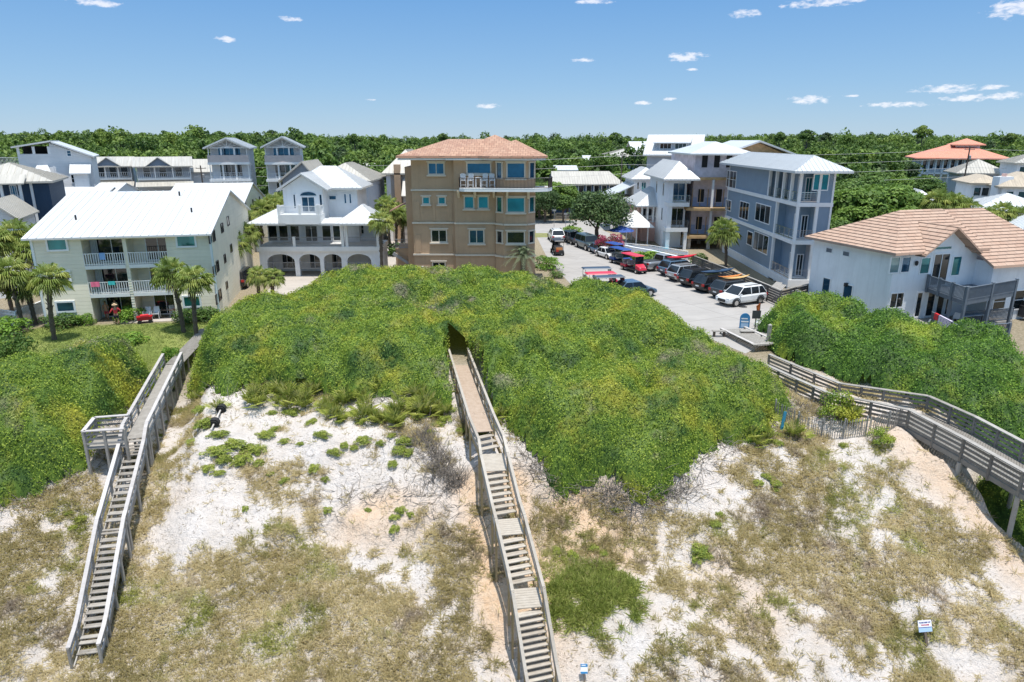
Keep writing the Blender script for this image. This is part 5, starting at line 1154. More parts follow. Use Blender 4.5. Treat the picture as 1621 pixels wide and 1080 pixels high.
# ---------------------------------------------------------------- house under construction
b = Bld('unfinished_house', 'unfinished four storey house with bare wooden balcony slabs and pinkish wrapped walls', *at(1092, 400, 92.5).xy, -1.0); wd = b.lf(1146, 330)[0]; W3 = wd+5.5; ze = b.lf(1115, 243)[1]
fl = [b.lf(1115, q)[1] for q in (281, 329, 373)]
mb = MB(); mb.box(0, .6, fl[0], W3, 16, ze); mb.box(.3, 2.0, fl[2], W3, 16, fl[0]-.25); mb.box(1.5, 8, 0, W3, 16, fl[2]-.3); mb.build('wall', wrap, b.r)
bl = plain('blue_sheathing', (.30, .36, .52), .7, var=.2)
for f in fl[1:]: MB().box(.35, 1.9, f, W3, 1.995, f+1.2).build('sheathing', bl, b.r)
for f in fl:
    MB().box(-.9, -.5 if f != fl[0] else .0, f-.34, wd+1.2, 2.2, f).build('wooden_slab', plywood, b.r)
    for k in range(5): x = .2+k*1.05; MB().box(x, 1.86, f+.02, x+.1, 1.9, f+2.3).build('bare_stud', plywood, b.r)
for i, f in enumerate(fl[1:]):
    hi = fl[i]-.28
    for x in (2.3,): MB().box(x, .0, f, x+.3, .3, hi).build('column', whiteside, b.r)
    for x in (.9, 3.3): 
        if x+1 < wd+2: b.win(x, x+1.0, f+.5, f+2.4, 1.9, nx=1, gm=void, fm=wrap)
for x in (1.1, 2.7, 4.3): b.win(x-.3, x+.55, fl[0]+1.2, fl[0]+2.9, .6, nx=1, gm=void, fm=wrap, fw=.05)
for (x, y) in ((-.4, 0), (2.2, -.1), (4.2, 0), (-.4, 5), (2.2, 5), (4.4, 5)): MB().box(x, y, 0, x+.42, y+.42, fl[2]-.28).build('pier', plain('raw_concrete', (.52, .48, .42), .9, var=.25), b.r)
roof(b, hip(-1.0, -.6, wd+3.5, 14, ze, 1.5), wroof, .22, ribs=0)
gx0, gx1 = wd+.1, wd+9.5; gz = b.lf(1190, 221, 4)[1]
MB().box(W3-.02, 5, 0, gx1, 16, ze-.5).prism_y([(gx0, ze-.4), (gx1, ze-.4), ((gx0+gx1)/2, gz-.3)], 4, 4.3).box(wd+.2, 4.02, fl[0], gx1-.4, 4.98, ze-.45).build('plywood_gable', plywood, b.r)
roof(b, gable(gx0-1.2, 3, gx1+1.6, 17, ze-.5, gz-ze+.4, 'y'), wroof, .22, name='gable_roof')
b.win(wd+1.6, wd+2.8, ze-2.9, ze-1.2, 4.02, nx=1, gm=void, fm=plywood)
# ---------------------------------------------------------------- blue-grey house
b = Bld('blue_grey_house', 'four level blue grey board house with white corner balconies and grey metal roof', 27.45, 66.6, -1.2); BG = b
wd = b.lf(1312, 360)[0]; D = 23.5; ze = b.lf(1275, 270)[1]; z3, z2_, z1_ = (b.lf(1275, q)[1] for q in (321, 381, 443)); 
ys = (b.ls(1178, 300)[0]); ysb = b.ls(1223, 385)[0]
xbk = b.lf(1290, 370)[0]; bd = 3.6
mb = MB(); mb.box(0, ysb, z1_, wd, D, z3); mb.box(xbk, 0, z2_, wd, ysb, z3); mb.box(0, 8.6, z3, wd, D, ze); mb.box(xbk-.0, 0, z3, wd, 8.6, ze); mb.box(1.6, ysb, z3, xbk, 8.6, ze)
mb.box(1.0, 1.7, z1_, xbk, ysb, z3-.38).box(1.0, 1.7, z3, xbk, ysb, ze)
mb.build('wall', bluebat, b.r)
MB().box(xbk, 0.0, z1_, wd, ysb, z2_-.15).build('lap_wall', blueside, b.r)
for z in (z3, z2_, z1_):
    MB().box(-.12, -.12, z-.38 if z != z1_ else z-.75, wd+.1, (D+.1), z).build('floor_band', white, b.r)
MB().box(-.1, ysb, 0, wd, D, z1_-.75).build('ground_wall', whitewall, b.r)
for (x, y) in ((-.05, -.05), (2.2, -.05), (wd-.5, -.05), (0, 3.8), (wd-.5, 4)): MB().box(x, y, 0, x+.45, y+.45, z1_-.75).build('ground_pier', white, b.r)
MB().box(.6, ysb-.6, .2, wd-.6, ysb-.02, z1_-.8).build('garage_door', plain('dark_screen', (.05, .055, .055)), b.r)
for (lo_, hi_) in ((z3, ze), (z2_, z3-.38), (z1_, z2_-.38)):
    cols = [(-.05, -.05), (xbk-.2, -.05), (-.05, ysb-.15)]
    if lo_ == z3: cols = [(-.05, -.05), (xbk-.2, -.05)]+[(-.05, q) for q in (2.1, 4.3, 6.4, 8.45)]
    for x, y in cols: MB().box(x, y, lo_, x+.26, y+.26, hi_).build('column', white, b.r)
    b.rail((.2, .05), (xbk-.2, .05), lo_, .95, m=chrome, gap=.3, horiz=6, cap=.06); yb = 8.4 if lo_ == z3 else ysb-.1
    b.rail((.05, .25), (.05, yb), lo_, .95, m=chrome, gap=.3, horiz=6, cap=.06)
    MB().box(wd-.12, -.06, lo_, wd+.06, .12, hi_).build('corner_board', white, b.r); MB().box(-.06, D-.1, lo_, .0, D+.06, hi_).build('corner_board', white, b.r)
    yw = ysb if lo_ != z3 else ysb
    b.win(2.0, 3.0, lo_+.05, lo_+2.3, 1.0, 'L', nx=1, name='french_door'); b.win(1.15, xbk-.12, lo_+.05, lo_+2.3, 1.7, nx=2, gm=teal if lo_ == z3 else dglass, name='sliding_door')
for k in range(3): b.win(ysb+.4+1.7*k, ysb+1.4+1.7*k, z3+.05, z3+2.3, 1.6, 'L', nx=1, name='french_door')
b.pwin(1287, 275, 1312, 302, nx=2, gm=teal)
for q, n_ in (((1151, 270, 1166, 298), 3), ): b.pwin(*q, pl=0, face='L', nx=n_, ny=2)
for q, n_ in (((1149, 316, 1158, 334), 2), ((1171, 319, 1186, 348), 3), ((1196, 323, 1220, 353), 3)): b.pwin(*q, pl=0, face='L', nx=n_, gm=dglass)
for q, n_ in (((1183, 366, 1192, 389), 1), ((1193, 369, 1217, 400), 3)): b.pwin(*q, pl=0, face='L', nx=n_, gm=dglass)
b.pwin(1200, 421, 1220, 440, pl=ysb, nx=2, ny=2) if False else None
roof(b, hip(-1.1, -1.3, wd+1.1, D+1.2, ze, 1.35), groof, .22, ribs=.42)
roof(b, gable(.8, -1.2, wd+.2, 6, ze+.15, 1.15, 'y'), groof, .12, name='cross_roof', ribs=.42) if False else None
# ---------------------------------------------------------------- white villa with salmon tile roof
b = Bld('villa', 'white stucco villa with salmon tile roof, teal shutters and a large dark railed deck', 29.75, 52.7, 17); VIL = b
E = 5.9; gx0, gx1 = b.lf(1456, 410)[0], b.lf(1546, 410)[0]; D = 9; gr = 2*b.lf(1501, 366)[0]-gx0
MB().box(0, 0, 0, gx1, D, E).box(gx1, -1.6, 0, gx1+8, D, 4.9).prism_y([(gx0, E), (gr, E), ((gx0+gr)/2, E+1.75)], -.02, 3).build('wall', whitewall, b.r)
xr = 15
gm_ = (gx0+gr)/2
roof(b, [[(-.6, -.6, E), (gx0-.1, -.6, E), (gm_, 2.9, E+1.855), (gm_, 4.4, E+2.65), (4.4, 4.4, E+2.65)], [(gr, -.6, E), (gx1+.5, -.6, E), (gx1+.5, 4.4, E+2.65), (gm_, 4.4, E+2.65), (gm_, 2.9, E+1.855)], [(-.6, D+.6, E), (-.6, -.6, E), (4.4, 4.4, E+2.65)], [(gx1+.5, D+.6, E), (-.6, D+.6, E), (4.4, 4.4, E+2.65), (gx1+.5, 4.4, E+2.65)]], terra2, .2, course=.42)
roof(b, [[(gx1-.8, -2.2, 4.75), (gx1+8.5, -2.2, 4.75), (gx1+5, 4.4, E+2.62), (gx1-.8, 4.4, E+2.62)], [(gx1+8.5, -2.2, 4.75), (gx1+8.5, D+.6, 4.75), (gx1+5, 4.4, E+2.62)]], terra2, .2, name='wing_roof', course=.42)
roof(b, gable(gx0-.5, -.9, gr+.5, 3.6, E-.25, 2.1, 'y'), terra2, .16, name='gable_roof', course=.42)
# openings
b.pwin(1408, 406, 1424, 433, nx=1, gm=glass('pale_screen', (.18, .32, .34), .2)); b.pwin(1426, 406, 1441, 432, nx=1, gm=bglass)
b.pwin(1479, 389, 1507, 396, nx=1, gm=teal); 
b.win(b.lf(1476, 420)[0], b.lf(1502, 420)[0], 2.95, b.lf(1490, 401)[1], 0, nx=2, gm=dglass, name='sliding_door')
shut = plain('teal_shutter', (.01, .25, .25), .5)
for q in ((1456, 407, 1472, 434), (1506, 405, 1521, 437)): b.pwin(*q, nx=1, gm=teal)
b.pwin(1408, 463, 1430, 488, nx=2, gm=dglass)
b.win(b.lf(1448, 480)[0], b.lf(1460, 480)[0], .35, 2.6, 0, nx=1, ny=1, fw=.16, name='glass_door')
for a, c in ((1466, 1479), (1482, 1494), (1496, 1508)): b.win(b.lf(a, 480)[0], b.lf(c, 480)[0], .4, 2.55, 0, nx=1, gm=dglass, name='sliding_door')
for u in (gx1+.6, gx1+2.6, gx1+4.4): b.win(u, u+1.4, .8, 2.5, -1.6, nx=1, ny=2, gm=dglass)
for y_ in (4.6, 6.6): b.win(y_, y_+.8, 4.75, 5.2, 0, 'L', nx=1, gm=dgrey, fm=whitewall, fw=.05)
b.win(1.2+2.5, 2.3+2.5, .1, 2.5, 0, 'L', nx=1, ny=1, gm=bglass, name='side_door'); b.win(6.3, 7.3, .1, 2.6, 0, 'L', nx=1, gm=bglass, name='side_door')
for x, y, z in ((gx0-.35, -.12, 4.9), (gx0-1.5, -.12, 2.0), (gx1+6.8, -1.72, 2.2)):
    l = MB().lathe([(.05, -.18), (.11, -.12), (.13, .12), (.05, .2)], (x, y, z), 8).box(x-.03, y, z-.05, x+.03, y+.12, z+.05).build('wall_lamp', blackm, b.r)
MB().box(-.3, 4.3, 2.3, -.02, 4.5, 2.6).build('wall_lamp', blackm, b.r)
# upper deck and lower deck
def loc(p): q = Vector(p)-b.o; return (q.dot(b.ux), q.dot(b.uy))
U = [loc(gd(1451, 432, 3.85)), loc(gd(1532, 456, 3.85)), loc(gd(1611, 443, 3.85))]; U[0] = (U[0][0], -.05)
MB().prism([U[0], U[1], U[2], (U[2][0], -1.62), (gx1+.01, -1.62), (gx1, -.02)], 2.55, 2.85).build('upper_deck', dgrey, b.r)
for i in range(2): b.rail(U[i], U[i+1], 2.85, 1.0, m=dgrey, gap=.14, th=.045, cap=.1)
for i, k in ((0, .33), (0, .66), (0, 1), (1, .5), (1, .99), (0, .02)):
    x = U[i][0]+(U[i+1][0]-U[i][0])*k; y = U[i][1]+(U[i+1][1]-U[i][1])*k; MB().box(x-.09, y-.09, .3 if k in (.66, 1, .5, .99) else 2.5, x+.09, y+.09, 3.95).build('deck_post', dgrey, b.r)
Lw = [loc(gd(1453, 508, .3)), loc(gd(1476, 494, 1.3)), loc(gd(1521, 517, 1.3)), loc(gd(1599, 512, 1.3))]
MB().prism([(Lw[1][0], Lw[1][1]), Lw[2], Lw[3], (Lw[3][0]+.4, -1.7), (gx1+.02, -1.7), (gx1, -.03), (gx0-1.8, -.03)], .02, .3).build('lower_deck', wgrey, b.r)
for i in (1, 2): b.rail(Lw[i], Lw[i+1], .3, 1.0, m=dgrey, gap=.13, th=.045, cap=.12)
b.rail((Lw[1][0]-1.1, Lw[1][1]-.8), Lw[1], -.05, .8, m=dgrey, gap=.14, th=.04, cap=.12)
mb = MB(); [mb.box(Lw[1][0]-1.6-k*.3, Lw[1][1]-.9, -.4, Lw[1][0]-1.3-k*.3+.3, Lw[1][1]+1.4, .22-k*.16) for k in range(3)]; mb.build('steps', wgrey, b.r)
for p in (Lw[2], Lw[3]): MB().box(p[0]-.1, p[1]-.1, -1.2, p[0]+.1, p[1]+.1, 1.35).build('deck_post', dgrey, b.r)
b.rail((Lw[3][0]-.2, -2.5), (Lw[3][0]+5, -2.5), .3, 1.0, m=dgrey, gap=.13, th=.045, cap=.12); MB().box(Lw[3][0]+.42, -2.6, 0, Lw[3][0]+5, -1.65, .28).build('side_deck', wgrey, b.r)
# fence bits by the villa's left wall
# ---------------------------------------------------------------- far right houses
b = Bld('red_roof_villa', 'white galleried villa with red tile roofs and a little square tower, far right', *at(1452, 300, 156).xy, -22); wd = b.lf(1555, 260)[0]; ze = b.lf(1500, 250)[1]
MB().box(0, 1.8, 0, wd, 14, ze).build('wall', whitewall, b.r); roof(b, hip(-1.6, -1, wd+5, 15, ze, 3.0), redroof, .25)
ta, tb = b.lf(1520, 235)[0], b.lf(1560, 235)[0]; zt = b.lf(1540, 229)[1]; MB().box(ta, 5, ze+1, tb, 10, zt).build('tower', whitewall, b.r); roof(b, hip(ta-.9, 4.1, tb+.9, 10.9, zt, 1.3), redroof, .2, name='tower_roof')
for k in range(2): b.win(ta+1+2*k, ta+2.2+2*k, zt-1.9, zt-.5, 5, nx=1)
for k in range(9): x = wd*k/8.5; MB().box(x, 0, 0, x+.25, .25, ze).build('column', white, b.r); b.win(x+.5, x+1.3, ze-2.5, ze-.4, 1.8, nx=1)
b.rail((0, .1), (wd, .1), ze-3.2, .9, gap=.3, th=.05); MB().box(0, 0, ze-3.5, wd, 1.79, ze-3.2).build('gallery', white, b.r)
far_h = [('house with a broad pale grey shingle roof in front of the red roofed villa', 1508, 1600, 274, 252, 128, tanroof if False else broof, greyside, 'x'),
         ('low white block house with a tan mottled flat hip roof, right', 1528, 1600, 290, 276, 98, tanroof, whitewall, 'h'),
         ('white house with tan roof at the right edge above the palms', 1575, 1680, 296, 272, 93, tanroof, whitewall, 'h'),
         ('house with beige roof and white verandah at the far right edge', 1592, 1680, 258, 244, 118, broof, whitewall, 'h'),
         ('house with white ribbed hip roof among the palms on the right', 1540, 1690, 335, 306, 80, wroof, whitewall, 'h'),
         ('white roofed house nearly hidden by trees right of the blue grey house', 1432, 1492, 322, 300, 100, wroof, whitewall, 'h')]
for lb, x0, x1, ye, yr, Y, rm_, wm_, kd in far_h:
    b = Bld('house', lb, *at(x0, 330, Y+3).xy, -18); wd = b.lf(x1, (ye))[0]; xm = (x0+x1)/2; ze = b.lf(xm, ye)[1]; dd = 9; zr = b.lf(xm, yr, 4.5)[1]
    MB().box(.6, .5, 0, wd-.6, dd, ze).build('wall', wm_, b.r); roof(b, hip(0, 0, wd, dd+.5, ze, max(.7, zr-ze)) if kd == 'h' else hip(-.5, -.5, wd, dd, ze, max(.7, zr-ze)), rm_, .2, ribs=.5 if rm_ in (wroof, broof) else 0)
    for k in range(4): b.win(wd*(.15+.2*k), wd*(.15+.2*k)+1, ze-1.9, ze-.6, .5, nx=1)
b = Bld('chimney_block', 'white stucco rooftop block with small terracotta pot above the tan roof', *at(1580, 300, 97).xy, 0, cat='chimney'); MB().box(0, 0, 0, 1.9, 1.5, at(1590, 280, 97).z).build('stack', whitewall, b.r); MB().lathe([(.3, 0), (.35, .4)], (1, .7, at(1590, 280, 97).z), 8).build('pot', pinks, b.r)
b = Bld('pink_wing_house', 'pinkish stucco house with tall block chimney behind the villa roof at the right edge', *at(1564, 430, 70).xy, 0); zt = b.lf(1590, 366)[1]
MB().box(0, 0, 0, 3, 6, b.lf(1575, 364)[1]).box(3, .5, 0, 9, 8, zt-.4).build('wall', plain('pale_pink_stucco', (.55, .47, .45), .85), b.r); roof(b, hip(2.6, 0, 10, 8.5, zt-.4, 1.6), groof, .2, ribs=.4); b.win(4, 5, zt-3, zt-1, .5, nx=2, ny=3)
# corner boards for quoins
q = MB(); [q.box(2.85, -.06, k*.6, 3.08, .1, k*.6+.35) for k in range(12)]; q.build('quoin', white, b.r)
# ============================================================ vehicles
def carpaint(name, c, metal=.3):
    if name in MC: return MC[name]
    m, nt, bs = mat_new(name); bs.inputs['Base Color'].default_value = c+(1,); bs.inputs['Metallic'].default_value = metal; bs.inputs['Roughness'].default_value = .28
    bs.inputs['Coat Weight'].default_value = .6; lnk(nt, ramp(nt, noise(nt, coord(nt), 2, 4), [(.3, tuple(x*.85 for x in c)), (.7, c)]), bs.inputs['Base Color']); MC[name] = m; return m
cglass = glass('car_glass', (.02, .025, .03), .2, .05)
def loft(mb, st):
    """st: (x, zb, zt, w) stations of a rounded box section"""
    n = 8; b0 = len(mb.v); vs = []
    for x, zb, zt, w in st:
        vs += [(x, -w*.9, zb), (x, -w, zb+(zt-zb)*.3), (x, -w, zt-(zt-zb)*.22), (x, -w*.9, zt), (x, w*.9, zt), (x, w, zt-(zt-zb)*.22), (x, w, zb+(zt-zb)*.3), (x, w*.9, zb)]
    fs = [(i*n+k, (i+1)*n+k, (i+1)*n+(k+1) % n, i*n+(k+1) % n) for i in range(len(st)-1) for k in range(n)]
    fs += [tuple(range(n)), tuple(range(len(st)*n-1, (len(st)-1)*n-1, -1))]
    return mb.add(vs, fs)
def car(label, x, y, rz, paint, kind='suv', name='parked_car', cat='car', group=None, sc=1.0):
    t = empty(name, (x, y, .014), R(rz), label, cat, group); t.scale = (sc,)*3
    h = {'suv': 0, 'sedan': -.14, 'pickup': .08, 'jeep': .05}[kind]; L = 2.7 if kind == 'pickup' else 2.35
    st = [(-L, .45, .85+h, .78), (-L+.08, .34, 1.0+h, .86), (-L+.4, .28, 1.04+h, .92), (-.2, .26, 1.02+h, .94), (1.0, .26, 1.02+h, .94), (1.25, .26, 1.0+h, .93), (1.9, .28, .94+h, .9), (2.2, .32, .84+h, .85), (2.33, .36, .66+h, .76)]
    o = loft(MB(), st); body = o.build('body', paint, t, smooth=False, bevel=.05)
    g0, g1 = (-2.2, -1.75) if kind == 'suv' else (-1.75, -1.0) if kind == 'sedan' else (-.55, -.45) if kind == 'pickup' else (-2.15, -2.05)
    top = 1.68+h if kind != 'jeep' else 1.8
    fx = 1.22; f1 = .45 if kind != 'jeep' else .85; bz = 1.0+h
    v = []
    for z, a, c, w in ((bz, g0, fx, .86), (bz+(top-bz)*.9, g1, f1+.08, .70), (top, g1+.12, f1-.12, .62)):
        v += [(a, -w, z), (c, -w, z), (c, w, z), (a, w, z)]
    MB().add(v, [(0, 1, 5, 4), (1, 2, 6, 5), (2, 3, 7, 6), (3, 0, 4, 7), (4, 5, 9, 8), (5, 6, 10, 9), (6, 7, 11, 10), (7, 4, 8, 11), (8, 9, 10, 11), (3, 2, 1, 0)]).build('windows', cglass, t)
    rf = MB(); zt = bz+(top-bz)*.88
    rf.add([(g1-.03, -.73, zt), (f1+.1, -.73, zt), (f1+.1, .73, zt), (g1-.03, .73, zt), (g1+.1, -.62, top+.02), (f1-.12, -.62, top+.02), (f1-.12, .62, top+.02), (g1+.1, .62, top+.02)], [(3, 2, 1, 0), (4, 5, 6, 7), (0, 1, 5, 4), (1, 2, 6, 5), (2, 3, 7, 6), (3, 0, 4, 7)])
    for s in (-1, 1):
        rf.bar((g0, .86*s, bz), (g1, .71*s, zt), .1, .06); rf.bar((fx, .86*s, bz), (f1+.08, .71*s, zt), .06, .05)
        for q in (-.35,) + ((-1.3,) if kind == 'suv' else ()): rf.bar((q, .872*s, bz), (q, .715*s, zt), .07, .05)
    rf.build('roof', paint, t, bevel=.02)
    if kind == 'suv':
        for s in (-1, 1): MB().bar((g1+.1, .58*s, top+.07), (f1-.15, .58*s, top+.07), .05, .04).build('roof_rail', blackm, t)
    if kind == 'pickup': MB().box(-2.55, -.72, 1.0+h+.035, -.62, .72, 1.0+h+.055).build('bed_cover', blackm, t)
    for s in (-1, 1):
        for wx in (-1.45-(.1 if kind == 'pickup' else 0), 1.45):
            w = MB().tube((wx, s*.74, .36), (wx, s*.955, .36), .36, n=18).build('wheel', rubber, t)
            r_ = MB().tube((wx, s*.94, .36), (wx, s*.965, .36), .22, n=14, cap=True); r_.build('rim', chrome, w)
            ar = MB(); pts = [(wx+.45*math.cos(a), .36+.45*math.sin(a)) for a in np.linspace(0, PI, 9)]
            for i in range(8): ar.bar((pts[i][0], s*.93, pts[i][1]), (pts[i+1][0], s*.93, pts[i+1][1]), .05, .06)
            ar.build('wheel_arch', blackm, t)
        MB().box(2.2, s*.5, .66+h, 2.30, s*.80, .80+h).build('headlight', plain('lamp_glass', (.7, .72, .75), .2), t)
        MB().box(-L-.02, s*.58, .72+h, -L+.1, s*.86, .94+h).build('taillight', plain('tail_red', (.45, .02, .02), .3), t)
        MB().box(.95, s*.93, 1.02+h, 1.12, s*1.08, 1.14+h).build('mirror', paint, t)
    MB().box(2.27, -.45, .42+h, 2.36, .45, .68+h).build('grille', blackm, t); MB().box(-L-.03, -.7, .42, -L+.12, .7, .56).build('bumper', blackm, t)
    MB().box(-L-.035, -.22, .62, -L-.02, .22, .74).build('number_plate', white, t)
    return t
WP, SP_, BK, BL, DG, GG = carpaint('white_car_paint', (.78, .78, .77), .0), carpaint('silver_car_paint', (.45, .46, .47), .6), carpaint('black_car_paint', (.012, .013, .015)), carpaint('blue_car_paint', (.10, .17, .25), .5), carpaint('dark_grey_car_paint', (.06, .065, .07), .5), carpaint('grey_green_car_paint', (.08, .11, .11), .4)
G1 = 'cars parked side by side along the dark fence'
car('white SUV parked at the near end of the row, its front toward the road', 20.7, 60.3, 207, WP, group=G1)
c1 = (20.9, 63.1); car('dark grey SUV with a tan board on its roof behind the white SUV', *c1, 27, DG, group=G1)
c2 = (20.0, 65.9); car('black SUV carrying a dark kayak, third from the near end', *c2, 27, BK, group=G1)
car('black SUV without a roof load beside the silver one', 19.2, 68.6, 27, BK, group=G1)
car('silver SUV between the black SUV and the blue one', 18.6, 71.3, 27, SP_, group=G1)
c5 = (18.3, 74.2); car('blue grey SUV carrying a red kayak on its roof', *c5, 27, BL, group=G1)
car('silver pickup truck with a black covered bed at the far end of the row', 17.2, 77.4, 27, SP_, 'pickup', cat='truck', group=G1)
G2 = 'cars along the far side of the street'
p = gd(880, 381); car('white SUV driving up the road behind a golf cart', p.x, p.y, 95, WP, name='driving_car', sc=1.05)
p = gd(907, 385); car('dark SUV first in the roadside line, left of the grey green jeep', p.x, p.y, -72, DG, group=G2)
p = gd(930, 394); car('grey green off road vehicle parked at the road edge', p.x, p.y, -72, GG, 'jeep', cat='car', group=G2, sc=1.08)
p = gd(948, 401); car('small blue sedan between the grey green off road vehicle and the white sedan', p.x, p.y, -70, BL, 'sedan', group=G2, sc=.85)
p = gd(961, 408); car('white sedan with dark windows next to the blue roofed golf carts', p.x, p.y, -68, WP, 'sedan', group=G2, sc=.85)
p = gd(1002, 472); car('dark blue sedan just showing above the scrub right of the golf carts', p.x, p.y+.8, 20, BL, 'sedan')
p = gd(383, 452); car('black off road car parked on the drive beside the cream house wall', p.x, p.y, 97, BK, 'jeep', name='parked_car')
def kayak(label, x, y, z, rz, m, L=3.6, w=.36, name='kayak', cat='kayak', h=.2):
    t = empty(name, (x, y, z), R(rz), label, cat); mb = MB(); vs = []; n = 10; k = 13
    for i in range(k):
        u = -1+2*i/(k-1); ww = w*max(.04, (1-abs(u)**2.4)); zz = .16*abs(u)**3
        for j in range(n):
            a = 2*PI*j/n; vs.append((u*L/2, math.cos(a)*ww, zz+math.sin(a)*h*max(.15, (1-abs(u)**3))*.8))
    mb.add(vs, [(i*n+j, i*n+(j+1) % n, (i+1)*n+(j+1) % n, (i+1)*n+j) for i in range(k-1) for j in range(n)]); mb.build('hull', m, t, smooth=True)
    if h > .1: MB().lathe([(.24, 0), (.28, .04)], (-.1, 0, h*.75), 12, sx=1.6, sy=.8).build('cockpit', blackm, t)
    return t
kayak('red kayak strapped on the blue grey SUV', c5[0]+.3, c5[1]+.15, 1.92, 27, plain('red_plastic', (.55, .02, .04), .35), 4.2)
kayak('dark navy kayak strapped on the black SUV', c2[0]+.1, c2[1], 1.92, 27, plain('navy_plastic', (.03, .06, .11), .35), 4.4)
kayak('tan surfboard on the roof of the dark SUV behind the white SUV', c1[0]+.1, c1[1]-.1, 1.85, 27, plain('tan_board', (.6, .38, .15), .35), 3.4, .32, 'surfboard', 'surfboard', .07)
kayak('orange surfboard lying beside the tan one on the dark SUV', c1[0]-.3, c1[1]+.45, 1.86, 25, plain('orange_board', (.65, .22, .05), .35), 3.0, .24, 'surfboard', 'surfboard', .07)
def cart(label, x, y, rz, roofm, bodym, rows=2, group='golf carts'):
    t = empty('golf_cart', (x, y, .014), R(rz), label, 'golf cart', group); L = 1.2+.35*rows
    MB().box(-L, -.55, .28, L, .55, .42).build('chassis', blackm, t)
    MB().add([(L*.62, -.58, .3), (L, -.5, .3), (L, .5, .3), (L*.62, .58, .3), (L*.55, -.56, 1.0), (L*.92, -.42, .72), (L*.92, .42, .72), (L*.55, .56, 1.0)], [(3, 2, 1, 0), (4, 5, 6, 7), (0, 1, 5, 4), (1, 2, 6, 5), (2, 3, 7, 6), (3, 0, 4, 7)]).build('front_cowl', bodym, t, bevel=.04)
    MB().box(-L, -.58, .42, -L*.45, .58, .72).build('rear_body', bodym, t, bevel=.04)
    for k in range(rows): xx = -L*.35-k*.95+.35; MB().box(xx-.25, -.5, .7, xx+.25, .5, .84).box(xx-.32, -.5, .84, xx-.22, .5, 1.2).build('seat', plain('cart_seat', (.35, .33, .3), .7), t, bevel=.03)
    MB().add([(-L*.95, -.62, 1.86), (L*.6, -.62, 1.86), (L*.6, .62, 1.86), (-L*.95, .62, 1.86), (-L*.9, -.52, 1.95), (L*.54, -.52, 1.95), (L*.54, .52, 1.95), (-L*.9, .52, 1.95)], [(3, 2, 1, 0), (4, 5, 6, 7), (0, 1, 5, 4), (1, 2, 6, 5), (2, 3, 7, 6), (3, 0, 4, 7)]).build('canopy_roof', roofm, t)
    for s in (-1, 1):
        MB().bar((L*.56, s*.55, .95), (L*.5, s*.55, 1.87), .035, .035).bar((-L*.85, s*.55, .6), (-L*.85, s*.55, 1.87), .035, .035).build('roof_post', blackm, t)
        for wx in (-L*.72, L*.72):
            w = MB().tube((wx, s*.48, .25), (wx, s*.68, .25), .25, n=14).build('wheel', rubber, t); MB().tube((wx, s*.67, .25), (wx, s*.69, .25), .13, n=10).build('rim', chrome, w)
        MB().lathe([(.09, 0), (.07, .04)], (L*.9, s*.33, .66), 8).build('headlight', plain('lamp_glass', (.7, .72, .75), .2), t)
    MB().box(L*.52, -.5, 1.0, L*.54, .5, 1.8).build('windscreen', cglass, t)
    MB().tube((L*.35, .2, .95), (L*.42, .2, .9), .18, n=12).build('steering_wheel', blackm, t)
    return t
rcp, ncp, bcp = plain('red_roof_plastic', (.55, .03, .06), .4), plain('navy_roof_plastic', (.05, .07, .10), .4), plain('royal_blue_plastic', (.02, .07, .28), .4)
p = gd(882, 402); ct = cart('dark golf cart with people gear on the back, on the road behind the white SUV', p.x, p.y, 95, blackm, blackm)
MB().box(-1.85, -.4, .75, -1.3, .4, 1.05).build('cargo', plain('orange_bag', (.6, .25, .08)), ct); MB().box(-1.92, .1, .55, -1.88, .45, .8).build('taillight', plain('tail_red', (.45, .02, .02), .3), ct)
p = gd(984, 419); cart('blue golf cart with a blue roof at the road edge', p.x, p.y, -66, bcp, bcp)
p = gd(976, 411); cart('blue roofed golf cart half hidden behind the other blue one', p.x-.1, p.y+.6, -66, bcp, blackm, 1)
p = gd(1003, 430); cart('bright red golf cart with a red roof at the end of the roadside line', p.x, p.y, -66, rcp, rcp)
p = gd(936, 459); cart('golf cart with a dark roof, rearmost of three behind the scrub edge', p.x+1.0, p.y+1.6, 8, ncp, rcp, 2)
p = gd(943, 464); cart('golf cart with a red roof, middle of three behind the scrub edge', p.x+.8, p.y+.4, 10, rcp, blackm, 2)
p = gd(965, 469); cart('golf cart with a navy roof and white body, nearest of three behind the scrub edge', p.x+.2, p.y, 12, ncp, WP, 2)
# ============================================================ fences near the road
def fence(label, pts, h, m, capm, name='fence', slats=6, cat='fence', gap=2.2, picket=0):
    O = pts[0]; t = empty(name, (O[0], O[1], 0), 0, label, cat)
    for i in range(len(pts)-1):
        a = Vector((pts[i][0]-O[0], pts[i][1]-O[1], 0)); c = Vector((pts[i+1][0]-O[0], pts[i+1][1]-O[1], 0)); mb = MB()
        if picket:
            n = int((c-a).length/picket)
            for k in range(n): p = a.lerp(c, (k+.5)/n); mb.bar(p+Vector((0, 0, .05)), p+Vector((0, 0, h-.06)), picket*.5, .03, up=(c-a).cross(Vector((0, 0, 1))))
            for zz in (.2, h-.25): mb.bar(a+Vector((0, 0, zz)), c+Vector((0, 0, zz)), .04, .08)
        else:
            for k in range(slats): zz = .08+(h-.15)*(k+.5)/slats; mb.bar(a+Vector((0, 0, zz)), c+Vector((0, 0, zz)), .04, (h-.15)/slats*.8)
        mb.build('fence_panel', m, t)
        MB().bar(a+Vector((0, 0, h)), c+Vector((0, 0, h)), .16, .05).build('top_rail', capm, t)
        n = max(1, round((c-a).length/gap))
        for k in range(n+(i == len(pts)-2)): p = a.lerp(c, k/n); MB().box(p.x-.06, p.y-.06, 0, p.x+.06, p.y+.06, h-.03).build('fence_post', m, t)
    return t
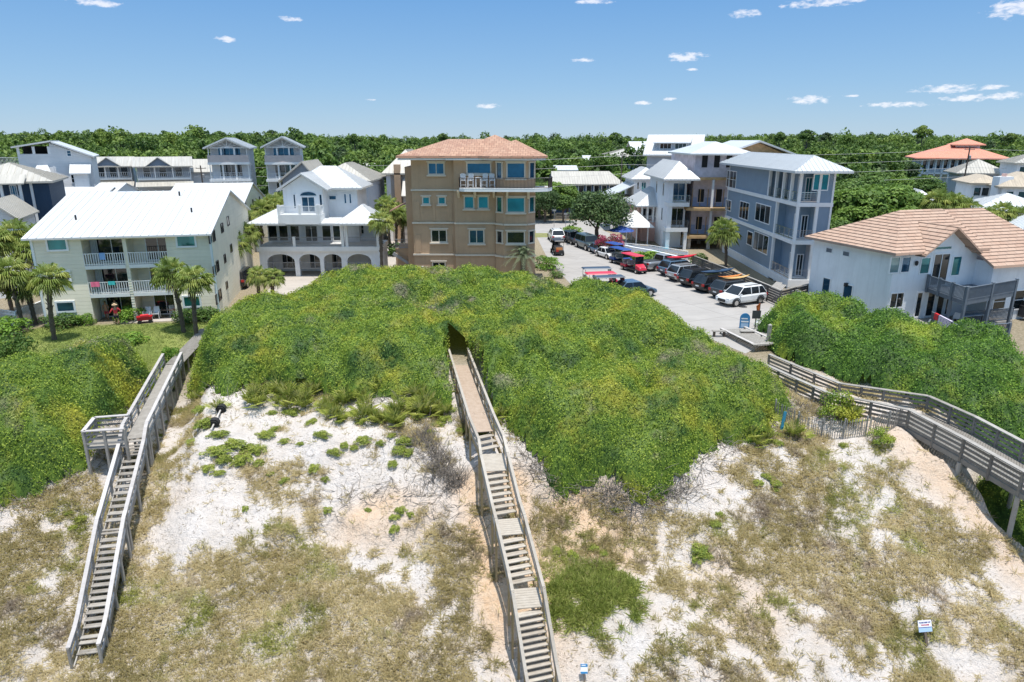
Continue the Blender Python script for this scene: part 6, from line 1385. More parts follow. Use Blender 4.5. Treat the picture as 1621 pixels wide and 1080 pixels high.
dkf = wood('dark_fence_wood', (.13, .115, .10), (.07, .06, .055))
fence('long dark slatted fence with a pale top rail in front of the blue grey house', [gd(1096, 425)[:2], gd(1160, 452)[:2], gd(1234, 486)[:2], gd(1296, 470)[:2]], 1.5, dkf, wgrey)
fence('white picket fence under the palms at the left edge', [gd(-40, 510)[:2], gd(28, 520)[:2], gd(74, 500)[:2]], 1.35, white, white, picket=.16)
fence('low grey rail fence at the end of the street behind the hedge', [at(880, 335, 128)[:2], at(930, 335, 128)[:2]], 1.2, wgrey, wgrey, slats=3)
fence('white pool rail fence beside the pavilion', [gd(975, 397)[:2], gd(1030, 402)[:2], gd(1088, 412)[:2]], 1.1, white, white, slats=2, gap=1.6)
fence('low dark picket fence on the sand left of the villa', [gd(1272, 478)[:2], gd(1300, 492)[:2]], .9, dkf, wgrey, picket=.14)
t = empty('garden_wall', tuple(gd(985, 392)), 0, 'low white curved wall around the pool terrace', 'wall')
pp = [gd(978, 396), gd(1002, 402), gd(1030, 407), gd(1055, 413), gd(1075, 418)]
for i in range(4): MB().bar(pp[i]-t.location+Vector((0, 0, .45)), pp[i+1]-t.location+Vector((0, 0, .45)), .3, .9).build('wall_section', whitewall, t)
a, c = gd(1032, 398), gd(1060, 398); t = MB().prism([(0, 0), (c.x-a.x, -.5), (c.x-a.x+.5, 2.6), (.8, 3.2)], 0, .22).build('pool', plain('pool_turquoise', (.02, .32, .42), .1)); t.location = a; tag(t, 'small turquoise plunge pool behind the white terrace wall', 'pool')
# parasol
p = gd(982, 388); t = empty('parasol', tuple(p), 0, 'dark blue open parasol left of the white pavilion', 'parasol'); MB().tube((0, 0, 0), (0, 0, 2.5), .03).build('pole', blackm, t); MB().lathe([(1.9, 2.0), (1.2, 2.35), (.05, 2.75)], n=8).build('canopy', bluep, t)
for (px, py, h, l_) in ((877, 360, 3.0, 'thin grey street sign post at the road mouth, left one'), (895, 362, 2.6, 'thin grey street sign post at the road mouth, right one')):
    p = gd(px, py); t = empty('street_sign', tuple(p), 0, l_, 'street sign'); MB().tube((0, 0, 0), (0, 0, h), .04).build('post', plain('grey_iron', (.3, .3, .3)), t); MB().box(-.3, -.03, h-.3, .3, -.005, h).build('plate', plain('grey_iron', (.3, .3, .3)), t)
p = gd(1257, 478); t = empty('wheelie_bin', tuple(p), 0, 'grey rubbish bin behind the dark fence near the villa', 'bin'); MB().add([(-.3, -.3, 0), (.3, -.3, 0), (.3, .3, 0), (-.3, .3, 0), (-.36, -.36, 1), (.36, -.36, 1), (.36, .36, 1), (-.36, .36, 1)], [(3, 2, 1, 0), (4, 5, 6, 7), (0, 1, 5, 4), (1, 2, 6, 5), (2, 3, 7, 6), (3, 0, 4, 7)]).build('bin_body', dgrey, t); MB().box(-.38, -.4, 1, .38, .4, 1.08).build('lid', plain('bin_lid', (.5, .5, .48)), t)
for k, q in enumerate([(1230, 470), (1236, 474)]):
    p = gd(*q); t = empty('leaning_plank_stack', tuple(p), R(30), ['stack of grey planks leaning against the dark fence end, left one', 'stack of grey planks leaning against the dark fence end, right one'][k], 'planks'); mb = MB(); [mb.bar((-1.4, i*.18, .1), (.5, i*.18, 1.3), .15, .04) for i in range(4)]; mb.build('planks', wgrey, t); MB().bar((.2, .27, 0), (.2, .27, 1.1), .1, .1).build('prop', wgrey, t)
# ============================================================ furniture
def bar_chair(m, hs=.72):
    t = empty('bar_chair', (0, 0, 0)); MB().box(-.25, -.25, hs-.03, .25, .25, hs+.02).build('seat', m, t)
    mb = MB(); [mb.bar((-.2+.1*k, .22, hs), (-.22+.11*k, .36, hs+.62+(.04 if 0 < k < 4 else 0)), .08, .025, up=(0, -1, .2)) for k in range(5)]; mb.build('backrest', m, t)
    for s in (-1, 1):
        MB().bar((s*.29, -.3, hs+.24), (s*.27, .26, hs+.24), .09, .03).build('armrest', m, t)
        for y in (-.24, .22): MB().bar((s*.25, y*1.1, 0), (s*.25, y, hs+.22), .05, .05).build('leg', m, t)
    MB().bar((-.25, -.27, .28), (.25, -.27, .28), .05, .04).build('footrest', m, t); return t
zb = BROWN.lf(790, 299, -3)[1]; pc = bar_chair(white); first = True
for px, lb in ((733, 'white slatted bar chair at the left end of the brown house balcony'), (745, 'white slatted bar chair left of the tall table, second from left on the brown balcony'), (767, 'white slatted bar chair just right of the tall table on the brown balcony'), (779, 'white slatted bar chair at the right end of the row on the brown balcony')):
    x = BROWN.lf(px, 290, -1.3)[0]; l_ = W_(BROWN, x, -1.25, zb)
    if first: pc.location = l_; pc.rotation_euler = (0, 0, .1); tag(pc, lb, 'chair', 'white bar chairs on the brown house balcony'); first = False
    else: c = copy_tree(pc, l_, random.uniform(-.3, .3), label=lb); c['category'] = 'chair'; c['group'] = 'white bar chairs on the brown house balcony'
x = BROWN.lf(757, 290, -1.3)[0]; t = empty('bar_table', W_(BROWN, x, -1.25, zb), 0, 'tall narrow white table between the bar chairs on the brown balcony', 'table'); MB().box(-.28, -.28, .98, .28, .28, 1.02).build('table_top', white, t); [MB().box(a-.03, c-.03, 0, a+.03, c+.03, .98).build('leg', white, t) for a in (-.23, .23) for c in (-.23, .23)]
def plain_chair(m, recl=.12, hs=.42):
    t = empty('deck_chair', (0, 0, 0)); MB().box(-.25, -.26, hs-.02, .25, .24, hs+.02).build('seat', m, t, bevel=.01)
    MB().add([(-.25, .22, hs), (.25, .22, hs), (.2, .24+recl, hs+.52), (-.2, .24+recl, hs+.52), (-.25, .25, hs), (.25, .25, hs), (.2, .27+recl, hs+.52), (-.2, .27+recl, hs+.52)], [(0, 1, 2, 3), (7, 6, 5, 4), (0, 4, 5, 1), (1, 5, 6, 2), (2, 6, 7, 3), (3, 7, 4, 0)]).build('backrest', m, t)
    for s in (-1, 1):
        MB().bar((s*.27, -.25, hs+.22), (s*.27, .28, hs+.24), .05, .03).build('armrest', m, t)
        for y in (-.24, .22): MB().bar((s*.27, y*1.15, 0), (s*.26, y, hs+.2), .04, .04).build('leg', m, t)
    return t
wch = plain_chair(plain('white_plastic', (.78, .78, .76), .4)); used = False
def put_chair(loc, rz, lb, group, sc=1):
    global used
    if not used: used = True; wch.location = loc; wch.rotation_euler = (0, 0, rz); tag(wch, lb, 'chair', group)
    else: c = copy_tree(wch, loc, rz, sc, lb, group); c['category'] = 'chair'
gg = 'white chairs on the villa deck'
def vl(px, py, z): q = gd(px, py, z); return (q.x, q.y, z)
for (px, py, rz, lb) in ((1518, 446, 2.4, 'pale folding chair nearest the gable wall on the villa deck'), (1535, 449, .6, 'large white reclining chair at the front corner of the villa deck'), (1549, 443, 1.8, 'white chair left of the round table on the villa deck'), (1565, 440, 0, 'white chair behind the round table on the villa deck'), (1585, 443, -1.6, 'white chair right of the round table on the villa deck'), (1600, 445, -1.9, 'white chair at the right end of the villa deck')):
    put_chair(vl(px, py-1, 2.85), rz, lb, gg)
t = empty('round_table', vl(1570, 446, 2.85), 0, 'round white table among the chairs on the villa deck', 'table'); MB().lathe([(.62, .7), (.62, .74)], n=18).build('table_top', white, t); [MB().bar((.4*math.cos(a), .4*math.sin(a), 0), (.3*math.cos(a), .3*math.sin(a), .7), .04, .04).build('leg', white, t) for a in (.8, 2.4, 4, 5.5)]
gg = 'white plastic chairs on the apartment house patio'
for i, (u, lb) in enumerate(((6.6, 'left of the two white plastic chairs on the cream house patio'), (7.25, 'right of the two white plastic chairs on the cream house patio'))):
    put_chair(W_(CONDO, u+.7, .4, .05), R(12), lb, gg)
t = copy_tree(wch, W_(CONDO, 9.3, .7, .05), R(60), 1, 'small chair with an orange cloth at the right end of the cream house patio', None); t['category'] = 'chair'
if 'group' in t: del t['group']
cl = MB().box(-.3, -.3, .60, .3, .3, .64).build('towel', plain('orange_towel', (.6, .25, .12), .9)); cl.location = W_(CONDO, 9.3, .7, .05); tag(cl, 'orange towel lying over the small chair on the cream house patio', 'towel')
bch = copy_tree(wch, vl(1514, 512, .3), 2.5, 1, 'light blue chair on the lower villa deck beside the table', None); bch['category'] = 'chair'
if 'group' in bch: del bch['group']
t = empty('patio_table', vl(1532, 512, .3), .3, 'long grey blue table on the shaded lower deck of the villa', 'table'); MB().box(-1, -.45, .7, 1, .45, .74).build('table_top', plain('slate_top', (.35, .42, .5)), t); [MB().box(a-.03, c-.03, 0, a+.03, c+.03, .7).build('leg', blackm, t) for a in (-.9, .9) for c in (-.38, .38)]
t = empty('grill', W_(VIL, 12.5, -2.1, .28), 0, 'black covered grill on the villa side deck at the right edge', 'grill'); MB().box(-.6, -.35, 0, .6, .35, .95).build('cabinet', blackm, t, bevel=.05); MB().tube((-.5, 0, .98), (.5, 0, .98), .38, n=14).build('hood', blackm, t)
# towels over rails
def towel(label, a, c, z, drop, m, both=True):
    a = Vector((*a[:2], z)); c = Vector((*c[:2], z)); d = (c-a).normalized(); n = Vector((d.y, -d.x, 0)); mb = MB(); k = 9; v = []
    for i in range(k):
        u = i/(k-1); w_ = math.sin(u*11)*.02
        for (o, dz) in ((-.07, -drop*.6), (-.07, .03), (.07, .03), (.09+w_, -drop)): p = a.lerp(c, u)+n*o; v.append((p.x, p.y, z+dz))
    mb.add(v, [(i*4+j, i*4+j+1, (i+1)*4+j+1, (i+1)*4+j) for i in range(k-1) for j in range(3)])
    t = mb.build('towel', m); s_ = t.modifiers.new('s', 'SOLIDIFY'); s_.thickness = .012; tag(t, label, 'towel'); return t
m, nt, bs = mat_new('lavender_towel'); vo = nt.nodes.new('ShaderNodeTexVoronoi'); vo.inputs['Scale'].default_value = 7; lnk(nt, coord(nt), vo.inputs[0]); lnk(nt, ramp(nt, vo.outputs['Distance'], [(.25, (.28, .24, .42)), (.45, (.62, .58, .70))]), bs.inputs['Base Color']); bs.inputs['Roughness'].default_value = .9; MC['lav'] = m
def vw(u): a, c = Lw[1], Lw[2]; return W_(VIL, a[0]+(c[0]-a[0])*u, a[1]+(c[1]-a[1])*u)
towel('patterned lavender towel hanging over the lower deck rail of the villa', vw(.28), vw(.72), 1.33, 1.05, m); towel('small red towel on the lower deck rail left of the lavender one', vw(.12), vw(.26), 1.33, .45, redp)
towel('pink striped towel on the middle balcony rail of the cream house', W_(CONDO, u0c+.3, 0) if 'u0c' in globals() else W_(CONDO, CONDO.lf(143, 445)[0], 0), W_(CONDO, CONDO.lf(157, 445)[0], 0), F1+.97, .35, plain('pink_towel', (.7, .15, .25), .9))
towel('teal towel on the middle balcony rail of the cream house', W_(CONDO, CONDO.lf(171, 445)[0], 0), W_(CONDO, CONDO.lf(182, 445)[0], 0), F1+.97, .25, plain('teal_towel', (.05, .45, .45), .9))
towel('blue towel on the top balcony rail of the cream house', W_(CONDO, CONDO.lf(154, 385)[0], 0), W_(CONDO, CONDO.lf(163, 385)[0], 0), F2+.97, .5, plain('light_blue_towel', (.25, .42, .7), .9))
# red wagon
q = gt(230, 511); t = empty('wagon', (q.x, q.y, q.z), R(25), 'small red pull wagon standing on the lawn edge', 'wagon')
MB().add([(-.5, -.27, .25), (.5, -.27, .25), (.5, .27, .25), (-.5, .27, .25), (-.58, -.32, .55), (.58, -.32, .55), (.58, .32, .55), (-.58, .32, .55)], [(3, 2, 1, 0), (0, 1, 5, 4), (1, 2, 6, 5), (2, 3, 7, 6), (3, 0, 4, 7)]).build('tub', redp, t)
for a in (-.38, .38):
    for s in (-.33, .33): MB().tube((a, s-.03, .15), (a, s+.03, .15), .15, n=12).build('wheel', rubber, t)
MB().bar((-.55, 0, .3), (-1.0, 0, .05), .03, .03).build('handle', blackm, t); MB().box(-.3, -.2, .5, .3, .2, .66).build('load', redp, t)
q = gt(151, 507); t = empty('toy_bucket', tuple(q), 0, 'little red toy bucket at the left end of the patio', 'toy'); MB().lathe([(.14, 0), (.2, .35)], n=12).build('bucket_body', redp, t); MB().bar((-.2, 0, .36), (.2, 0, .36), .02, .02).build('handle', white, t)
# ============================================================ people
skin_t = plain('skin', (.50, .27, .18), .6); skin_d = plain('tanned_skin', (.36, .19, .12), .6)
def skinned(name, V, E_, Rr, m, parent, root=0):
    me = bpy.data.meshes.new(name); me.from_pydata([tuple(v) for v in V], E_, []); o = bpy.data.objects.new(name, me); COL.objects.link(o); reg(o, parent)
    o.modifiers.new('skin', 'SKIN'); ss = o.modifiers.new('sub', 'SUBSURF'); ss.levels = 2; ss.render_levels = 2
    lay = me.skin_vertices[0].data if len(me.skin_vertices) else None
    if lay is None:
        bpy.context.view_layer.update(); lay = me.skin_vertices[0].data
    for i, r in enumerate(Rr): lay[i].radius = (r, r) if not hasattr(r, '__len__') else r
    lay[root].use_root = True; me.materials.append(m)
    for p in o.modifiers: pass
    o.modifiers['skin'].use_smooth_shade = True; return o
def person(label, loc, rz, h, skin, shirt, shorts, arms, stride=.12, hair=(.05, .03, .02), hat=None, sleeves=True):
    t = empty('person', loc, rz, label, 'person'); k = h/1.75
    S = lambda *p: Vector(p)*k
    V = [S(0, 0, .95), S(0, .0, 1.12), S(0, 0, 1.36), S(0, .0, 1.50), S(0, -.01, 1.60), S(0, -.015, 1.70)]; E_ = [(0, 1), (1, 2), (2, 3), (3, 4), (4, 5)]; Rr = [(.15*k, .11*k), (.13*k, .1*k), (.155*k, .11*k), .055*k, .085*k, .08*k]
    for s in (-1, 1):
        b0 = len(V); st = stride*s; V += [S(s*.1, 0, .86), S(s*.11, -st*.6, .48), S(s*.11, -st+.02, .09), S(s*.12, -st-.14, .035)]; E_ += [(0, b0), (b0, b0+1), (b0+1, b0+2), (b0+2, b0+3)]; Rr += [.09*k, .06*k, .042*k, .035*k]
        A_ = arms[0 if s < 0 else 1]; b1 = len(V); el, ha = S(*A_[0]), S(*A_[1]); V += [S(s*.19, 0, 1.40), el, ha]; E_ += [(2, b1), (b1, b1+1), (b1+1, b1+2)]; Rr += [.055*k, .042*k, .03*k]
        d = (ha-el).normalized(); sd_ = d.cross(Vector((0, 1, 0))); sd_ = sd_.normalized() if sd_.length > .1 else Vector((1, 0, 0)); pm = len(V); V.append(ha+d*.05*k); E_.append((b1+2, pm)); Rr.append((.034*k, .02*k))
        for f in range(4):
            fb = len(V); V += [ha+d*(.09*k)+sd_*(f-1.5)*.02*k, ha+d*((.15+.012*(1.5-abs(f-1.5)))*k)+sd_*(f-1.5)*.024*k+Vector((0, -.012, 0))]; E_ += [(pm, fb), (fb, fb+1)]; Rr += [.009*k, .008*k]
        fb = len(V); V.append(ha+d*.08*k+sd_*.055*k*s); E_.append((b1+2, fb)); Rr.append(.010*k)
    skinned('body', V, E_, Rr, skin, t)
    # face
    for s in (-1, 1): MB().lathe([(.003, -.010), (.012, -.004), (.012, .004), (.003, .010)], (s*.032*k, -.095*k, 1.665*k), 8).build('eye', plain('eye_dark', (.05, .04, .03), .3), t, smooth=True)
    MB().add([Vector((0, -.125, 1.64))*k, Vector((-.015, -.09, 1.63))*k, Vector((.015, -.09, 1.63))*k, Vector((0, -.09, 1.67))*k], [(0, 1, 2), (0, 2, 3), (0, 3, 1)]).build('nose', skin, t)
    MB().box(-.025*k, -.098*k, 1.600*k, .025*k, -.085*k, 1.608*k).build('mouth', plain('lips', (.4, .12, .1)), t)
    hb = MB(); hb.lathe([(.092, -.02), (.1, .03), (.085, .085), (.03, .12)], (0, .015*k, 1.66*k), 14, sx=k, sy=k); hb.build('hair', plain('hair_'+str(hair[0]), hair, .8), t, smooth=True)
    if shirt:
        V = [S(0, 0, .90), S(0, 0, 1.1), S(0, 0, 1.36), S(0, 0, 1.46)]; E_ = [(0, 1), (1, 2), (2, 3)]; Rr = [(.175*k, .135*k), (.16*k, .125*k), (.175*k, .13*k), (.075*k, .07*k)]
        for i, s in enumerate((-1, 1)):
            b1 = len(V); el, ha = S(*arms[i][0]), S(*arms[i][1]); V += [S(s*.19, 0, 1.40), el]+([ha.lerp(el, .12)] if sleeves else []); E_ += [(2, b1), (b1, b1+1)]+([(b1+1, b1+2)] if sleeves else []); Rr += [.075*k, .06*k]+([.05*k] if sleeves else [])
        skinned('shirt', V, E_, Rr, shirt, t)
    V = [S(0, 0, .93)]; E_ = []; Rr = [(.17*k, .13*k)]
    for s in (-1, 1): b0 = len(V); V += [S(s*.1, -stride*s*.15, .74), S(s*.11, -stride*s*.55, .52)]; E_ += [(0, b0), (b0, b0+1)]; Rr += [.105*k, .09*k]
    skinned('shorts', V, E_, Rr, shorts, t)
    if hat: MB().lathe([(.21, 0), (.20, .015), (.105, .02), (.1, .1), (.06, .125)], (0, 0, 1.72*k), 18, sx=k, sy=k).build('hat', hat, t)
    return t
q = gt(186, 514); hatm = plain('straw_hat', (.62, .45, .28), .9)
person('person in a red long sleeved shirt, dark shorts and straw hat standing on the lawn', tuple(q), R(-150), 1.66, skin_t, plain('red_shirt', (.62, .05, .06), .8), plain('navy_shorts', (.02, .025, .05), .9), (((-.36, -.02, 1.18), (-.33, -.2, 1.0)), ((.36, .02, 1.16), (.42, -.16, 1.05))), hat=hatm)
person('bare chested person in pink shorts standing in the shade of the cream house patio', W_(CONDO, CONDO.lf(169, 495, 1.0)[0], .9, .05), R(20), 1.5, skin_d, None, plain('red_swim_shorts', (.45, .05, .08), .9), (((-.27, 0, 1.14), (-.26, -.12, .9)), ((.27, 0, 1.14), (.25, -.22, 1.05))))
person('person in a beige top standing in the patio doorway behind the one in red', W_(CONDO, CONDO.lf(183, 490, 1.2)[0], 1.2, .05), R(0), 1.6, skin_t, plain('beige_top', (.45, .36, .26), .9), plain('dark_shorts', (.05, .05, .06), .9), (((-.26, 0, 1.14), (-.25, -.08, .9)), ((.26, 0, 1.14), (.25, -.08, .9))), sleeves=False)
# ============================================================ power poles and lines
def pole(label, px, ptop, pbot, Y):
    z1 = at(px, ptop, Y).z; x = at(px, ptop, Y).x; t = empty('utility_pole', (x, Y, 0), 0, label, 'utility pole'); MB().tube((0, 0, 0), (0, 0, z1), .16, .11, 8).build('mast', wbrown, t)
    MB().bar((-.9, 0, z1-.5), (.9, 0, z1-.5), .1, .1).build('crossarm', wbrown, t)
    for a in (-.8, 0, .8): MB().lathe([(.05, 0), (.07, .08), (.03, .16)], (a, 0, z1-.45), 6).build('insulator', plain('grey_iron', (.3, .3, .3)), t)
    MB().lathe([(.18, 0), (.22, .05), (.22, .6), (.1, .7)], (.3, 0, z1-2.2), 8).build('transformer', plain('grey_iron', (.3, .3, .3)), t); return x, z1
pol = [pole('dark wooden utility pole behind the tan roofs on the right', 1536, 232, 275, 126), pole('thin utility pole rising beside the small cottages on the left', 317, 262, 292, 126)]
pol += [(-120, 12.7), (150, 12.9)]
xs_ = sorted([(-135, 12.6), (pol[1][0], pol[1][1]), (20, 12.0), (pol[0][0], pol[0][1]), (170, 12.8)])
pq = empty('utility_pole', (20, 128.5, 0), 0, 'utility pole hidden by the dark oak in mid picture', 'utility pole'); MB().tube((0, 0, 0), (0, 0, 12.0), .15, .1).build('mast', wbrown, pq); MB().bar((-.8, 0, 11.5), (.8, 0, 11.5), .1, .1).build('crossarm', wbrown, pq)
wm = plain('cable', (.35, .35, .35), .5)
for k, (dz, lb) in enumerate(((-.45, 'topmost power cable across the tree line'), (-2.0, 'second power cable from the top across the tree line'), (-3.6, 'third power cable from the top across the tree line'), (-5.2, 'lowest power cable across the tree line'))):
    pts = []
    for i in range(len(xs_)-1):
        (x0, z0), (x1, z1) = xs_[i], xs_[i+1]
        for j in range(12): u = j/12; pts.append((x0+(x1-x0)*u, 126+(2.5 if 0 else 0), z0+(z1-z0)*u+dz-4*.5*u*(1-u)))
    pts.append((xs_[-1][0], 126, xs_[-1][1]+dz)); o = MB().path(pts, [.022]*len(pts), 4).build('power_cable', wm); tag(o, lb, 'cable', 'power cables along the street')
# ============================================================ trees and plants
def crown_arrays(rx, ry, rz, nb, nl, L, seed, base=.0, jit=.6):
    r = np.random.default_rng(seed); a = r.random(nb)*2*PI; zz = r.uniform(-.55, 1, nb); q = np.sqrt(1-np.clip(zz, -1, 1)**2)*np.sqrt(r.uniform(.25, 1, nb))
    C = np.c_[np.cos(a)*q*rx*.72, np.sin(a)*q*ry*.72, zz*rz*.68]; br = r.uniform(.24, .42, nb)*min(rx, ry, rz*1.4)
    k = r.integers(0, nb, nl); d = unit(r.normal(size=(nl, 3))); d[:, 2] = np.where(d[:, 2] < -.35, -d[:, 2], d[:, 2])
    P = C[k]+d*(br[k]*r.uniform(.72, 1.08, nl))[:, None]*np.array([1.15, 1.15, .85])
    P[:, 2] += base; V, F = leaf_arrays(P, d+np.array([0, 0, .35]), np.full((nl, 1), L), np.full((nl, 1), L*.62), jit, r)
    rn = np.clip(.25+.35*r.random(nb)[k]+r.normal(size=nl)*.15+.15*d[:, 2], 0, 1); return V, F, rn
def tree_proto(name, h, rx, rz, nb, nl, L, mt, seed, trunk=.16, low=.35, bm=None):
    t = empty(name, (0, 0, 0)); r = random.Random(seed); V, F, rn = crown_arrays(rx, rx*.95, rz, nb, nl, L, seed, base=h-rz*.95)
    np_mesh('crown', V, F, mt, t, rnd=rn); mb = MB(); zc = h-rz*.95
    mb.path([(0, 0, -.2), (r.uniform(-.15, .15), .1, zc*.45), (r.uniform(-.3, .3), 0, zc*.8), (0, 0, zc+rz*.3)], [trunk*1.3, trunk, trunk*.75, trunk*.3])
    for k in range(6):
        a = k*1.05+r.random(); z0 = zc*r.uniform(.45, .8); l = rx*r.uniform(.5, .75); mb.path([(0, 0, z0), (math.cos(a)*l*.5, math.sin(a)*l*.5, z0+(zc-z0)*.7), (math.cos(a)*l, math.sin(a)*l, zc+rz*.2)], [trunk*.5, trunk*.35, trunk*.12], 5)
    mb.build('trunk', bm or bark, t); return t
def frond_fan(r, R_, nbl, droop, V, F, rn, org, az, el, pet, bw=1):
    d = Vector((math.cos(az)*math.cos(el), math.sin(az)*math.cos(el), math.sin(el))); side = Vector((-math.sin(az), math.cos(az), 0)); up = side.cross(d)*-1
    up = d.cross(side)*-1 if d.cross(side).z < 0 else d.cross(side)
    hub = org+d*pet+Vector((0, 0, -pet*.12)); rv = r.random()
    def blade(a, b_, c_, w, v):
        n = len(V); pr = (b_-a).cross(up); pr = pr.normalized()*w if pr.length > 1e-6 else side*w
        V.extend([a-pr*.4, a+pr*.4, b_+pr, c_, b_-pr]); F.append((n, n+1, n+2, n+3, n+4)); rn.append(v)
    blade(org, org+d*pet*.5, hub, .022, .1)
    for k in range(nbl):
        th = (k/(nbl-1)-.5)*2*1.75; dd = (d*math.cos(th)+side*math.sin(th)).normalized(); l = R_*(.75+.25*math.cos(th*.8))*r.uniform(.9, 1.1)
        m_ = hub+dd*l*.55+up*(.05); e = hub+dd*l+Vector((0, 0, -l*droop*r.uniform(.5, 1.3))); blade(hub, m_, e, .032*bw, min(1, max(0, rv*.6+r.random()*.4)))
def palm_crown(seed, nf=34, R_=.8, pet=.75, droop=.4, nbl=15, dry=True):
    r = random.Random(seed); V, F, rn = [], [], []
    for k in range(nf):
        el = 1.35-2.0*(k/nf)**.9; frond_fan(r, R_, nbl, droop+.25*(k/nf), V, F, rn, Vector((0, 0, 0)), k*2.4+r.uniform(-.2, .2), el+r.uniform(-.1, .1), pet*r.uniform(.8, 1.15))
    a = (np.array([tuple(v) for v in V], np.float32), np.array(F), np.array(rn))
    V, F, rn = [], [], []
    for k in range(9): frond_fan(r, R_*.75, 9, .9, V, F, rn, Vector((0, 0, -.15)), k*.7+r.random(), -.85-r.random()*.35, pet*.5)
    return a, (np.array([tuple(v) for v in V], np.float32), np.array(F), np.array(rn))
PCM = {}
for s in range(3):
    a, d_ = palm_crown(50+s); o1 = np_mesh('crown', a[0], a[1], palmm, None, rnd=a[2]); o2 = np_mesh('dry_fronds', d_[0], d_[1], drym, None, rnd=d_[2]); PCM[s] = (o1.data, o2.data)
    bpy.data.objects.remove(o1); bpy.data.objects.remove(o2)
pi_ = 0
def palm(label, x, y, z0, h, lean=(0, 0), sc=1.0, group='cabbage palms', tr=.15):
    global pi_; pi_ += 1; t = empty('palm_tree', (x, y, z0), 0, label, 'palm tree', group); r = random.Random(pi_)
    pts = [(0, 0, -.2), (lean[0]*.15, lean[1]*.15, h*.35), (lean[0]*.5, lean[1]*.5, h*.7), (lean[0], lean[1], h)]; mb = MB(); n = 18
    P = [Vector(pts[0])]; rs = [tr*1.25]
    for k in range(1, n+1):
        u = k/n; a = u*3; i = min(2, int(a)); P.append(Vector(pts[i]).lerp(Vector(pts[i+1]), a-i)); rs.append(tr*(1.05+(.16 if k % 2 else -.06)+(.35 if u > .82 else 0)))
    mb.path(P, rs, 9)
    for k in range(60):      # old leaf boots
        u = r.uniform(.45, 1); a = r.random()*2*PI; i = min(2, int(u*3)); p = Vector(pts[i]).lerp(Vector(pts[i+1]), u*3-i); mb.bar(p+Vector((math.cos(a)*tr, math.sin(a)*tr, 0)), p+Vector((math.cos(a)*(tr+.10), math.sin(a)*(tr+.10), .17)), .05, .03)
    mb.build('trunk', pbark, t); da, dd = PCM[pi_ % 3]; rz = r.random()*6
    for nm, me in (('crown', da), ('dry_fronds', dd)):
        o = bpy.data.objects.new(nm, me); COL.objects.link(o); o.location = (lean[0], lean[1], h); o.rotation_euler = (0, 0, rz); o.scale = (sc,)*3; reg(o, t)
    return t
def palm_px(label, bx, by, cx, cy, sc=1.0, z=0.0, **k):
    b_ = gt(bx, by) if by > 500 else gd(bx, by, z); c = at(cx, cy, b_.y); return palm(label, b_.x, b_.y, b_.z, c.z-b_.z, (c.x-b_.x, 0), sc, **k)
palm_px('leaning palm on the lawn in front of the left end of the cream house', 86, 538, 77, 440, 1.0)
palm_px('left of the twin palms on the lawn before the cream house', 291, 526, 271, 432, 1.05)
palm_px('right of the twin palms on the lawn before the cream house', 311, 533, 306, 441, .98)
for i, (x, Y, cy, s, lb) in enumerate([(-10, 56, 382, 1.2, 'tall palm cut by the left edge'), (22, 58, 372, 1.2, 'tallest palm of the left cluster'), (50, 57, 398, 1.1, 'palm touching the cream house corner'), (12, 52, 430, 1.1, 'low palm in front of the left cluster'), (38, 53, 452, 1.0, 'lowest palm of the left cluster'), (-25, 52, 440, 1.1, 'palm at the very left edge above the lawn'), (62, 60, 372, 1.0, 'palm behind the cream house corner')]):
    c = at(x, cy, Y); palm(lb, c.x+.3, Y, 0, c.z, (-.3, 0), s)
for (bx, by, cx, cy, s, lb) in [(378, 452, 372, 385, 1.1, 'palm beside the right end wall of the cream house'), (388, 440, 392, 368, 1.1, 'taller palm beside the driveway right of the cream house'), (398, 430, 385, 345, 1.2, 'bushy palm between the two cream blocks and the white house'),
        (410, 470, 408, 436, .8, 'short palm left of the arches'), (432, 470, 432, 438, .8, 'short palm in front of the first arch'),
        (605, 444, 603, 350, 1.0, 'palm with a thick dark trunk right of the white arched house'), (618, 404, 612, 326, 1.2, 'left palm of the clump by the brown house'), (628, 402, 628, 335, 1.15, 'middle palm of the clump by the brown house'), (636, 400, 640, 345, 1.0, 'right palm of the clump by the brown house'),
        (430, 395, 432, 326, 1.4, 'palm behind the left roof of the white arched house'), (450, 390, 448, 318, 1.3, 'palm above the left roof of the white arched house'), (415, 398, 414, 332, 1.3, 'palm left of the white arched house roof'),
        (1149, 423, 1147, 366, 1.35, 'single palm in front of the blue grey house'), (1516, 430, 1508, 322, 1.2, 'palm above the villa roof on the right'), (1530, 430, 1528, 330, 1.2, 'second palm above the villa roof on the right'), (1490, 430, 1485, 318, 1.2, 'leftmost palm above the villa roof'),
        (1560, 430, 1562, 345, 1.2, 'palm behind the villa hip near the pinkish house'), (1590, 430, 1588, 336, 1.1, 'palm in front of the white ribbed roof'), (1612, 430, 1612, 344, 1.1, 'palm at the right edge in front of the white ribbed roof'), (1568, 370, 1570, 302, 1.4, 'palm in front of the low white block house'), (1548, 370, 1545, 312, 1.2, 'smaller palm left of the low white block house'), (1330, 400, 1325, 345, 1.0, 'palm at the back corner of the blue grey house')]:
    palm_px(lb, bx, by, cx, cy, s)
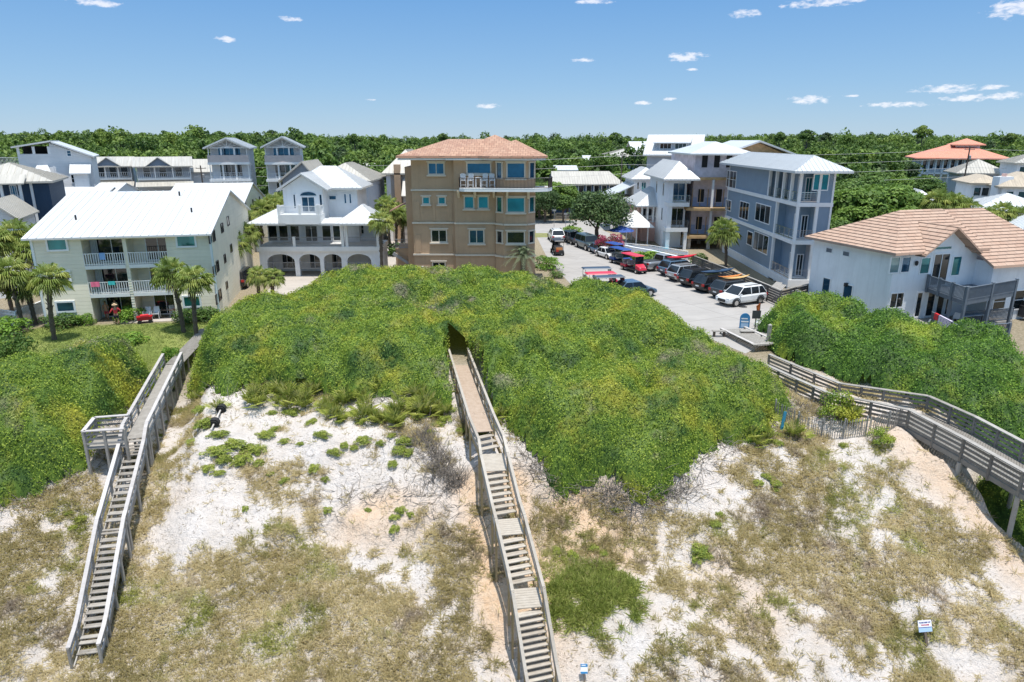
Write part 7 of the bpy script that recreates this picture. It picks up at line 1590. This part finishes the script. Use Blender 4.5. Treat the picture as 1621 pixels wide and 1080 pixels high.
# silver feather palm before the brown house
b_ = gd(828, 446, 0); c = at(826, 404, b_.y); t = empty('feather_palm', (b_.x, b_.y, 0), 0, 'silvery green feather palm in front of the brown house corner', 'palm tree'); V, F, rn = [], [], []; r = random.Random(4)
for k in range(46):
    az = k*2.4; el = 1.4-1.6*(k/46); L_ = 2.3*r.uniform(.85, 1.1); p = Vector((0, 0, 0)); pv = p; n = 14; d = Vector((math.cos(az)*math.cos(el), math.sin(az)*math.cos(el), math.sin(el)))
    for j in range(1, n+1):
        u = j/n; q = d*L_*u+Vector((0, 0, -1.15*u*u*L_*.5)); ax = (q-pv).normalized(); sd2 = ax.cross(Vector((0, 0, 1)))
        if sd2.length < .05: sd2 = Vector((1, 0, 0))
        sd2.normalize()
        for s in (-1, 1):
            tip = q+sd2*s*.42*(1-.5*u)+ax*.22+Vector((0, 0, -.02)); w = ax*.02; m0 = len(V); V.extend([q-w, q+w, (q+tip)/2+w*1.2, tip, (q+tip)/2-w*1.2]); F.append(tuple(range(m0, m0+5))); rn.append(r.random())
        m0 = len(V); V.extend([pv+sd2*.015, pv-sd2*.015, q-sd2*.012, (pv+q)/2, q+sd2*.012]); F.append((m0, m0+1, m0+2, m0+4, m0+4) if False else (m0, m0+1, m0+2, m0+4, m0+3)); rn.append(.1); pv = q
o = np_mesh('crown', np.array([tuple(v) for v in V]), np.array(F), datem, t, rnd=np.array(rn)); o.location = (0, 0, c.z)
MB().path([(0, 0, -.2), (0, 0, c.z*.5), (0, 0, c.z)], [.3, .24, .3], 9).build('trunk', pbark, t)
# --- occupancy
bpy.context.view_layer.update()
OCC = []
for o in list(SC.objects):
    if o.parent is None and o.type == 'EMPTY' and o.get('category') in ('house', 'shed', 'garage', 'pavilion', 'gazebo'):
        xs2, ys2 = [], []
        for ch in KC.get(o.name, []):
            for cc in ch.bound_box: w_ = ch.matrix_world @ Vector(cc); xs2.append(w_.x); ys2.append(w_.y)
        OCC.append((min(xs2)-.5, min(ys2)-.8, max(xs2)+.5, max(ys2)+.5))
def free(x, y, m=0):
    if inpoly(np.array([x]), np.array([y]), [tuple(p) for p in road_poly])[0] and y < 130: return False
    if 112-m < y < 128+m*.3 and -60 < x < 90: return False
    return all(not (a-m < x < c+m and b_2-m < y < d2+m) for a, b_2, c, d2 in OCC)
protos = {}
def proto(k):
    if k not in protos:
        protos[k] = {'oak': lambda: tree_proto('oak_tree', 6.5, 4.4, 3.0, 60, 9500, .30, oakm, 1, .25), 'broad': lambda: tree_proto('broadleaf_tree', 8, 3.2, 3.0, 40, 3600, .42, treem, 2, .2), 'broad2': lambda: tree_proto('broadleaf_tree', 7, 3.0, 2.4, 34, 3400, .40, treeb, 3, .18),
                     'small': lambda: tree_proto('small_tree', 4, 2.1, 1.6, 24, 2200, .28, treeb, 4, .1), 'bush': lambda: tree_proto('bush', 1.3, 1.2, .9, 18, 1500, .14, scrub_r, 5, .05), 'bushd': lambda: tree_proto('bush', 1.3, 1.2, .9, 18, 1500, .14, treem, 6, .05),
                     'busho': lambda: tree_proto('bush', 1.3, 1.2, .9, 22, 1800, .11, scrubm, 15, .05), 'pine': lambda: tree_proto('pine_tree', 16, 3.4, 2.2, 16, 1500, .55, forestm, 7, .22), 'flower': lambda: tree_proto('flowering_shrub', 2.4, 1.5, 1.2, 20, 1800, .18, flowerm, 8, .06)}[k](); protos[k].hide_render = False
        protos[k]['_n'] = 0
    return protos[k]
def plant(k, x, y, h, label, cat, group=None, z=0, w=1.0, rz=None):
    p = proto(k); h0 = {'oak': 6.5, 'broad': 8, 'broad2': 7, 'small': 4, 'bush': 1.3, 'bushd': 1.3, 'busho': 1.3, 'pine': 16, 'flower': 2.4}[k]; s = h/h0
    rz = random.uniform(0, 6) if rz is None else rz
    if p['_n'] == 0: p['_n'] = 1; p.location = (x, y, z); p.rotation_euler = (0, 0, rz); p.scale = (s*w, s*w, s); tag(p, label, cat, group); return p
    c = copy_tree(p, (x, y, z), rz, (s*w, s*w, s), label); c['category'] = cat
    if group: c['group'] = group
    elif 'group' in c: del c['group']
    return c
q = gd(948, 388); plant('oak', q.x, q.y+2, at(945, 303, q.y+2).z, 'big round dark oak beside the road and the flowering shrubs', 'tree', w=1.0)
for (px, py, pt, k, w, lb) in [(862, 352, 300, 'oak', .9, 'dark round tree at the street corner right of the brown house'), (892, 352, 308, 'broad', 1.3, 'broad tree between the street corner tree and the big oak'), (1345, 410, 322, 'broad2', 1.2, 'leafy tree right of the blue grey house'), (1368, 380, 330, 'broad2', 1.2, 'leafy tree behind the villa ridge, left'), (1415, 372, 308, 'broad', 1.3, 'dark tree behind the villa ridge, middle'), (1450, 368, 316, 'broad2', 1.3, 'pale tree behind the villa ridge, right'),
        (176, 330, 284, 'small', 1.2, 'small tree in front of the left grey cottage'), (228, 330, 292, 'small', 1.3, 'small tree left before the right grey cottage'), (305, 335, 278, 'small', 1.0, 'slender small tree at the right cottage corner'), (345, 330, 300, 'small', 1.2, 'small tree under the left tower house')]:
    q = gd(px, py); plant(k, q.x, q.y, at(px, pt, q.y).z, lb, 'tree', w=w)
for (px, py, pt, k, w, lb, cat) in [(955, 402, 370, 'flower', .75, 'left flowering shrub with pink blossom by the roadside', 'flowering shrub'), (975, 404, 368, 'flower', .8, 'right flowering shrub with pink blossom by the roadside', 'flowering shrub'), (906, 374, 356, 'bush', 1.2, 'spiky green bush at the road corner', 'bush'),
        (1018, 420, 396, 'bush', 1.7, 'green bush between the red golf cart and the pickup', 'bush'), (1036, 418, 398, 'bush', 1.4, 'green bush right of the red golf cart bush', 'bush'), (866, 425, 405, 'bush', 1.6, 'green bush in the planted island at the road bend', 'bush'), (880, 440, 428, 'bushd', 1.3, 'dark bush below the planted island', 'bush'),
        (1105, 420, 400, 'bushd', 1.0, 'dark green shrub under the unfinished house', 'bush'), (620, 403, 382, 'bushd', 1.6, 'dark shrubs under the palm clump by the brown house', 'bush'), (640, 428, 408, 'bush', 1.2, 'small shrub beside the brown house steps', 'bush'),
        (100, 517, 495, 'bushd', 1.7, 'hedge bush below the left ground floor window of the cream house', 'bush'), (133, 514, 496, 'bush', 1.2, 'rounded bush left of the patio', 'bush'), (207, 508, 484, 'bush', 1.2, 'green bush in the middle of the patio', 'bush'), (300, 509, 488, 'bushd', 1.6, 'hedge bush below the right ground floor window of the cream house', 'bush'), (325, 507, 486, 'bushd', 1.5, 'hedge bush at the right corner of the cream house', 'bush'),
        (30, 572, 528, 'bushd', .75, 'round dark topped shrub on bare stems at the left edge of the lawn', 'bush'), (-8, 568, 530, 'bush', .9, 'shrub cut by the left edge beside the lawn', 'bush'), (15, 530, 502, 'bush', 1.5, 'bright shrub under the left palms', 'bush'), (275, 580, 548, 'bush', .7, 'bright green bush at the head of the left stair', 'bush'), (200, 543, 526, 'bush', 2.2, 'light green low bush at the lawn edge', 'bush'),
        (1325, 664, 618, 'busho', .8, 'round olive shrub between the sand fence and the boardwalk', 'bush'), (1395, 700, 676, 'busho', 1.0, 'grey green bush in front of the sand fence', 'bush')]:
    q = gt(px, py); plant(k, q.x, q.y, max(.5, at(px, pt, q.y).z-q.z), lb, cat, z=q.z-.05, w=w)
# mid distance trees between the houses
random.seed(21)
kinds = [('broad', 'dark green broadleaf tree among the distant houses'), ('broad2', 'light green broadleaf tree among the distant houses'), ('small', 'small bushy tree among the distant houses')]
def zone(px0, px1, Y0, Y1, h0, h1, n, bias=None):
    c = 0; tr_ = 0; got = []
    while c < n and tr_ < n*30:
        tr_ += 1; Y = random.uniform(Y0, Y1); X = at(random.uniform(px0, px1), 300, Y).x
        if not free(X, Y, 1.6) or any((X-a)**2+(Y-b_2)**2 < 9 for a, b_2 in got): continue
        k, lb = random.choice(kinds if bias is None else bias); h = random.uniform(h0, h1); h = min(h, 5.5) if k == 'small' else h
        plant(k, X, Y, h, lb, 'tree', 'trees among the distant houses', w=random.uniform(.9, 1.3)); got.append((X, Y)); c += 1
zone(1330, 1500, 72, 84, 4.5, 6.5, 9); zone(1320, 1460, 86, 135, 6.5, 9, 34); zone(1400, 1640, 100, 140, 5, 7, 12)
zone(850, 900, 129, 140, 5, 7, 6); zone(1000, 1320, 118, 150, 6, 9, 12)
zone(880, 1010, 145, 190, 5, 8, 26); zone(490, 650, 100, 138, 4, 6.5, 16); zone(410, 500, 96, 112, 3.5, 5, 7); zone(150, 340, 96, 112, 3, 4.5, 8); zone(-60, 60, 62, 70, 3, 4.5, 5); zone(-100, 20, 80, 130, 5, 8, 8); zone(480, 660, 138, 160, 8, 10, 12)
# --- saw palmettos at the foot of the scrub
SPM = None
pr = [(318, 628), (340, 632), (395, 610), (410, 622), (425, 606), (440, 628), (455, 612), (470, 640), (482, 622), (500, 606), (515, 640), (530, 620), (545, 640), (560, 612), (575, 636), (590, 622), (605, 648), (620, 612), (632, 636), (648, 622), (655, 655), (668, 632), (680, 612), (690, 645), (572, 660), (535, 655), (615, 664), (640, 600), (600, 595), (560, 592), (398, 592), (660, 590), (690, 625), (705, 650), (1180, 668), (1200, 676), (1215, 662), (1222, 684), (1252, 676), (1190, 690), (585, 655), (505, 625), (1330, 650), (1345, 660), (795, 655), (782, 640)]
r = random.Random(9)
pr += [(a+9, b+14) for a, b in pr if 390 < a < 700 and b < 650][::2]+[(a-7, b+8) for a, b in pr if 390 < a < 700 and b < 645][1::2]
for i, (px, py) in enumerate(pr):
    if SPM is None:
        SPM = empty('saw_palmetto', (0, 0, 0)); V, F, rn = [], [], []
        for k in range(17): frond_fan(r, .5, 9, -.02, V, F, rn, Vector((r.uniform(-.2, .2), r.uniform(-.2, .2), 0)), r.random()*6.3, r.uniform(.35, 1.3), .45*r.uniform(.6, 1.4), .5)
        np_mesh('fronds', np.array([tuple(v) for v in V]), np.array(F), sawm, SPM, rnd=np.array(rn)); MB().path([(-.25, 0, .02), (-.1, 0, -.02), (0, 0, .08)], [.05, .06, .06], 6).build('stem', pbark, SPM)
        t = SPM
    else: t = copy_tree(SPM)
    q = gt(px+r.uniform(-14, 14), py+12+r.uniform(-16, 8)); t.location = (q.x, q.y, q.z+.10); t.rotation_euler = (0, 0, r.random()*6); s = r.uniform(.6, 1.3); t.scale = (s,)*3
    tag(t, 'spiky yellow green saw palmetto at the lower edge of the scrub', 'palmetto', 'saw palmettos along the foot of the scrub')
# --- little green shrub mounds on the sand
SM = None
ml = [(462, 653, 1.3), (430, 655, .8), (318, 650, 1.2), (325, 675, 1.6), (345, 690, 1.2), (305, 700, 1), (345, 715, 1.7), (370, 705, 1.6), (395, 712, 1.5), (355, 730, 1.4), (385, 728, 1.5), (412, 715, 1.2), (420, 690, 1.3), (435, 680, 1), (330, 742, 1), (345, 750, .8), (410, 735, 1), (376, 735, 1), (450, 700, .9), (476, 703, .7), (510, 690, 1), (495, 668, 1), (540, 665, 1.1), (570, 668, 1.1), (575, 700, 1.1), (602, 703, .8), (545, 706, .9), (530, 718, 1), (560, 710, .8), (498, 742, 1), (428, 750, .7), (451, 762, .8), (515, 760, .7), (640, 700, 1.1), (632, 715, 1.2), (622, 735, 1), (648, 718, 1.1), (660, 660, 1), (690, 672, 1.1), (705, 665, 1.1), (680, 685, .8), (620, 690, .8), (388, 805, .7), (519, 808, .7), (582, 808, .6), (635, 808, .9), (625, 818, .8), (650, 815, .7), (625, 838, .8), (165, 800, .7), (128, 822, .7), (115, 835, .6), (108, 812, .5),
      (1110, 870, 1.3), (1118, 880, 1.1), (1104, 884, 1.1), (1132, 830, .8), (975, 806, .7), (1200, 765, .8), (1228, 765, .9), (1215, 755, .9), (1228, 775, .7), (1232, 690, .8), (1230, 702, .8), (1336, 706, .7), (1245, 688, .7), (1218, 683, .6), (880, 872, .9), (905, 880, 1), (940, 868, .8), (955, 875, .7), (1000, 935, .9), (860, 700, 0.0), (730, 682, .8), (790, 668, .7), (1140, 815, .6), (265, 668, .7), (255, 690, .7), (1215, 700, .7), (600, 665, 1.1), (560, 655, 1), (520, 652, 1)]
r = random.Random(12)
for i, (px, py, s) in enumerate(ml):
    if s == 0: continue
    if SM is None:
        SM = empty('low_shrub', (0, 0, 0)); V, F, rn = crown_arrays(.42, .38, .26, 26, 1500, .055, 77, base=.10, jit=.5); np_mesh('foliage', V, F, foliage('low_shrub_leaves', [(.15, (.10, .15, .025)), (.45, (.23, .29, .045)), (.8, (.42, .45, .09))], None, .4, .3), SM, rnd=rn)
        mb = MB(); [mb.path([(0, 0, -.08), (math.cos(a)*.12, math.sin(a)*.12, .12), (math.cos(a)*.26, math.sin(a)*.26, .2)], [.014, .01, .005], 4) for a in np.arange(0, 6.2, .7)]; mb.build('stems', twigm, SM); t = SM
    else: t = copy_tree(SM)
    q = gt(px, py); t.location = (q.x, q.y, q.z-.03); t.rotation_euler = (0, 0, r.random()*6); t.scale = (s*r.uniform(.9, 1.5), s*r.uniform(.7, 1.2), s*r.uniform(.45, .85))
    tag(t, 'small low green shrub mound growing on the open sand slope', 'shrub', 'low shrub mounds scattered on the sand')
# --- forest (stuff): thousands of merged crowns
r = np.random.default_rng(404); VV, FF, RR = [], [], []; nv = 0
base = [crown_arrays(*((3.6, 3.6, 2.8) if i % 3 else (2.6, 2.6, 3.6)), 14+3*i, 400, .8, 900+i, jit=.6) for i in range(6)]
pts = []
for Y0, Y1, st, hh in ((128, 165, 5.6, 8.6), (165, 230, 6.2, 10.5), (230, 330, 7.0, 12.2), (330, 470, 9.0, 13.6), (470, 640, 13.0, 14.8)):
    y = Y0
    while y < Y1:
        xm = y*.80+12; x = -xm+r.random()*st
        while x < xm: pts.append((x+r.normal()*st*.25, y+r.normal()*st*.25, hh)); x += st
        y += st*.85
def dens_ok(x, y):
    px = 810.5+x/(y*CP+4)*FPX
    if y < 165: return not (140 < px < 420 and y < 135) and not (860 < px < 1130) and free(x, y, 2.2)
    return free(x, y, 2.0)
pts = [p for p in pts if dens_ok(p[0], p[1])]
print('forest trees', len(pts))
hn = fbm(np.array([p[0] for p in pts]), np.array([p[1] for p in pts]), 42, 88, 3)
for (x, y, hh), n_ in zip(pts, hn):
    V, F, rn = base[r.integers(0, 6)]; nl = len(F)
    if y > 300: sel = slice(0, 190)
    else: sel = slice(0, nl)
    px = 810.5+x/(y*CP+4)*FPX
    h = hh*(.70+.56*n_)+r.normal()*1.3+(2.2 if px < 500 and y > 200 else 0)+(1.2 if px > 1150 and y > 300 else 0); s = r.uniform(.65, 1.3)*(1.0 if y < 300 else 1.35)
    a = r.random()*6.28; c_, s_ = math.cos(a), math.sin(a); F2 = F[sel]; V2 = V[:len(F2)*4]; Vr = np.c_[V2[:, 0]*c_-V2[:, 1]*s_, V2[:, 0]*s_+V2[:, 1]*c_, V2[:, 2]]*np.array([s, s, s*1.15]); VV.append(Vr+np.array([x, y, h-2.9*s])); FF.append(F2+nv); nv += len(V2); RR.append(np.clip(rn[sel]*.75+r.random()*.3-.02, 0, 1))
    # lower skirt of leaves so that no bare ground shows between crowns
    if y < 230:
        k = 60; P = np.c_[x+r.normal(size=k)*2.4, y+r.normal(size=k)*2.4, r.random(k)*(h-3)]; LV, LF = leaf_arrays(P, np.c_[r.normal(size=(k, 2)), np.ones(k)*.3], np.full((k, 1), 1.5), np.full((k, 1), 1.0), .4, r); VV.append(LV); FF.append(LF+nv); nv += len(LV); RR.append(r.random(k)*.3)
o = np_mesh('forest', np.vstack(VV), np.vstack(FF), forestm, rnd=np.concatenate(RR)); tag(o, 'dense green woodland stretching to the horizon behind the houses', 'forest', kind='stuff')
# tall pines that stand out of the woodland
random.seed(31)
for i, (px, pt) in enumerate([(1462, 200), (1310, 211), (1280, 207), (975, 211), (160, 205), (262, 209), (430, 207), (1600, 212), (560, 213), (345, 209), (1235, 210), (700, 212)]):
    Y = random.uniform(230, 330); c = at(px, pt, Y); plant('pine', c.x, Y, c.z, 'tall pine with a flat crown rising above the woodland', 'pine tree', 'pines above the woodland', w=random.uniform(.8, 1.1))
for k, p in protos.items():
    if '_n' in p: del p['_n']
for o in SC.objects:
    if '_n' in o: del o['_n']
# ============================================================ camera, sky, sun
cam = bpy.data.cameras.new('camera'); co_ = bpy.data.objects.new('camera', cam); COL.objects.link(co_)
cam.lens = 24; cam.sensor_width = 36; cam.clip_start = .5; cam.clip_end = 9000
co_.location = (0, 0, CH); co_.rotation_euler = (PI/2-PITCH, 0, 0); SC.camera = co_
SUN_EL, SUN_AZ = 81.0, 150.0     # elevation; azimuth of the sun clockwise from +Y (camera direction)
sd = Vector((math.sin(R(SUN_AZ))*math.cos(R(SUN_EL)), math.cos(R(SUN_AZ))*math.cos(R(SUN_EL)), math.sin(R(SUN_EL))))
L = bpy.data.lights.new('sun', 'SUN'); L.energy = 3.7; L.angle = R(.5); L.color = (1, .965, .91)
lo = bpy.data.objects.new('sun', L); COL.objects.link(lo); lo.rotation_euler = (-sd).to_track_quat('-Z', 'Y').to_euler(); lo.location = sd*200
w = bpy.data.worlds.new('World'); SC.world = w; w.use_nodes = True; nt = w.node_tree; bg = nt.nodes['Background']
sky = nt.nodes.new('ShaderNodeTexSky'); sky.sky_type = 'NISHITA'; sky.sun_disc = False; sky.sun_elevation = R(SUN_EL); sky.sun_rotation = R(SUN_AZ)
sky.air_density = 1.0; sky.dust_density = 0.0; sky.ozone_density = 4.0; sky.altitude = 20
dirv = coord(nt, 'Generated')
# small fair-weather clouds, each at its own direction
clouds = [(150, 4, 40, 7), (1085, 90, 38, 8), (1180, 22, 26, 9), (1283, 158, 34, 8), (1300, 4, 70, 7), (1500, 141, 50, 7), (1530, 155, 40, 6), (1590, 152, 26, 7), (1605, 14, 38, 14), (772, 168, 27, 5), (925, 95, 22, 4),
          (1018, 163, 16, 3.5), (1420, 166, 55, 5), (360, 62, 20, 5), (458, 30, 22, 5), (1060, 157, 14, 3), (1345, 152, 14, 2.5), (1572, 138, 20, 4), (1095, 110, 12, 2.5), (940, 3, 40, 4), (585, 158, 10, 2)]
acc = None
nz = nt.nodes.new('ShaderNodeTexNoise'); nz.inputs['Scale'].default_value = 80; nz.inputs['Detail'].default_value = 6; nz.inputs['Roughness'].default_value = .62
mp = nt.nodes.new('ShaderNodeMapping'); mp.inputs['Scale'].default_value = (1, 1, 2.6); lnk(nt, dirv, mp.inputs[0]); lnk(nt, mp.outputs[0], nz.inputs['Vector'])
for (px, py, sx, sy) in clouds:
    d = ray(px, py).normalized(); h = Vector((d.y, -d.x, 0)).normalized(); up = h.cross(d)*1
    def dot(vec, v):
        q = nt.nodes.new('ShaderNodeVectorMath'); q.operation = 'DOT_PRODUCT'; lnk(nt, vec, q.inputs[0]); q.inputs[1].default_value = tuple(v); return q.outputs['Value']
    hs = h*(FPX/sx); us = up*(FPX/sy); off = 0
    a = dot(dirv, hs); b = mth(nt, 'SUBTRACT', dot(dirv, us), 0.0)
    front = dot(dirv, d)
    # a, b vanish at the cloud's centre
    r2 = mth(nt, 'ADD', mth(nt, 'MULTIPLY', a, a), mth(nt, 'MULTIPLY', b, b))
    k = mth(nt, 'MULTIPLY', mth(nt, 'SUBTRACT', 1.05, r2), mth(nt, 'GREATER_THAN', front, 0))
    acc = k if acc is None else mth(nt, 'MAXIMUM', acc, k)
acc = mth(nt, 'MAXIMUM', acc, 0.0)
f = mth(nt, 'MULTIPLY', mth(nt, 'SUBTRACT', mth(nt, 'ADD', mth(nt, 'MULTIPLY', acc, .34), nz.outputs['Fac']), .66), 2.6)
f = mth(nt, 'MINIMUM', mth(nt, 'MAXIMUM', mth(nt, 'MULTIPLY', f, mth(nt, 'MINIMUM', mth(nt, 'MULTIPLY', acc, 2.5), 1.0)), 0), .62)
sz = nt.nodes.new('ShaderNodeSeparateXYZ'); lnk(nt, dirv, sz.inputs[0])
grad = ramp(nt, sz.outputs[2], [(0.0, (.24, .37, .51)), (.07, (.175, .325, .52)), (.2, (.085, .235, .49)), (.3, (.065, .19, .46)), (.5, (.20, .38, .62)), (1.0, (.62, .76, .95))])  # sky gradient; stops above the view are brightened to add fill light
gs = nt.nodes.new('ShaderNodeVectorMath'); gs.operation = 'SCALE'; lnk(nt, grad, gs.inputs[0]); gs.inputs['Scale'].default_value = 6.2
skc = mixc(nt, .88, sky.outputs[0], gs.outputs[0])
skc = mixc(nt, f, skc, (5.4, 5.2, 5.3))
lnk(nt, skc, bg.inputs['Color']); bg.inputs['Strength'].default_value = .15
SC.view_settings.view_transform = 'Standard'; SC.view_settings.look = 'None'; SC.view_settings.exposure = .58; SC.view_settings.gamma = 1
SC.cycles.diffuse_bounces = 4; SC.cycles.max_bounces = 8
